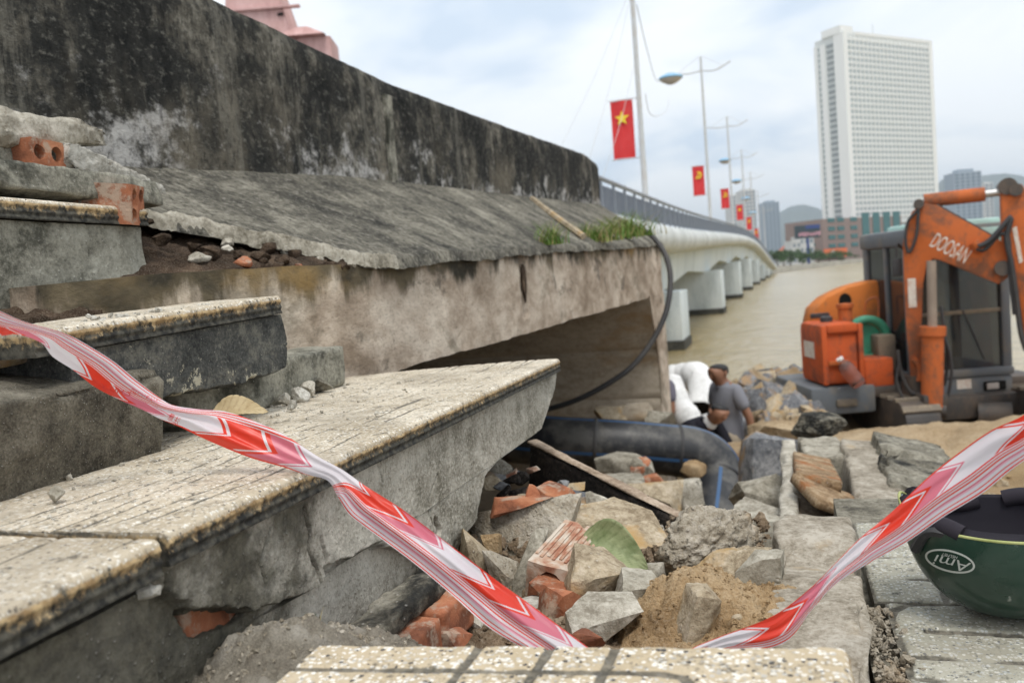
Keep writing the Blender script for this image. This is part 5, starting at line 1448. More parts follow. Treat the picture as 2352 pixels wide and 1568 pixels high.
chunk('concrete_chunk', 1490, 1350, 1.30, (.05, .05, .07), 'conc_grey', 'grey wedge between the leaf and the big mortar lump', seed=47, n=26, fine=.08)
chunk('concrete_chunk', 1612, 1425, 1.02, (.055, .05, .075), 'conc_tan', 'pointed tan stone on the ochre sand', seed=49, rot=(0, 20, 30), n=28, cuts=10, fine=.04)
chunk('round_stone', 1700, 1428, 1.02, (.022, .022, .02), 'conc_tan', 'round brown stone at the sand edge by the curb', seed=52, n=14, cuts=3, fine=.02)
chunk('round_stone', 1676, 1400, 1.04, (.026, .022, .018), 'sand', 'amber brown pebble above the round brown stone', seed=53, n=14, cuts=5, fine=.03)
chunk('concrete_chunk', 1085, 1405, 1.12, (.07, .06, .04), 'conc_light', 'pale mortar flake under the barrier tape', seed=55, rot=(10, 30, 0), n=24, fine=.06)
chunk('concrete_chunk', 1215, 1392, 1.20, (.04, .05, .02), 'white_mortar', 'whitish flake peeking out beside the tape', seed=56, n=18, fine=.06)
chunk('brick_shard', 1020, 1460, 1.02, (.055, .05, .028), 'clay', 'red brick shard on soil below the brick course', 'brick', seed=58, n=18, cuts=12, fine=.05)
chunk('brick_shard', 1352, 1478, .97, (.035, .03, .03), 'clay', 'pointed orange brick shard behind the terrazzo slab', 'brick', seed=59, n=16, cuts=12, fine=.04)
chunk('brick_shard', 1190, 1440, 1.12, (.05, .04, .035), 'clay', 'orange brick shard hidden partly by the barrier tape', 'brick', seed=60, n=16, cuts=12, fine=.05)
chunk('brick_shard', 1030, 1372, 1.15, (.045, .04, .05), 'conc_tan', 'tan lump at the end of the brick course', seed=61, n=22, fine=.07)
chunk('brick_shard', 1300, 1410, 1.16, (.07, .06, .07), 'clay', 'crumbled red brick base under the ribbed hollow brick', 'brick', seed=62, rot=(0, 20, 30), n=28, fine=.14)
# broken orange brick bedded in the grey chunk
for k, (a, b, d, sz, rt, lab) in enumerate(((1195, 1158, 1.53, (.115, .05, .028), (0, -8, 14), 'orange brick face bedded in the wide grey chunk'), (1222, 1140, 1.56, (.03, .03, .04), (0, 0, 30), 'jagged orange brick tooth on the wide grey chunk'),
                                           (1282, 1135, 1.58, (.07, .05, .03), (0, 10, 0), 'pale orange brick corner at the right of the wide grey chunk'))):
    chunk('brick_shard', a, b, d, sz, 'clay', lab, 'brick', seed=80 + k, rot=rt, n=22, cuts=12, fine=.06, flat=.6)
# ribbed hollow brick facing the viewer
bq = P(1262, 1345, 1.235)
dirb = P(1330, 1262, 1.345) - bq
brk = brick_at(bq, dirb, (.15, -.35, 1), 'ribbed hollow clay brick with one open hole in the pit middle', 12, .155, .074, .06, 1, 'clay_dusty', .012)
brick_at(P(1262, 1395, 1.2), P(1330, 1330, 1.30) - P(1262, 1395, 1.2), (.15, -.3, 1), 'lower broken red hollow brick under the ribbed one', 15, .10, .07, .055, 1, 'clay', .02)
ribs = []
inv = brk.matrix_world.inverted()
for k in range(8):
    y = -.0335 + k * .0095
    b_ = obj('rib', box_mesh((.02 + .006 * (k % 2), y - .0026, .0302), (.148 - .008 * (k % 3), y + .0026, .0322), .001), MAT['clay_dusty'], brk)
# brick course under the riser: mortar bed with a row of red bricks
bc = thing('brick_course', tuple(PX(930, 1400, -.45)), 'tilted course of red brick under grey mortar below the step', 'brick course')
p0 = P(845, 1492, .93); p1 = P(1010, 1345, 1.10)
dv = Vector(p1 - p0); L_ = dv.length
def along(name, dims, off, mat, seed, **k):
    o = obj(name, rough_box_mesh(dims, seed=seed, **k), MAT[mat], bc)
    x = dv.normalized(); y = Vector((0, 0, 1)).cross(x).normalized(); z = x.cross(y)
    M_ = Matrix((x, y, z)).transposed().to_4x4()
    o.matrix_world = Matrix.Translation(Vector(p0) + M_.to_3x3() @ Vector(off)) @ M_
    o.matrix_parent_inverse = Matrix.Translation(-bc.location)
    return o
along('brick', (L_ * .52, .06, .05), (L_ * .24, -.016, -.022), 'clay', 1, res=.005, rnd=.003, rough=.0016, chip=.002)
along('brick', (L_ * .46, .06, .05), (L_ * .76, -.016, -.020), 'clay', 2, res=.005, rnd=.003, rough=.0016, chip=.002)
along('mortar_bed', (L_ * 1.1, .05, .022), (L_ * .48, .004, .016), 'conc_dark', 3, res=.0035, rnd=.003, rough=.006, chip=.016, maxn=120)
# black slab on edge with a pale top
bp0 = P(1222, 1040, 2.12); bp1 = P(1560, 1215, 1.72)
bd = thing('black_slab', tuple((bp0 + bp1) / 2), 'black faced slab standing on edge with a pale sawn top', 'slab')
x = Vector(bp1 - bp0); L_ = x.length; x.normalize(); y = Vector((0, 0, 1)).cross(x).normalized(); z = x.cross(y)
M3 = Matrix((x, y, z)).transposed()
def bslab(name, lo, hi, mat, seed, rough=.002):
    lo = Vector(lo); hi = Vector(hi); c = (lo + hi) / 2
    o = obj(name, rough_box_mesh(tuple(hi - lo), seed=seed, res=.009, rnd=.003, rough=rough, chip=.006), mat, bd)
    o.matrix_world = Matrix.Translation(Vector(bp0) + M3 @ c) @ M3.to_4x4(); o.matrix_parent_inverse = Matrix.Translation(-bd.location)
    return o
MAT['tar'] = concrete('tarred_face', (0.014, 0.013, 0.012), (0.032, 0.028, 0.026), (0.075, 0.06, 0.05), 14, 140, bump=1.0, tint=(0.06, 0.03, 0.018), tint_lo=.64, tint_hi=.74, rnd=False, spot=.15)
MAT['sawn'] = concrete('sawn_edge', (0.20, 0.145, 0.10), (0.35, 0.27, 0.2), (0.48, 0.39, 0.3), 9, 120, rnd=False)
bslab('slab_body', (0, -.008, -.10), (L_, .022, .022), MAT['tar'], 1)
bslab('slab_edge', (-.01, -.009, .0235), (L_ + .005, .019, .031), MAT['sawn'], 2, .001)
# dark flakes, bitumen and stones between the slab and the riser
rs = np.random.RandomState(12)
flk = []
for k in range(34):
    a = rs.uniform(1128, 1330); b = 1060 + (a - 1128) * .38 + rs.uniform(-22, 90) * (1 if a < 1240 else .5); d = 1.98 - (b - 1050) * .0022
    mt = ['tar', 'conc_tan', 'clay_dusty', 'dark_rock', 'tar', 'conc_light'][k % 6]
    lab = {'tar': 'black bitumen flake between the riser end and the black slab', 'conc_tan': 'tan stone fragment between the riser end and the black slab', 'clay_dusty': 'dusty reddish flake between the riser end and the black slab',
           'dark_rock': 'blue grey stone chip between the riser end and the black slab', 'conc_light': 'pale mortar chip between the riser end and the black slab'}[mt]
    sz = rs.uniform(.025, .06)
    chunk('rubble_flake', a, b, d, (sz, sz * .8, sz * .35), mt, lab, seed=200 + k, rot=tuple(rs.uniform(-35, 35, 3)), n=10, cuts=10, group='flakes behind the wide grey chunk')
for k in range(10):
    a = 1455 + k * 14; b = 1205 + k * 4 + rs.uniform(-6, 12); sz = rs.uniform(.012, .03)
    chunk('rubble_flake', a, b, 1.66, (sz, sz, sz * .6), ['tar', 'white_mortar', 'clay_dusty'][k % 3], ['black crumb along the foot of the black slab', 'white crumb along the foot of the black slab', 'reddish crumb along the foot of the black slab'][k % 3], seed=250 + k, rot=tuple(rs.uniform(-35, 35, 3)), n=8, group='crumbs at the foot of the black slab')
# ochre sand bank in front of the curb, sandy foot at the left of the near slab
def mound(name, cx, cy, rx, ry, h, z0, mat, label, seed, tiltx=0.0, n=110, fr=16):
    A, B = np.meshgrid(np.linspace(-1, 1, n), np.linspace(-1, 1, n), indexing='ij')
    r = np.sqrt(A ** 2 + B ** 2)
    Gm = np.stack([cx + A * rx, cy + B * ry, z0 + h * np.clip(1 - r, -.25, 1) + tiltx * A * rx], -1)
    Gm[..., 2] += h * .35 * fbm(Gm * fr * .6 + seed, 4) + h * .16 * fbm(Gm * fr * 4 + seed, 4, .6)
    mo_ = obj(name, mesh_np(Gm.reshape(-1, 3), grid_faces(n, n)), MAT[mat], None, label, 'sand', kind='stuff')
    return BVHTree.FromPolygons([tuple(p) for p in Gm.reshape(-1, 3)], [tuple(int(i) for i in q) for q in grid_faces(n, n)]), (cx, cy, rx, ry)
c_ = P(1590, 1420, 1.08)
mb1 = mound('sand_mound', c_[0], c_[1] + .02, .17, .20, .115, c_[2] - .05, 'sand', 'ochre sand slope in the pit beside the curb stone', 3, .25)
c_ = P(690, 1545, .78)
mb2 = mound('sand_mound', c_[0] - .01, c_[1] + .02, .13, .17, .09, c_[2] - .045, 'grit', 'grey gritty heap at the foot of the cracked riser', 5, -.2)
c_ = P(1150, 1460, 1.1)
mb3 = mound('soil_mound', c_[0], c_[1], .22, .2, .06, c_[2] - .03, 'soil', 'brown soil under the barrier tape in the pit', 8)
c_ = P(1300, 1250, 1.6)
mound('soil_mound', c_[0], c_[1], .38, .36, .09, c_[2] - .12, 'dark_soil', 'dark soil packed between the pit rubble', 11, -.1)
def on_mound(mb):
    def f(rs):
        while True:
            x_ = mb[1][0] + rs.uniform(-.9, .9) * mb[1][2]; y_ = mb[1][1] + rs.uniform(-.9, .9) * mb[1][3]
            h = mb[0].ray_cast(Vector((x_, y_, 5)), Vector((0, 0, -1)))
            if h[0] is not None: return np.array(h[0]) - np.array([0, 0, .0006])
    return f
def pit_place(rs):
    a = rs.uniform(960, 1760); b = rs.uniform(1180, 1490)
    d = float(np.interp(b, [1180, 1300, 1490], [1.68, 1.36, 1.06])); p = P(a, b, d)
    return p - np.array([0, 0, .010])
gravel('pit_gravel', 3200, pit_place, (.002, .016), MAT['soil'], 'loose grit and crumbs among the rubble in the pit', 'gravel', 21)  # dark soil colour paints in the shade of gaps between the pieces
gravel('soil_crumbs', 900, on_mound(mb3), (.001, .008), MAT['soil'], 'brown crumbs on the soil under the barrier tape', 'gravel', 25)
gravel('sand_crumbs', 1800, on_mound(mb1), (.0008, .0055), MAT['sand'], 'ochre crumbs on the sand slope', 'gravel', 22)
gravel('foot_crumbs', 2200, on_mound(mb2), (.0006, .0042), MAT['mortar_lump'], 'grit on the grey heap at the riser foot', 'gravel', 23)
# filler lumps that close the pit
for k in range(130):
    a = rs.uniform(980, 1740); b = rs.uniform(1200, 1485); d = float(np.interp(b, [1180, 1300, 1490], [1.74, 1.42, 1.12])); sz = .022 + .055 * rs.rand() ** 1.6
    mt = ['conc_grey', 'conc_tan', 'mortar_lump', 'conc_light', 'conc_tan', 'mortar_lump', 'clay'][k % 7]
    lab = {'conc_grey': 'grey concrete fragment wedged among the pit rubble', 'conc_tan': 'tan concrete fragment wedged among the pit rubble', 'mortar_lump': 'rough mortar fragment wedged among the pit rubble', 'conc_light': 'pale concrete fragment wedged among the pit rubble', 'clay': 'red brick fragment wedged among the pit rubble'}[mt]
    q = P(a, b, d) - np.array([0, 0, .03])
    o = obj('rubble_fragment', hull_mesh(300 + k, (sz * 1.25, sz, sz * .75), 13, .7, 3), MAT[mt], None, lab, 'rubble', 'fragments filling the pit', loc=Vector(q)); o.rotation_euler = tuple(rs.uniform(-3, 3, 3))
# big concrete pieces beyond the pit
MAT['brown_conc'] = concrete('brown_concrete', (0.06, 0.045, 0.03), (0.14, 0.11, 0.08), (0.25, 0.2, 0.15), 8, 120)
MAT['rusty'] = concrete('rusty_ochre', (0.12, 0.075, 0.042), (0.27, 0.18, 0.10), (0.42, 0.33, 0.22), 8, 120, tint=(0.28, 0.11, 0.04), tint_lo=.5, tint_hi=.62)
def slab3(name, p0, p1, p3, t, mat, label, cat='concrete slab', seed=0, **k):
    """block from three corners of its upper face: p0-p1 one edge, p0-p3 the other"""
    p0, p1, p3 = Vector(p0), Vector(p1), Vector(p3)
    u = p1 - p0; v = p3 - p0; x = u.normalized(); n = x.cross(v).normalized(); n = n if n.z > 0 else -n
    y = n.cross(x); W = v.dot(y)
    if W < 0: y = -y; x_ = x; W = -W
    M_ = Matrix((x, y, n)).transposed()
    if M_.determinant() < 0: M_ = Matrix((-x, y, n)).transposed(); c = p0 + x * u.length / 2
    c = p0 + u / 2 + y * W / 2 - n * t / 2
    kw = dict(res=.014, rnd=.006, rough=.006, chip=.016); kw.update(k)
    o = obj(name, rough_box_mesh((u.length, W, t), seed=seed, **kw), MAT[mat], None, label, cat)
    o.matrix_world = Matrix.Translation(c) @ M_.to_4x4()
    return o
slab3('broken_curb', P(1928, 1003, 3.3), P(1998, 1258, 1.72), P(2012, 1008, 3.3), .24, 'curb', 'long pale broken curb running away beside the helmet', seed=61, freq=22, res=.012, rnd=.008, rough=.005, chip=.012, maxn=130)
slab3('broken_beam', P(1795, 1010, 3.2), P(1786, 1262, 1.85), P(1826, 1006, 3.2), .30, 'conc_light', 'narrow grey concrete upright edge left of the rusty tray', seed=62, res=.012, rnd=.006, rough=.004, chip=.012, maxn=130)
slab3('rusty_slab', P(1822, 1035, 2.9), P(1830, 1085, 2.3), P(1905, 1050, 2.9), .03, 'rusty', 'tilted rusty ochre slab with ragged front lip', seed=63, rnd=.002, rough=.0012, chip=0, freq=40)
slab3('rusty_slab', P(1822, 1085, 2.3), P(1880, 1145, 2.1), P(1925, 1105, 2.4), .025, 'rusty', 'ragged ochre lip folded down in front of the rusty slab', seed=64, rnd=.002, rough=.0012, chip=0, freq=40)
slab3('broken_beam', P(1815, 1125, 2.4), P(1806, 1300, 1.85), P(1945, 1165, 2.35), .3, 'brown_conc', 'brown concrete block under the rusty slab', seed=65)
slab3('broken_beam', P(1830, 1000, 3.6), P(1850, 1045, 3.0), P(1925, 1005, 3.5), .18, 'conc_grey', 'grey concrete block with white band behind the rusty slab', seed=66)
chunk('rough_boulder', 1868, 985, 4.0, (.30, .3, .16), 'conc_dark', 'rough brownish clod sitting on the grey block', seed=67, n=30, fine=.08)
slab3('tilted_slab', P(2005, 988, 3.2), P(2045, 1105, 2.35), P(2180, 1050, 2.9), .07, 'conc_dark', 'large tilted grey slab with a pointed corner behind the helmet', seed=68, chip=.05)
slab3('tilted_slab', P(1960, 1010, 3.6), P(1990, 1060, 3.0), P(2030, 1010, 3.6), .12, 'conc_light', 'light concrete piece between the long curb and tilted slab', seed=69)
chunk('dark_boulder', 1765, 1090, 4.0, (.24, .3, .34), 'dark_rock', 'tall blue grey broken boulder right of the pipe bend', seed=71, n=30, rot=(0, 10, 20), fine=.1)
chunk('dark_boulder', 1755, 1160, 3.2, (.22, .3, .24), 'conc_grey', 'grey slanted block below the blue grey boulder', seed=72, n=28, rot=(0, 20, 10))
chunk('concrete_chunk', 1745, 1200, 2.5, (.16, .18, .1), 'conc_light', 'grey flat stone overhanging a dark gap by the curb', seed=73, n=26, flat=.6)
chunk('concrete_chunk', 1760, 1265, 2.0, (.1, .12, .16), 'conc_grey', 'grey stone in the dark gap behind the curb', seed=74, n=24)
chunk('concrete_chunk', 1705, 1240, 2.1, (.13, .12, .12), 'conc_dark', 'dark stone behind the big knobbly lump', seed=75, n=22)
slab3('concrete_block', P(1385, 1090, 3.9), P(1385, 1100, 3.4), P(1470, 1085, 3.9), .30, 'conc_grey', 'grey block with squared edge below the black pipe', 'concrete block', seed=76)
slab3('concrete_block', P(1560, 1100, 3.9), P(1560, 1105, 3.5), P(1604, 1095, 3.9), .34, 'conc_light', 'pale upright block between culvert end and pipe bend', 'concrete block', seed=77)
chunk('brick_shard', 1503, 1115, 3.9, (.13, .12, .10), 'clay', 'red brick lump lying below the black pipe', 'brick', seed=78, n=18, cuts=12, flat=.62)
chunk('brick_shard', 1470, 1075, 4.3, (.09, .1, .09), 'clay', 'orange brick piece tucked under the black pipe', 'brick', seed=79, n=16, cuts=12)
chunk('concrete_chunk', 1500, 1150, 3.3, (.2, .2, .16), 'conc_tan', 'tan block under the red brick lump below the pipe', seed=90, n=22, flat=.6)
chunk('concrete_chunk', 1440, 1062, 4.4, (.3, .2, .09), 'conc_grey', 'flat grey stone right under the black pipe', seed=91, n=22, flat=.6)
chunk('sand_clod', 1590, 1078, 4.4, (.14, .14, .1), 'sand', 'ochre clod between culvert end and pipe bend', seed=92, n=18)
for k, (a, b, d, sz, mt, lab) in enumerate(((1400, 958, 6.4, (.25, .2, .16), 'conc_tan', 'pointed tan stone on the pipe by the culvert wall'), (1462, 955, 6.4, (.22, .2, .2), 'end_wall', 'brown peaked stone leaning on the culvert wall'), (1515, 962, 6.3, (.2, .2, .14), 'conc_grey', 'grey rubble heap at the culvert wall foot'),
                                           (1725, 1045, 6.4, (.25, .25, .2), 'dark_rock', 'dark rock beside the standing man'), (1790, 1000, 6.0, (.4, .4, .2), 'bank_soil', 'ochre clod by the end of the boulders'))):
    chunk('culvert_stone', a, b, d, sz, mt, lab, seed=95 + k, n=20)
# rock heap on the river bank
for k in range(110):
    a = rs.uniform(1690, 1885); t = rs.rand(); b = 872 + 90 * t + (18 if a < 1720 else 0) - 8 * math.sin((a - 1690) / 60); d = 14.2 - 4.2 * t
    sz = rs.uniform(.16, .46); mt = 'dark_rock' if rs.rand() < .62 else ['conc_tan', 'bank_soil', 'conc_grey'][k % 3]; szw = 'large ' if sz > .36 else ('small ' if sz < .25 else '')
    o = chunk('bank_rock', a, b, d, (sz * rs.uniform(.8, 1.3), sz, sz * .75), mt, szw + {'dark_rock': 'blue grey angular rock in the heap by the river', 'conc_tan': 'tan rock in the heap by the river', 'bank_soil': 'sandy clod in the heap by the river', 'conc_grey': 'grey concrete lump in the heap by the river'}[mt],
              'rock', seed=400 + k % 14, rot=tuple(rs.uniform(-60, 60, 3)), n=9, cuts=9, group='rocks heaped on the river bank')
for k in range(60):
    a = rs.uniform(1735, 1890); b = rs.uniform(945, 1030); d = float(np.interp(b, [940, 1035], [10.2, 6.5])); sz = rs.uniform(.08, .22)
    mt = ['bank_soil', 'conc_tan', 'dark_rock'][k % 3]
    chunk('bank_stone', a, b, d, (sz, sz, sz * .6), mt, {'bank_soil': 'sandy clod on the slope before the rock heap', 'conc_tan': 'tan stone on the slope before the rock heap', 'dark_rock': 'dark stone on the slope before the rock heap'}[mt], 'rock', seed=420 + k % 9, rot=tuple(rs.uniform(-60, 60, 3)), n=8, group='stones on the slope by the river')
# earth body under the rock heap and the sand humps before the excavator
def hump(name, cpts, rx, ry, h, mat, label, seed, n=90, fr=2.0):
    A, B = np.meshgrid(np.linspace(-1, 1, n), np.linspace(-1, 1, n), indexing='ij')
    r = np.sqrt(A ** 2 + B ** 2)
    Gm = np.stack([cpts[0] + A * rx, cpts[1] + B * ry, cpts[2] + h * (np.cos(np.clip(r, 0, 1) * math.pi) * .5 + .5) - .3 * np.clip(r - .9, 0, 1)], -1)
    Gm[..., 2] += h * .22 * fbm(Gm * fr + seed, 5, .6) + .03 * fbm(Gm * fr * 5, 4)
    return obj(name, mesh_np(Gm.reshape(-1, 3), grid_faces(n, n)), MAT[mat], None, label, 'earth', kind='stuff')
hump('earth_heap', (.05, 12.9, -2.6), 1.7, 2.6, .62, 'bank_soil', 'brown earth under the rock heap by the river', 4)
hump('earth_heap', (.75, 8.9, -2.6), 1.1, 2.4, .42, 'bank_soil', 'ochre earth slope before the rock heap', 6)
hump('sand_heap', tuple(P(2210, 1010, 6.4) - np.array([0, 0, .16])), 1.9, 1.5, .26, 'bank_soil', 'ochre sand hump in front of the excavator', 9)
hump('sand_heap', tuple(P(2420, 1000, 6.0) - np.array([0, 0, .2])), 1.5, 1.4, .34, 'bank_soil', 'higher sand hump right of the first before the excavator', 12)
gravel('bank_gravel', 900, lambda rs: (lambda p: np.array([p[0], p[1], float(terrain_z(np.array([p[0]]), np.array([p[1]]))[0])]))((rs.uniform(-.8, 2.2), rs.uniform(3, 9))), (.015, .07), MAT['conc_tan'], 'loose stones strewn over the excavated bank', 'gravel', 31)

# ------------------------------------------------------------------ leaves, grass
def leaf_mesh(L, W, bend, curl, seed, nu=40, nv=18):
    U_, V_ = np.meshgrid(np.linspace(0, 1, nu), np.linspace(-1, 1, nv), indexing='ij')
    w_ = W / 2 * np.sin(np.pi * U_ ** .8) ** .75
    G = np.stack([L * (U_ - .5), V_ * w_, bend * (1 - (2 * U_ - 1) ** 2) + curl * (V_ * w_ / (W / 2)) ** 2 * W * .5], -1)
    vein = np.abs(((U_ * 9 - np.abs(V_) * 1.6) % 1) - .5)
    G[..., 2] += -.0016 * np.exp(-(vein / .08) ** 2) - .0016 * np.exp(-(V_ / .05) ** 2) + .001 * fbm(G * 60 + seed, 3)
    return slab_grid(G, np.array([0, 0, -.0008]), {'vein': np.maximum(np.exp(-(vein / .09) ** 2), np.exp(-(V_ / .06) ** 2))}, None)
def leaf_mat(name, a, b, veinc):
    m = Mat(name, .6, .3)
    c = m.ramp(m.noise(22, 6, .65), [(.35, a), (.65, b)]); c = m.mix(m.mul(m.attr('vein'), .45), c, veinc)
    m.color(c); m.bump(m.noise(140, 4), .4, .002); return m.m
def oriented(o, p, x, n):
    x = Vector(x).normalized(); n = Vector(n); y = n.cross(x).normalized(); n = x.cross(y)
    o.matrix_world = Matrix.Translation(Vector(p)) @ Matrix((x, y, n)).transposed().to_4x4()
gl = obj('green_leaf', leaf_mesh(.118, .066, .022, .6, 1), leaf_mat('green_leaf', (0.15, 0.19, 0.08), (0.34, 0.37, 0.20), (0.07, 0.10, 0.035)), None, 'curled pale green leaf lying among the broken bricks', 'leaf')
oriented(gl, P(1410, 1268, 1.30), P(1490, 1322, 1.27) - P(1320, 1240, 1.34), (.1, -.75, .65))
dl = obj('dry_leaf', leaf_mesh(.085, .045, .012, .5, 2), leaf_mat('dry_leaf', (0.36, 0.27, 0.14), (0.56, 0.46, 0.28), (0.22, 0.14, 0.06)), None, 'curled dry tan leaf on the cream tread behind the tape', 'leaf')
oriented(dl, PZ(548, 955, -.165), (.75, .6, .02), (.35, -.4, .8))
def tuft(px, py, d, h, w, n, label, seed):
    rs_ = np.random.RandomState(seed); V = []; Fq = []
    for k in range(n):
        b = np.array([rs_.randn() * w * .35, rs_.randn() * w * .2, 0]); hh = h * rs_.uniform(.4, 1.0); lean = np.array([rs_.randn() * .6, rs_.randn() * .5, 0]) * hh
        side = np.array([rs_.randn(), rs_.randn(), 0]); side /= np.linalg.norm(side); bw = .0022 * (d / 3)
        o0 = len(V)
        for t in np.linspace(0, 1, 5):
            c = b + lean * t * t + np.array([0, 0, hh * (t - .25 * t * t)]); V += [c - side * bw * (1 - t * .9), c + side * bw * (1 - t * .9)]
        for t in range(4): Fq.append((o0 + 2 * t, o0 + 2 * t + 1, o0 + 2 * t + 3, o0 + 2 * t + 2))
    g_ = obj('grass_tuft', mesh_np(np.array(V), np.array(Fq)), [MAT['grass'], MAT['dry_grass']], None, label, 'grass', 'grass on the culvert edge', loc=Vector(P(px, py, d)))
    mi = np.repeat((rs_.rand(n) < .28).astype(np.int32), 4); g_.data.polygons.foreach_set('material_index', mi)
    return g_
tuft(1268, 562, 3.75, .15, .09, 130, 'spiky green grass tuft on the apron edge left of the bushier ones', 1)
tuft(1375, 555, 5.0, .18, .24, 300, 'bright green grass tuft in the middle of the culvert edge', 2)
tuft(1440, 545, 6.0, .26, .28, 300, 'tall green grass tuft at the culvert corner beside the black cable', 3)
tuft(1352, 560, 4.9, .15, .14, 80, 'low yellowish green grass tuft beside the rust streak', 4)
wd = tuft(735, 1440, .95, .05, .006, 4, 'tiny weed sprout growing from the riser crack', 5)
# ------------------------------------------------------------------ black pipe, cable, white wrapped pipes
def pipe_mat():
    m = Mat('black_pe_pipe', .42, .5)
    uv = m.node('ShaderNodeUVMap'); sp = m.node('ShaderNodeSeparateXYZ'); m.link(uv.outputs[0], sp.inputs[0])
    co = m.coord()
    c = m.mix(m.mask(m.noise(4, 9, .72, co), .44, .64), (0.015, 0.016, 0.019), (0.10, 0.095, 0.085))
    f = m.math('FRACT', m.math('MULTIPLY', sp.outputs[1], 4.0)); k = m.math('LESS_THAN', m.math('ABSOLUTE', m.math('SUBTRACT', f, .5)), .04)
    c = m.mix(k, c, (0.035, 0.10, 0.22))
    m.color(c); m.rough(m.math('MULTIPLY_ADD', m.noise(6, 5, .6, co), .4, .25)); return m.m
PMAT = pipe_mat()
def pipe_uv(path, r, seg=40, phase=0.0):
    p = np.array(path, float); n = len(p)
    T = np.gradient(p, axis=0); T /= np.linalg.norm(T, axis=1)[:, None]
    N = np.zeros_like(p); N[0] = np.cross(T[0], [0, 0, 1.0]); N[0] /= np.linalg.norm(N[0])
    for i in range(1, n):
        v = N[i - 1] - T[i] * (N[i - 1] @ T[i]); N[i] = v / np.linalg.norm(v)
    Bn = np.cross(T, N); a = np.linspace(0, 2 * math.pi, seg + 1)
    r = np.broadcast_to(np.asarray(r, float), (n,))
    ring = (np.cos(a)[None, :, None] * N[:, None] + np.sin(a)[None, :, None] * Bn[:, None]) * r[:, None, None] + p[:, None]
    uv = np.stack([np.broadcast_to(np.linspace(0, 1, n)[:, None], (n, seg + 1)), np.broadcast_to((a / 2 / math.pi + phase)[None], (n, seg + 1))], -1)
    return mesh_np(ring.reshape(-1, 3), grid_faces(n, seg + 1), uv=uv.reshape(-1, 2))
DP = 5.7
pp = thing('black_pipe', tuple(P(1450, 1080, DP)), 'thick black plastic pipe with blue stripes bending down beside the culvert', 'pipe')
legA = smooth_path([P(1000, 985, DP + .5), P(1250, 1012, DP + .1), P(1440, 1024, DP), P(1555, 1034, DP)], 40)
wpart('pipe_length', pipe_uv(legA, .172, phase=.10), PMAT, pp)
bend = smooth_path([P(1553, 1034, DP), P(1590, 1040, DP), P(1622, 1054, DP - .02), P(1643, 1080, DP - .05), P(1649, 1110, DP - .1)], 30)
wpart('pipe_bend', pipe_uv(bend, .175, phase=.10), PMAT, pp)
legB = smooth_path([P(1649, 1108, DP - .1), P(1644, 1160, DP - .3), P(1628, 1290, DP - .7)], 24)
wpart('pipe_length', pipe_uv(legB, .168, phase=.16), PMAT, pp)
for q, i in ((legA, 27), (legA, 39), (legB, 1)):
    t = q[min(i + 1, len(q) - 1)] - q[i - 1]; t /= np.linalg.norm(t)
    wpart('weld_ring', tube_mesh(np.array([q[i] - t * .012, q[i], q[i] + t * .012]), [.174, .1785, .174], 40, False), MAT['rubber'], pp)
cab_path = smooth_path([PX(1452, 523, -1.1), P(1475, 528, 6.9), P(1500, 545, 6.75), P(1528, 585, 6.6), P(1540, 640, 6.5), P(1530, 715, 6.4), P(1500, 780, 6.35), P(1450, 843, 6.3), P(1390, 885, 6.3), P(1320, 920, 6.35), P(1250, 941, 6.45), P(1180, 950, 6.6)], 120)
obj('black_cable', tube_mesh(cab_path, .021, 12), MAT['rubber'], None, 'black cable looping from the culvert corner down to the opening', 'cable')
wt = thing('white_pipe', tuple(P(1600, 960, 10)), 'white wrapped pipe elbow with a dark open end by the river', 'pipe')
wp1 = smooth_path([P(1535, 872, 10.3), P(1570, 864, 10.2), P(1600, 862, 10.0), P(1608, 868, 9.95), P(1613, 905, 9.8), P(1611, 938, 9.7)], 40)
wpart('wrapped_elbow', tube_mesh(wp1, .165 + .03 * n1(np.arange(40) * .4, 2), 9, False), MAT['white_sheet'], wt)
wpart('open_end', tube_mesh(np.array([wp1[-2], wp1[-1]]), .145, 20, True), MAT['dark_void'], wt)
wq = thing('white_pipe', tuple(P(1565, 960, 9.6)), 'second white wrapped pipe slanting down beside the culvert end', 'pipe')
wp2 = smooth_path([P(1540, 880, 9.8), P(1552, 915, 9.6), P(1580, 962, 9.4), P(1600, 990, 9.3)], 30)
wpart('wrapped_tube', tube_mesh(wp2, .15 + .035 * n1(np.arange(30) * .4, 5), 8, True), MAT['white_sheet'], wq)

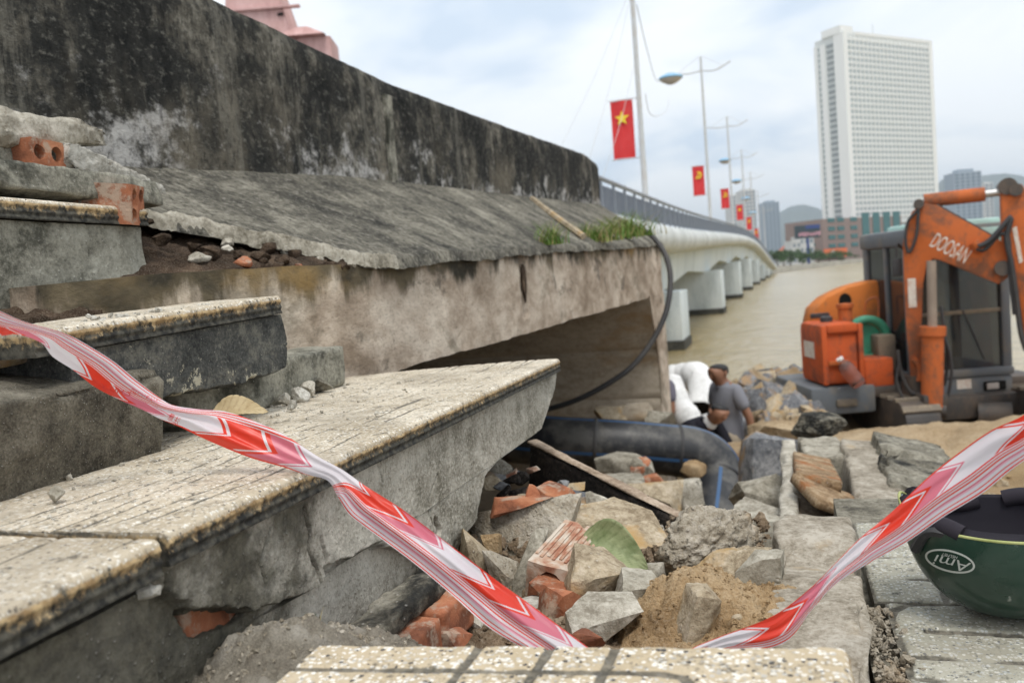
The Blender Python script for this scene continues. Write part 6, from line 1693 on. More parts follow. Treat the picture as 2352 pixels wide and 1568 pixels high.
# ------------------------------------------------------------------ people
def person(label, base, fwd, J, shirt, trousers, collar=None, height=1.68):
    """J: joints (forward, left, up) in metres from the feet"""
    f = Vector(fwd).normalized(); l = Vector((0, 0, 1)).cross(f)
    M3_ = Matrix((f, l, Vector((0, 0, 1)))).transposed()
    t = thing('person', base, label, 'person', 'workers at the pit')
    q = lambda v: M3_ @ Vector(v)
    names = list(J)
    V = {k: q(J[k]) for k in names}
    def chain(spec, rad, root=0, sub=2):
        ids = {}; vs_ = []; rs_ = []; es = []
        for seq in spec:
            prev = None
            for k in seq:
                if k not in ids:
                    ids[k] = len(vs_); vs_.append(V[k]); rs_.append(rad[k])
                if prev is not None: es.append((ids[prev], ids[k]))
                prev = k
        return skin_mesh(vs_, es, rs_, sub, root)
    # derived joints
    hd = (V['head'] - V['neck']).normalized(); face = V['face_dir'].normalized(); ear = hd.cross(face).normalized()
    V['jaw'] = V['head'] - hd * .075 + face * .03; V['skull'] = V['head'] + hd * .075 - face * .015; V['nose'] = V['head'] + face * .122 - hd * .035; V['brow'] = V['head'] + face * .085 - hd * .012
    body_spec = [['pelvis', 'spine', 'chest', 'neck', 'jaw', 'head', 'skull'], ['head', 'brow', 'nose']]
    rad = dict(pelvis=.10, spine=.095, chest=.11, neck=.06, jaw=.078, head=.108, skull=.10, brow=.035, nose=.018)
    for s in 'lr':
        w = V['wri' + s]; d_ = (w - V['elb' + s]).normalized(); sd_ = d_.cross(f).normalized() if d_.cross(f).length > .1 else l
        V['palm' + s] = w + d_ * .07; rad['palm' + s] = (.036, .02)
        ch = ['chest', 'sho' + s, 'elb' + s, 'wri' + s, 'palm' + s]
        body_spec += [ch]
        for k_, (o_, ln) in enumerate(((-.03, .075), (-.01, .09), (.012, .085), (.03, .065))):
            a, b = 'f%d%s' % (k_, s), 'g%d%s' % (k_, s)
            V[a] = V['palm' + s] + sd_ * o_ + d_ * .03; V[b] = V[a] + d_ * ln * .6 + f * .025; rad[a] = .010; rad[b] = .008
            body_spec.append(['palm' + s, a, b])
        V['th' + s] = w + d_ * .05 + f * .045; rad['th' + s] = .011; body_spec.append(['wri' + s, 'th' + s])
        body_spec.append(['pelvis', 'hip' + s, 'kne' + s, 'ank' + s, 'toe' + s])
        rad.update({'sho' + s: .055, 'elb' + s: .042, 'wri' + s: .03, 'hip' + s: .07, 'kne' + s: .055, 'ank' + s: .04, 'toe' + s: .035})
    body_me = chain(body_spec, rad)
    obj('body', body_me, MAT['skin'], t)
    body_bvh = BVHTree.FromPolygons([v.co.copy() for v in body_me.vertices], [tuple(p.vertices) for p in body_me.polygons])
    r2 = dict(pelvis=.168, spine=.158, chest=.168)
    V['hem'] = V['pelvis'] - (V['spine'] - V['pelvis']).normalized() * .17; r2['hem'] = .172
    V['collar'] = V['chest'] * .25 + V['neck'] * .75; r2['collar'] = .075
    sp2 = [['hem', 'pelvis', 'spine', 'chest', 'collar']]
    for s in 'lr':
        if collar is None:
            V['slv' + s] = V['sho' + s] * .28 + V['elb' + s] * .72; r2['slv' + s] = .068; sp2.append(['chest', 'sho' + s, 'slv' + s])
        else:
            sp2.append(['chest', 'sho' + s, 'elb' + s, 'wri' + s]); r2['elb' + s] = .06; r2['wri' + s] = .045
        r2['sho' + s] = .085
    top = obj('shirt' if collar is None else 'jacket', chain(sp2, r2, 1), MAT[shirt], t)
    obj('collar', tube_mesh(np.array([V['collar'] + (V['neck'] - V['collar']) * k for k in (-.1, .6, 1.05)]), [.088, .078, .07], 14, False), MAT[collar or shirt], top)
    r3 = dict(pelvis=.158, waist=.148); V['waist'] = V['pelvis'] * .5 + V['spine'] * .5; sp3 = [['waist', 'pelvis']]
    for s in 'lr':
        sp3.append(['pelvis', 'hip' + s, 'kne' + s, 'ank' + s]); r3.update({'hip' + s: .108, 'kne' + s: .078, 'ank' + s: .07})
    obj('trousers', chain(sp3, r3, 0), MAT[trousers], t)
    for s in 'lr':
        obj('shoe', skin_mesh([V['ank' + s] + Vector((0, 0, -.035)), V['toe' + s] + Vector((0, 0, .005)), V['toe' + s] + (V['toe' + s] - V['ank' + s]).normalized() * .05 + Vector((0, 0, .0))], [(0, 1), (1, 2)], [.05, .046, .03], 2), MAT['shoe'], t)
    # hair cap: top, back and sides of the skull, with an uneven edge
    U_, fc = cube_surface(14, 14, 14); p = U_ / np.linalg.norm(U_, axis=1)[:, None]
    Hm = np.array(Matrix((face, ear, hd)).transposed())
    keep = (p[:, 2] > .12 + .62 * np.clip(p[:, 0], -1, 1) + .12 * fbm(p * 4, 3)) | ((p[:, 0] < .12) & (p[:, 2] > -.12)) | ((p[:, 0] < -.25) & (p[:, 2] > -.65))
    fk = fc[keep[fc].all(1)]
    mg = np.maximum(p[:, 2] - (.12 + .62 * np.clip(p[:, 0], -1, 1)), np.maximum(np.where(p[:, 0] < .12, p[:, 2] + .12, -1), np.where(p[:, 0] < -.25, p[:, 2] + .65, -1))); tap = .86 + .2 * np.clip(mg / .4, 0, 1)
    hc = V['head'] + hd * .01; hv = []
    for d_, m_ in zip(p @ Hm.T, mg):
        h_ = body_bvh.ray_cast(hc + Vector(d_) * .5, -Vector(d_))
        r_ = (h_[0] - hc).length if h_[0] is not None else .1
        r_ = min(r_, .15) - .004 + .022 * float(np.clip(m_ / .3, 0, 1)) * (1 - .75 * max(0.0, float(np.dot(d_, np.array(face)))))
        hv.append(np.array(hc) + d_ * r_)
    hv = np.array(hv) + (.006 * fbm(p * 9, 3))[:, None] * (p @ Hm.T)
    obj('hair', mesh_np(hv, fk), MAT['hair'], t)
    for s_ in (-1, 1):
        ep = V['head'] + face * .088 + ear * s_ * .036 + hd * .008
        obj('eye', lathe_mesh([(.001, -.008), (.011, 0), (.001, .008)], 8), MAT['hair'], t, loc=ep)
        obj('ear', rock_mesh(900, 8, 2, .02, .0, size=(.03, .03, .06)), MAT['skin'], t, loc=V['head'] + ear * s_ * .094 - face * .012 - hd * .015)
    if collar is None:
        wl = V['wrir'] ; d_ = (V['palmr'] - wl).normalized()
        obj('wrist_watch', tube_mesh(np.array([wl - d_ * .012, wl + d_ * .012]), .036, 12), MAT['chrome'], t)
    return t
left_dir = -np.array([math.cos(YAW), math.sin(YAW), 0])
stand = dict(pelvis=(0, 0, .93), spine=(0.0, 0, 1.12), chest=(.01, 0, 1.31), neck=(.03, 0, 1.47), head=(.07, 0, 1.575), face_dir=(1, .1, -.25),
             shol=(.0, .19, 1.39), elbl=(-.02, .26, 1.12), wril=(.10, .25, .90), shor=(.0, -.19, 1.39), elbr=(.02, -.27, 1.12), wrir=(.16, -.22, .92),
             hipl=(0, .09, .9), knel=(.03, .1, .5), ankl=(0, .1, .09), toel=(.14, .11, .04), hipr=(0, -.09, .9), kner=(.03, -.1, .5), ankr=(0, -.1, .09), toer=(.14, -.11, .04))
st2 = dict(stand); st2.update(elbl=(-.10, .25, 1.12), wril=(-.13, .24, .86))
gp = P(1672, 970, 8.6)
person('standing man in grey polo shirt and beige trousers looking down to the left', (gp[0], gp[1], -2.63), tuple(left_dir + np.array([.1, -.25, 0])), st2, 'polo', 'trousers')
crouch = dict(pelvis=(-.30, 0, .74), spine=(-.16, 0, .90), chest=(.0, 0, 1.03), neck=(.14, 0, 1.13), head=(.22, 0, 1.21), face_dir=(.9, -.25, -.45),
              shol=(.02, .19, 1.07), elbl=(.14, .24, .82), wril=(.30, .16, .66), shor=(.02, -.19, 1.07), elbr=(.16, -.24, .82), wrir=(.32, -.14, .66),
              hipl=(-.30, .1, .72), knel=(.10, .15, .52), ankl=(-.12, .14, .09), toel=(.03, .16, .04), hipr=(-.30, -.1, .72), kner=(.12, -.15, .52), ankr=(-.10, -.14, .09), toer=(.05, -.16, .04))
gp = P(1652, 955, 8.15)
fd = Vector((.86, -.5, 0)).normalized()
person('crouching man in dark jacket with white collar bending behind the black pipe', (gp[0] - fd.x * .22, gp[1] - fd.y * .22, -2.59), tuple(fd), crouch, 'jacket', 'trousers_dark', 'shirt_white')
gp = P(1528, 900, 9.6)
person('worker in violet grey shirt mostly hidden behind the culvert end', (gp[0], gp[1], -2.66), tuple(left_dir), stand, 'shirt_violet', 'trousers_dark')

# ------------------------------------------------------------------ excavator
EO = np.array([1.85, 12.6, -2.42]); ER = math.radians(16.3)
ea = np.array([math.cos(ER), math.sin(ER), 0]); eb = np.array([-math.sin(ER), math.cos(ER), 0])
def EX(px, py, b):
    r = ray(px, py); t = (b + EO @ eb) / (r @ eb); w = r * t - EO
    return float(w @ ea), float(w[2])
exc = thing('excavator', tuple(EO), 'muddy orange and grey crawler excavator standing at the river edge', 'excavator', rotz=ER)
def ebox(name, a0, a1, b0, b1, z0, z1, mat, bev=.02, parent=None):
    return obj(name, box_mesh((min(a0, a1), min(b0, b1), min(z0, z1)), (max(a0, a1), max(b0, b1), max(z0, z1)), bev), MAT[mat], parent or exc)
def eprism(name, pts, b, t, mat, bev=.015, parent=None):
    return obj(name, prism_mesh(pts, (0, b, 0), (1, 0, 0), (0, 0, 1), (0, 1, 0), t, bev), MAT[mat], parent or exc)
# tracks
for s in (-1, 1):
    cx = .12 + s * .82
    pts = [(1.25 * math.cos(a) if False else (1.05 if math.cos(a) > 0 else -1.05) + .29 * math.cos(a), .30 + .29 * math.sin(a)) for a in np.linspace(-math.pi / 2, 3 * math.pi / 2, 28, endpoint=False)]
    tr = obj('track', prism_mesh(pts, (cx, 0, 0), (0, 1, 0), (0, 0, 1), (1, 0, 0), .42, .01), MAT['grease'], exc)
    lug = box_mesh((-.23, -.045, -.02), (.23, .045, .02))
    for k in range(26):
        u = k / 26; per = 2 * 2.1 + 2 * math.pi * .3; d_ = u * per
        if d_ < 2.1: p_ = (-1.05 + d_, .01, 0)
        elif d_ < 2.1 + math.pi * .3: a = (d_ - 2.1) / .3 - math.pi / 2; p_ = (1.05 + .3 * math.cos(a), .3 + .3 * math.sin(a), a + math.pi / 2)
        elif d_ < 4.2 + math.pi * .3: p_ = (1.05 - (d_ - 2.1 - math.pi * .3), .6, 0)
        else: a = (d_ - 4.2 - math.pi * .3) / .3 + math.pi / 2; p_ = (-1.05 + .3 * math.cos(a), .3 + .3 * math.sin(a), a + math.pi / 2)
        o = obj('track_shoe', lug, MAT['mud_steel'], tr, loc=(cx, p_[0], p_[1])); o.rotation_euler = (p_[2], 0, 0)
ebox('undercarriage', -.5, .75, -.8, .8, .25, .55, 'grease', .04)
obj('slew_ring', lathe_mesh([(.01, .54), (.55, .54), (.55, .68), (.01, .68)], 28), MAT['grease'], exc)
bl0, bl1 = EX(2012, 935, -1.5)[0], EX(2200, 940, -1.5)[0]
eprism('dozer_blade', [(bl0, .10), (bl0 + .1, .34), (bl1 - .2, .34), (bl1, .22), (bl1 - .25, .02), (bl0 + .5, -.02)], -1.5, .12, 'mud_steel', .02)
ebox('turntable_frame', -1.45, 1.15, -.6, 1.25, .58, .72, 'grease', .03)
# left skirt, tank, hood
a0, z1 = EX(1862, 893, -.62); a1, _ = EX(2012, 890, -.62); _, z0 = EX(1890, 955, -.62)
ebox('side_skirt', a0, a1, -.62, 1.0, z0, z1, 'machine_grey', .05)
c, z = EX(1945, 925, -.63)
ebox('skirt_handle', c - .13, c + .13, -.66, -.60, z - .04, z + .05, 'mud_steel', .015)
ta0, tz1 = EX(1882, 745, -.55); ta1, _ = EX(1976, 740, -.55)
tank = ebox('tank_box', ta0, ta1, -.55, .33, z1 + .005, tz1, 'orange_side', .1)
for (e0, e1, e2, e3) in ((ta0 - .004, ta0 + .07, z1 + .03, tz1 - .02), (ta1 - .06, ta1 + .004, z1 + .03, tz1 - .02), (ta0 + .071, ta1 - .061, tz1 - .12, tz1 - .015)):
    ebox('tank_frame', e0, e1, -.62, -.545, e2, e3, 'orange_side', .02, tank)
pa0, pz0 = EX(1890, 882, -.56); pa1, pz1 = EX(1966, 768, -.56)
ebox('tank_panel', pa0, pa1, -.575, -.54, pz0, pz1, 'orange_side', .02, tank)
c, z = EX(1920, 835, -.58)
ebox('panel_handle', c - .1, c + .16, -.62, -.57, z - .02, z + .04, 'orange', .012, tank)
ebox('tank_sticker', ta0 - .008, ta0 + .002, -.3, .1, z1 + .35, tz1 - .25, 'white_paint', .0, tank)
c, z = EX(1942, 735, -.2)
obj('filler_neck', lathe_mesh([(.09, -.05), (.09, .16), (.11, .17), (.11, .22), (.01, .23)], 14), MAT['orange'], exc, loc=(c, -.2, tz1))
c, z = EX(1898, 735, -.2)
obj('fuel_cap', lathe_mesh([(.08, -.02), (.08, .06), (.05, .08), (.01, .08)], 14), MAT['rubber'], exc, loc=(c, -.2, tz1))
hp = [EX(x, y, .8) for x, y in ((1842, 830), (1840, 735), (1846, 706), (1874, 680), (1920, 658), (1965, 646), (2010, 640), (2055, 640), (2060, 830))]
obj('engine_hood', prism_mesh(hp, (0, .57, 0), (1, 0, 0), (0, 0, 1), (0, 1, 0), .46, .09), MAT['orange_fresh'], exc)
c, z = EX(1941, 690, .338)
obj('exhaust_hole', prism_mesh([(c + .085 * math.cos(t), z + .1 * math.sin(t)) for t in np.linspace(0, 2 * math.pi, 18, endpoint=False)], (0, .338, 0), (1, 0, 0), (0, 0, 1), (0, 1, 0), .02), MAT['dark_void'], exc)
c, z = EX(1885, 722, .2)
ebox('mirror_arm', c - .14, c + .12, .18, .24, z - .05, z + .02, 'rubber', .02)
# green hose reel and steel box between tank and boom
c, z = EX(1992, 778, -.1)
gr_ = obj('hose_reel', tube_mesh(np.array([(c + .26 * math.cos(t), -.1, z + .26 * math.sin(t)) for t in np.linspace(0, 2 * math.pi, 30)]), .06, 10), MAT['green_plastic'], exc)
obj('reel_disc', prism_mesh([(c + .2 * math.cos(t), z + .2 * math.sin(t)) for t in np.linspace(0, 2 * math.pi, 20, endpoint=False)], (0, -.05, 0), (1, 0, 0), (0, 0, 1), (0, 1, 0), .04), MAT['green_plastic'], gr_)
a0, z1b = EX(1985, 825, -.58); a1, z0b = EX(2055, 885, -.58)
ebox('valve_box', a0, a1, -.58, .2, z0b, z1b, 'orange_side', .03)
a0, z1b = EX(2015, 770, -.3); a1, z0b = EX(2060, 850, -.3)
ebox('hose_guard', a0, a1, -.32, .3, z0b, z1b, 'mud_steel', .03)
# cab
ca0 = EX(2085, 700, -.65)[0]; ca1 = EX(2326, 800, -.65)[0]; zr = EX(2000, 548, .75)[1]; zf = EX(2250, 925, -.65)[1]; zs = EX(2250, 845, -.65)[1]
cab = ebox('cab_lower_panel', ca0, ca1, -.65, .75, zf, zs - .1, 'machine_grey', .06)
ebox('cab_sill', ca0 - .01, ca1 + .01, -.67, .76, zs - .105, zs, 'machine_grey', .03, cab)
for (aa, b0, b1, w) in ((ca0, -.65, -.53, .11), (ca1 - .12, -.65, -.53, .12), (ca0, .62, .75, .1), (ca1 - .1, .62, .75, .1)):
    ebox('cab_pillar', aa, aa + w, b0, b1, zs - .01, zr, 'machine_grey', .03, cab)
ebox('side_pillar', ca0 + .003, ca0 + .07, -.02, .05, zs - .01, zr, 'machine_grey', .02, cab)
zr -= .1
ebox('cab_roof', ca0 - .03, ca1 + .03, -.7, .8, zr - .06, zr + .16, 'machine_grey', .07, cab)
ebox('roof_cover', ca0 + .08, ca1 - .05, -.64, .1, zr + .1, zr + .22, 'teal_roof', .05, cab)
ebox('roof_visor', ca0 + .02, ca1 - .05, -.735, -.69, zr - .17, zr + .1, 'teal_roof', .02, cab)
ebox('front_window', ca0 + .1, ca1 - .11, -.60, -.585, zs, zr - .06, 'glass', 0, cab)
ebox('side_window', ca0 + .04, ca0 + .052, -.52, .62, zs, zr - .06, 'glass', 0, cab)
ebox('window_rail', ca0 + .1, ca1 - .1, -.625, -.59, zs + (zr - zs) * .42, zs + (zr - zs) * .45, 'mud_steel', .005, cab)
ebox('cab_shade_panel', ca0 + .1, ca1 - .32, .64, .70, zs, zr - .1, 'rubber', .0, cab)  # panel added, its black stands in for the shade inside the cab
ebox('driver_seat', (ca0 + ca1) / 2 - .25, (ca0 + ca1) / 2 + .25, .05, .55, zs - .1, zs + .12, 'rubber', .05, cab)
ebox('seat_back', (ca0 + ca1) / 2 - .25, (ca0 + ca1) / 2 + .22, .45, .60, zs + .1, zs + .85, 'rubber', .06, cab)
ebox('red_curtain', ca0 + .06, ca0 + .09, .12, .40, zs, zr - .1, 'red_cloth', .0, cab)
ebox('control_console', ca0 + .15, ca0 + .4, -.45, -.1, zs - .05, zs + .35, 'rubber', .03, cab)
ebox('door_handle', ca0 - .035, ca0 - .0, -.3, -.1, zs + .35, zs + .4, 'rubber', .01, cab)
c, z = EX(2285, 885, -.66)
ebox('front_lamp', c - .14, c + .14, -.675, -.64, z - .06, z + .06, 'dark_void', .02, cab)
ebox('lamp_glass', c - .11, c + .04, -.69, -.67, z - .04, z + .04, 'lamp_lens', .01, cab)
c, z = EX(2215, 882, -.66)
ebox('sticker', c - .09, c + .09, -.656, -.649, z - .06, z + .06, 'white_paint', 0, cab)
# boom in its own slanted plane
BB = -1.0
def EXs(px, py, s0=-.05):
    """point on the boom plane: through (.0, -1.0) heading left-forward"""
    n = eb * math.cos(.42) + ea * math.sin(.42); r = ray(px, py); o = EO + eb * BB
    w = r * ((o @ n) / (r @ n)); d_ = ea * math.cos(.42) - eb * math.sin(.42)
    return float((w - o) @ d_), float(w[2] - EO[2])
bd_ = np.array([math.cos(.42), -math.sin(.42), 0]); bn = np.array([math.sin(.42), math.cos(.42), 0])
bo = np.array([0, BB, 0])
boom_poly = [EXs(*q) for q in ((2096, 905), (2082, 760), (2076, 620), (2074, 560), (2080, 520), (2094, 488), (2118, 467), (2150, 472), (2296, 553), (2320, 590), (2312, 638), (2292, 652), (2160, 598), (2142, 594), (2128, 610), (2120, 650), (2116, 760), (2118, 905))]
boom = obj('boom', prism_mesh(boom_poly, bo, bd_, (0, 0, 1), bn, .26, .018), MAT['orange'], exc)
ins = [EXs(*q) for q in ((2152, 468), (2294, 548), (2290, 556), (2148, 478))]
obj('boom_top_plate', prism_mesh(ins, bo, bd_, (0, 0, 1), bn, .20, .0), MAT['grease'], boom)
def etube(name, pxs, rr, mat, parent, off=0.0, seg=12, n=14, smooth=True):
    pts = []
    for q in pxs:
        s_, z_ = EXs(q[0], q[1]); o_ = off + (q[2] if len(q) > 2 else 0)
        pts.append(bo + bd_ * s_ + bn * o_ + np.array([0, 0, z_]))
    pth = smooth_path(pts, n) if smooth else np.array(pts)
    return obj(name, tube_mesh(pth, rr, seg), MAT[mat], parent)
etube('boom_cylinder', [(2140, 925), (2141, 760)], .125, 'orange', boom, -.30, 18, 4)
etube('cylinder_collar', [(2140.5, 765), (2141, 745)], .15, 'orange', boom, -.30, 18, 3)
etube('cylinder_rod', [(2141, 760), (2138, 598)], .055, 'rod_dirty', boom, -.30, 14, 4)
etube('arm_cylinder', [(2122, 462), (2262, 446)], .085, 'orange', boom, -.02, 18, 4)
etube('arm_cylinder_rod', [(2262, 446), (2318, 440)], .045, 'chrome', boom, -.02, 14, 4)
etube('cylinder_pin', [(2110, 470, -.2), (2110, 470.5, .2)], .06, 'grease', boom, 0, 12, 3)
etube('boom_pin', [(2300, 615, -.2), (2300, 615.5, .2)], .09, 'grease', boom, 0, 14, 3)
etube('hydraulic_hose', [(2112, 480), (2086, 510), (2080, 555), (2088, 580), (2104, 545), (2110, 485)], .018, 'rubber', boom, -.17, 8, 40)
etube('hydraulic_hose', [(2244, 566), (2266, 556), (2300, 520), (2318, 500), (2308, 550), (2318, 600), (2330, 680), (2340, 760), (2352, 800)], .03, 'rubber', boom, -.22, 8, 50)
etube('hydraulic_hose', [(2240, 572), (2258, 574), (2292, 540), (2310, 540), (2316, 620), (2326, 720)], .024, 'rubber', boom, -.20, 8, 40)
etube('hydraulic_hose', [(2062, 800), (2070, 850), (2088, 890), (2110, 905)], .024, 'rubber', boom, -.2, 8, 20)
etube('hydraulic_hose', [(2168, 880), (2176, 820), (2168, 760), (2160, 700)], .02, 'rubber', boom, -.2, 8, 20)
etube('hose_clamp', [(2234, 556), (2250, 574)], .06, 'orange', boom, -.16, 10, 3)
etube('side_hook', [(2098, 820), (2112, 838), (2112, 870)], .04, 'orange', boom, -.18, 10, 12)
etube('swing_post', [(2105, 960), (2105, 860)], .17, 'grease', exc, .0, 16, 4)
lt = EXs(2092, 668)
obj('boom_sticker', prism_mesh([(lt[0] - .03, lt[1] - .2), (lt[0] + .06, lt[1] - .2), (lt[0] + .06, lt[1] + .16), (lt[0] - .03, lt[1] + .16)], bo - bn * .134, bd_, (0, 0, 1), bn, .004), MAT['white_paint'], boom)
tm = text_mesh('DOOSAN', .3)
c0_ = np.array(EXs(2145, 553)); c1_ = np.array(EXs(2218, 590)); ctr = (c0_ + c1_) / 2; dr = c1_ - c0_; Lt = np.linalg.norm(dr); dr /= Lt; up2 = np.array([-dr[1], dr[0]])
co_ = np.array([v.co[:] for v in tm.vertices]); sx = Lt * 1.08 / (co_[:, 0].max() - co_[:, 0].min()); sy = .185 / (co_[:, 1].max() - co_[:, 1].min())
for v, q in zip(tm.vertices, co_):
    uvp = ctr + dr * q[0] * sx + up2 * q[1] * sy
    v.co = Vector(bo + bd_ * uvp[0] - bn * .1335 + np.array([0, 0, uvp[1]]))
obj('boom_lettering', tm, MAT['white_paint'], boom)
arm_poly = [EXs(*q) for q in ((2296, 430), (2312, 420), (2345, 425), (2400, 520), (2440, 900), (2400, 960), (2372, 900), (2340, 700), (2318, 620), (2300, 560))]
arm = obj('dipper_arm', prism_mesh(arm_poly, bo - bn * .03, bd_, (0, 0, 1), bn, .24, .02), MAT['orange'], exc)
lt = [EXs(*q) for q in ((2322, 525), (2332, 520), (2346, 600), (2338, 605))]
obj('arm_sticker', prism_mesh(lt, bo - bn * .153, bd_, (0, 0, 1), bn, .004), MAT['white_paint'], arm)
etube('arm_pin', [(2330, 438, -.2), (2330, 438.5, .2)], .075, 'grease', arm, 0, 14, 3)
etube('pin_boss', [(2312, 430, -.17), (2312, 430.5, .14)], .10, 'grease', arm, 0, 16, 3)
bk = [EXs(*q) for q in ((2400, 930), (2500, 930), (2520, 1010), (2470, 1080), (2390, 1060), (2420, 1000))]
obj('bucket', prism_mesh(bk, bo - bn * .03, bd_, (0, 0, 1), bn, .6, .02), MAT['mud_steel'], exc)
# small fittings
etube('grab_rail', [(1980, 738), (1984, 700), (2010, 690), (2014, 735)], .016, 'orange', exc, .7, 8, 24)
obj('wiper', tube_mesh(np.array([((ca0 + ca1) / 2 + .3, -.62, zs + .1), ((ca0 + ca1) / 2 + .05, -.625, zs + .75)]), .012, 6), MAT['rubber'], cab)
obj('mirror_stem', tube_mesh(smooth_path([(ca0 - .02, -.66, zr - .1), (ca0 - .14, -.74, zr - .02), (ca0 - .16, -.76, zr - .2)], 10), .014, 6), MAT['rubber'], cab)
ebox('mirror', ca0 - .22, ca0 - .10, -.78, -.75, zr - .42, zr - .2, 'rubber', .015, cab)
ebox('lower_grease_pad', ca0 - .1, ca0 + .2, -1.2, -.66, .5, .66, 'grease', .03)
etube('hydraulic_hose', [(2066, 830), (2060, 870), (2080, 915), (2100, 925)], .02, 'rubber', boom, -.24, 8, 20)
etube('hydraulic_hose', [(2176, 905), (2184, 850), (2178, 800), (2166, 770)], .02, 'rubber', boom, -.25, 8, 20)
etube('boom_foot', [(2088, 935), (2172, 935)], .10, 'grease', boom, -.28, 14, 4)
etube('track_roller', [(2250, 962), (2330, 962)], .16, 'grease', exc, .3, 14, 4)
# bottle hanging at the tank
q0 = EX(1926, 822, -.72); q1 = EX(1972, 882, -.72)
bt = thing('plastic_bottle', tuple(EO + ea * q1[0] + eb * -.74 + np.array([0, 0, q1[1]])), 'clear plastic bottle hanging slanted on the orange tank', 'bottle')
ax = (ea * (q0[0] - q1[0]) + np.array([0, 0, q0[1] - q1[1]])); Lb = np.linalg.norm(ax); axd = Vector(ax / Lb)
def bottle_mat():
    m = Mat('bottle_plastic', .15, .5); m.color(m.mix(m.noise(5), (0.8, 0.74, 0.74), (0.9, 0.88, 0.87))); m.b.inputs['Transmission Weight'].default_value = .9; m.b.inputs['IOR'].default_value = 1.12; return m.m
rb = .095
bm_ = lathe_mesh([(.01, 0), (rb * .9, 0), (rb, .03), (rb, Lb * .3), (rb * .94, Lb * .34), (rb, Lb * .38), (rb, Lb * .64), (rb * .85, Lb * .74), (rb * .42, Lb * .86), (rb * .4, Lb * .93), (.01, Lb * .93)], 20)
b1_ = obj('bottle_body', bm_, bottle_mat(), bt); b2_ = obj('bottle_cap', lathe_mesh([(rb * .46, Lb * .935), (rb * .46, Lb * 1.0), (.01, Lb * 1.0)], 16), MAT['hotel_white'], bt)
for o in (b1_, b2_): o.rotation_euler = axd.to_track_quat('Z', 'Y').to_euler()

# ------------------------------------------------------------------ helmet
HC = Vector((.272, 1.275, -.499))
def helmet_profile(th):
    return .143 + .022 * math.exp(-((math.atan2(math.sin(th - 2.95), math.cos(th - 2.95))) / .38) ** 2) + .004 * math.cos(2 * th)
RX_, RY_ = .132, .114
def shell(scale, inset, nt=96, nh=40, top=None):
    G = np.zeros((nt + 1, nh, 3))
    for i in range(nt + 1):
        th = 2 * math.pi * i / nt; H = helmet_profile(th) - inset
        for j in range(nh):
            t = j / (nh - 1); ph = t * math.pi / 2 * .97
            r = math.sin(ph) ** .86; h = (1 - math.cos(ph) ** .9) * H + (.0 if scale == 1 else .006 * (1 - t))
            G[i, j] = (RX_ * scale * r * math.cos(th), RY_ * scale * r * math.sin(th), h)
    return G
Go = shell(1.0, 0); Gi = shell(.955, .002)
nt1, nh1 = Go.shape[:2]
v = np.concatenate([Go.reshape(-1, 3), Gi.reshape(-1, 3)]); n_ = nt1 * nh1
f_ = np.concatenate([grid_faces(nt1, nh1), grid_faces(nt1, nh1)[:, ::-1] + n_])
rim = np.array([(i * nh1 + nh1 - 1, (i + 1) * nh1 + nh1 - 1, n_ + (i + 1) * nh1 + nh1 - 1, n_ + i * nh1 + nh1 - 1) for i in range(nt1 - 1)])
def helmet_mat():
    m = Mat('green_helmet_shell', .22, .5); co = m.coord()
    c = m.mix(m.mask(m.noise(16, 8, .7, co), .55, .72), (0.010, 0.042, 0.028), (0.03, 0.075, 0.055))
    c = m.mix(m.mul(m.mask(m.noise(90, 5, .7, m.coord((1, 1, .3))), .66, .72), .6), c, (0.35, 0.37, 0.34))
    m.color(c); m.rough(m.math('MULTIPLY_ADD', m.noise(9, 6, .6, co), .5, .06)); m.b.inputs['Coat Weight'].default_value = .4; m.bump(m.noise(60, 4), .06, .002); return m.m
hel = thing('helmet', tuple(HC), 'dark green half helmet lying upside down on the pale paving tiles', 'helmet')
sh_me = fixn(mesh_np(v, np.concatenate([f_, rim])), 60)
sh_o = obj('shell', sh_me, helmet_mat(), hel)
tp = np.concatenate([Go[:, -1], Go[:1, -1]])[:nt1]
obj('rim_trim', tube_mesh(Go[:, -1] * np.array([.985, .985, 1]), .0022, 8, False), leaf_mat('rim_trim', (0.28, 0.31, 0.10), (0.44, 0.46, 0.2), (0.4, 0.4, 0.15)), hel)
Gl = shell(.93, .010)
for k in range(nt1):
    Gl[k, :, :2] *= (1 - .035 * abs(math.sin(k / nt1 * math.pi * 6)))
    Gl[k, -6:, 2] += .004
pd = mesh_np(np.concatenate([Gl.reshape(-1, 3), (Gl * np.array([.94, .94, 1]) + np.array([0, 0, .012])).reshape(-1, 3)]), np.concatenate([grid_faces(nt1, nh1), grid_faces(nt1, nh1)[:, ::-1] + n_, rim]))
obj('lining', fixn(pd), plain('helmet_lining', (0.022, 0.02, 0.028), .8, .2), hel)
for th0 in (3.6, 5.2, .9, 2.2):
    pth = [(.90 * RX_ * math.cos(th0 + t), .90 * RY_ * math.sin(th0 + t), helmet_profile(th0 + t) - .012 + .006 * math.sin(t * 6)) for t in np.linspace(-.5, .5, 12)]
    obj('padding', tube_mesh(np.array(pth), .013, 10), plain('helmet_padding', (0.03, 0.026, 0.034), .9, .15), hel)
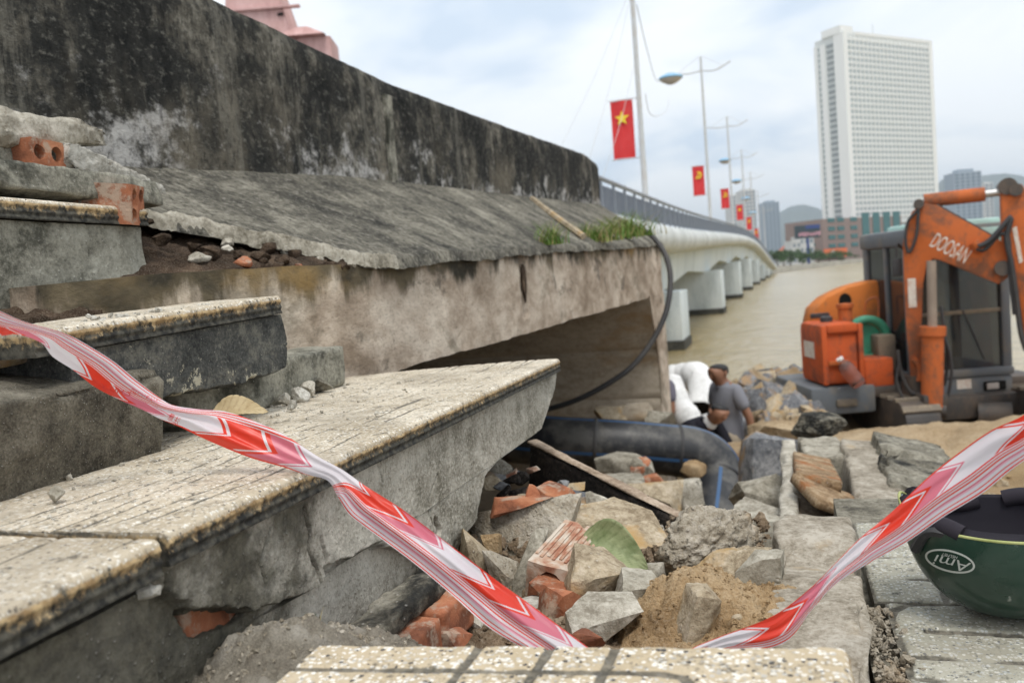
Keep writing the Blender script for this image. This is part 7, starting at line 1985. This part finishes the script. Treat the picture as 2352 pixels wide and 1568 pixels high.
# chin strap end
obj('chin_strap', tube_mesh(smooth_path([(-.12, -.05, .10), (-.105, -.07, .13), (-.08, -.08, .128), (-.05, -.085, .105)], 14), .007, 6), MAT['rubber'], hel)
bvh = BVHTree.FromPolygons([tuple(p) for p in (Go.reshape(-1, 3))], [tuple(int(i) for i in q) for q in grid_faces(nt1, nh1)])
def on_shell(px, py, lift=.0006):
    r = Vector(ray(px, py)).normalized(); h = bvh.ray_cast(-HC, r)
    if h[0] is None: return None
    return h[0] - r * lift
lc = np.array([2182.0, 1288.0]); la = math.radians(14); lx = np.array([math.cos(la), math.sin(la)]); ly = np.array([-math.sin(la), math.cos(la)])
def decal(verts2, faces, name, mat, lift):
    out = [on_shell(*(lc + lx * a + ly * b), lift) for a, b in verts2]
    if any(o is None for o in out): return None
    return obj(name, mesh_np(np.array([tuple(o) for o in out]), faces, smooth=False), mat, hel)
wm_ = plain('logo_white', (0.62, 0.66, 0.62), .5)
n = 48; ang = np.linspace(0, 2 * math.pi, n, endpoint=False)
ring = [(59 * math.cos(a), 25 * math.sin(a)) for a in ang] + [(54 * math.cos(a), 20.5 * math.sin(a)) for a in ang]
decal(ring, [(i, (i + 1) % n, n + (i + 1) % n, n + i) for i in range(n)], 'logo_oval', wm_, .0007)
for txt, size, cx, cy, sx in (('Ami', 34, 4, 3, 1.5), ('HELMET', 9.5, -4, -12, 1.1)):
    t_ = text_mesh(txt, 1.0); cc = np.array([v.co[:2] for v in t_.vertices])
    cc = cc * size; cc[:, 0] *= sx
    cc[:, 0] += cc[:, 1] * .25
    v2 = [(cx - a, cy + b * 1.0) for a, b in cc]        # turned upside down with the helmet
    decal(v2, [tuple(p.vertices) for p in t_.polygons], 'logo_lettering' if txt == 'Ami' else 'small_lettering', wm_, .0008)

# ------------------------------------------------------------------ barrier tape
def tape_mat():
    m = Mat('barrier_tape', .32, .5)
    uv = m.node('ShaderNodeUVMap'); sp = m.node('ShaderNodeSeparateXYZ'); m.link(uv.outputs[0], sp.inputs[0])
    u, vv = sp.outputs[0], sp.outputs[1]
    W = (0.78, 0.74, 0.78); Rd = (0.80, 0.055, 0.028); Pk = (0.72, 0.20, 0.27); Lp = (0.80, 0.47, 0.55)
    ch = m.math('FRACT', m.math('ADD', m.math('MULTIPLY', u, 6.2), m.math('MULTIPLY', m.math('ABSOLUTE', m.math('SUBTRACT', vv, .22)), .75)))
    chev = m.ramp(ch, [(0, W), (.22, Rd), (.25, W), (.275, Rd), (.53, W), (.555, Rd), (.60, Pk), (.80, W), (.825, Pk), (.85, W)], True)
    lines = m.ramp(vv, [(0, W), (.50, W), (.515, Rd), (.545, W), (.575, Rd), (.60, W), (.63, Rd), (.665, W), (.72, Pk), (.755, Lp), (.79, W), (.86, Rd), (.885, W), (.945, Rd), (.975, W), (1.0, W)], True)
    c = m.mix(m.math('GREATER_THAN', vv, .5), chev, lines)
    c = m.mix(m.mul(m.math('LESS_THAN', vv, .03), 1.0), c, Rd)
    co = m.coord()
    c = m.mix(m.mul(m.mask(m.noise(30, 6, .6, co), .55, .75), .12), c, (0.5, 0.4, 0.35))
    m.color(c); m.bump(m.noise(45, 4, .55, co), .15, .002)
    tr = m.node('ShaderNodeBsdfTranslucent'); m.link(c, tr.inputs[0])
    mx = m.node('ShaderNodeMixShader'); mx.inputs[0].default_value = .4
    m.link(m.b.outputs[0], mx.inputs[1]); m.link(tr.outputs[0], mx.inputs[2]); m.link(mx.outputs[0], m.nt.nodes['Material Output'].inputs[0])
    return m.m
# (upper edge px, lower edge px, depth, v at the upper edge, v at the lower edge)
TP = [((-900, 330), (-900, 430), .60, .98, .1), ((-400, 545), (-400, 625), .66, .98, .15), ((-60, 690), (-60, 750), .74, .98, .15), ((0, 714), (0, 770), .78, 1, .2), ((55, 738), (40, 768), .82, 1, .2), ((137, 761), (96, 788), .86, 1, .15), ((180, 780), (120, 818), .88, 1, .1), ((260, 829), (170, 851), .91, 1, .1),
      ((314, 873), (219, 889), .93, 1, .12), ((364, 911), (273, 917), .94, .98, .15), ((394, 929), (328, 941), .94, .9, .08), ((454, 939), (364, 960), .94, .8, .03), ((519, 945), (413, 980), .94, .70, .0), ((602, 974), (480, 1012), .93, .62, 0), ((660, 1002), (573, 1050), .925, .56, 0),
      ((704, 1031), (650, 1072), .92, .5, .0), ((734, 1050), (699, 1088), .915, .46, .02), ((786, 1078), (752, 1103), .905, .42, .05), ((836, 1113), (776, 1140), .895, .04, .98), ((890, 1147), (801, 1180), .89, .0, 1), ((924, 1169), (828, 1202), .885, .0, 1),
      ((1010, 1233), (880, 1240), .88, .02, 1), ((1057, 1268), (950, 1292), .87, .0, 1), ((1145, 1335), (1043, 1370), .86, .0, 1), ((1215, 1385), (1116, 1435), .84, .0, 1), ((1353, 1487), (1204, 1490), .81, .0, 1), ((1415, 1530), (1290, 1545), .80, .0, 1),
      ((1500, 1545), (1470, 1580), .80, .0, .9), ((1585, 1490), (1600, 1520), .80, .0, .7), ((1654, 1461), (1662, 1492), .81, .0, .6), ((1778, 1412), (1797, 1478), .83, .0, .7), ((1861, 1350), (1867, 1397), .84, .0, .62), ((1919, 1292), (1922, 1338), .84, .0, .8), ((1977, 1234), (2006, 1287), .84, .0, 1),
      ((2047, 1176), (2080, 1246), .84, .0, 1), ((2130, 1097), (2171, 1184), .83, .0, 1), ((2192, 1047), (2254, 1134), .82, .0, 1), ((2275, 989), (2316, 1084), .80, .0, 1), ((2352, 952), (2356, 1055), .78, .0, 1), ((2480, 850), (2490, 965), .74, .0, 1), ((3000, 480), (3000, 600), .62, .0, 1)]
nS, nV = 900, 36
UE = smooth_path([P(a[0], a[1], d) for a, b, d, v0, v1 in TP], nS)
keyU = np.array([P(a[0], a[1], d) for a, b, d, v0, v1 in TP])
tk = np.concatenate([[0], np.cumsum(np.linalg.norm(np.diff(keyU, axis=0), axis=1))]); tk /= tk[-1]
ts = np.linspace(0, 1, nS)
def spl(vals):
    vals = np.array(vals, float); m_ = np.zeros_like(vals)
    for i in range(len(vals)):
        a, b = max(i - 1, 0), min(i + 1, len(vals) - 1); m_[i] = (vals[b] - vals[a]) / (tk[b] - tk[a])
    k = np.clip(np.searchsorted(tk, ts, side='right') - 1, 0, len(vals) - 2); h = tk[k + 1] - tk[k]; u = (ts - tk[k]) / h
    if vals.ndim > 1: h = h[:, None]; u = u[:, None]
    return (2 * u**3 - 3 * u**2 + 1) * vals[k] + (u**3 - 2 * u**2 + u) * h * m_[k] + (-2 * u**3 + 3 * u**2) * vals[k + 1] + (u**3 - u**2) * h * m_[k + 1]
LE = spl([P(b[0], b[1], d + .004) for a, b, d, v0, v1 in TP])
v0s = np.interp(ts, tk, [q[3] for q in TP]); v1s = np.interp(ts, tk, [q[4] for q in TP])
tt = np.linspace(0, 1, nV)
G = UE[:, None] * (1 - tt)[None, :, None] + LE[:, None] * tt[None, :, None]
wid = np.linalg.norm(UE - LE, axis=1)
view = -G / np.linalg.norm(G, axis=2)[..., None]
bul = wid[:, None] * (.16 * np.sin(np.pi * tt)[None] + .05 * np.sin(tt[None] * 9 + ts[:, None] * 20) + .04 * np.sin(tt[None] * 17 - ts[:, None] * 33))
bul += .0015 * fbm(np.stack([np.broadcast_to(ts[:, None] * 40, bul.shape), np.broadcast_to(tt[None] * 6, bul.shape), 0 * bul], -1), 3)
G = G + view * bul[..., None]
al = np.concatenate([[0], np.cumsum(np.linalg.norm(np.diff((UE + LE) / 2, axis=0), axis=1))])
# the print repeats along the tape
al = al - np.interp(tk[2], ts, al)
uvt = np.stack([np.broadcast_to(al[:, None] + 2.0 / 6.2 * 3, (nS, nV)), v0s[:, None] + (v1s - v0s)[:, None] * tt[None]], -1)
tape = thing('barrier_tape', tuple(P(760, 1090, .92)), 'red and white barrier tape sagging across the broken steps and pit', 'barrier tape')
wpart('tape_band', mesh_np(G.reshape(-1, 3), grid_faces(nS, nV), uv=uvt.reshape(-1, 2)), tape_mat(), tape)
red_ink = plain('tape_ink', (0.78, 0.05, 0.04), .4)
def tape_text(txt, pa, pb, h, flip=True, name='lettering'):
    """words printed on the tape: pa, pb = pixel ends on the band"""
    t_ = text_mesh(txt, 1.0); cc = np.array([v.co[:2] for v in t_.vertices])
    x0, x1 = cc[:, 0].min(), cc[:, 0].max(); y0, y1 = cc[:, 1].min(), cc[:, 1].max()
    pa = np.array(pa, float); pb = np.array(pb, float); dr = pb - pa; up = np.array([dr[1], -dr[0]]) / np.linalg.norm(dr)
    tb_ = BVHTree.FromPolygons([tuple(p) for p in G.reshape(-1, 3)], [tuple(int(i) for i in q) for q in grid_faces(nS, nV)])
    out = []
    for a, b in cc:
        s_ = (a - x0) / (x1 - x0); s_ = 1 - s_ if flip else s_
        q = pa + dr * s_ + up * ((b - y0) / (y1 - y0) - .5) * h
        r = Vector(ray(*q)).normalized(); hit = tb_.ray_cast(Vector((0, 0, 0)), r)
        if hit[0] is None: return None
        out.append(tuple(hit[0] - r * .0006))
    return wpart(name, mesh_np(np.array(out), [tuple(p.vertices) for p in t_.polygons], smooth=False), red_ink, tape)
tape_text('CHÚ Ý', (232, 884), (300, 905), 13)
tape_text('WARNING', (300, 897), (366, 925), 11)
tape_text('注意', (388, 955), (412, 968), 18)

# ------------------------------------------------------------------ the air
hz = obj('haze', box_mesh((-4600, -40, -6.2), (3200, 9600, 492)), None, kind='stuff')
hm = bpy.data.materials.new('haze_air'); hm.use_nodes = True
nt_ = hm.node_tree
for n in list(nt_.nodes): nt_.nodes.remove(n)
ho = nt_.nodes.new('ShaderNodeOutputMaterial'); hv = nt_.nodes.new('ShaderNodeVolumePrincipled')
hv.inputs['Color'].default_value = (0.80, 0.90, 1.0, 1); hv.inputs['Density'].default_value = 0.00018; hv.inputs['Anisotropy'].default_value = 0.2
nt_.links.new(hv.outputs[0], ho.inputs['Volume'])
hz.data.materials.append(hm)
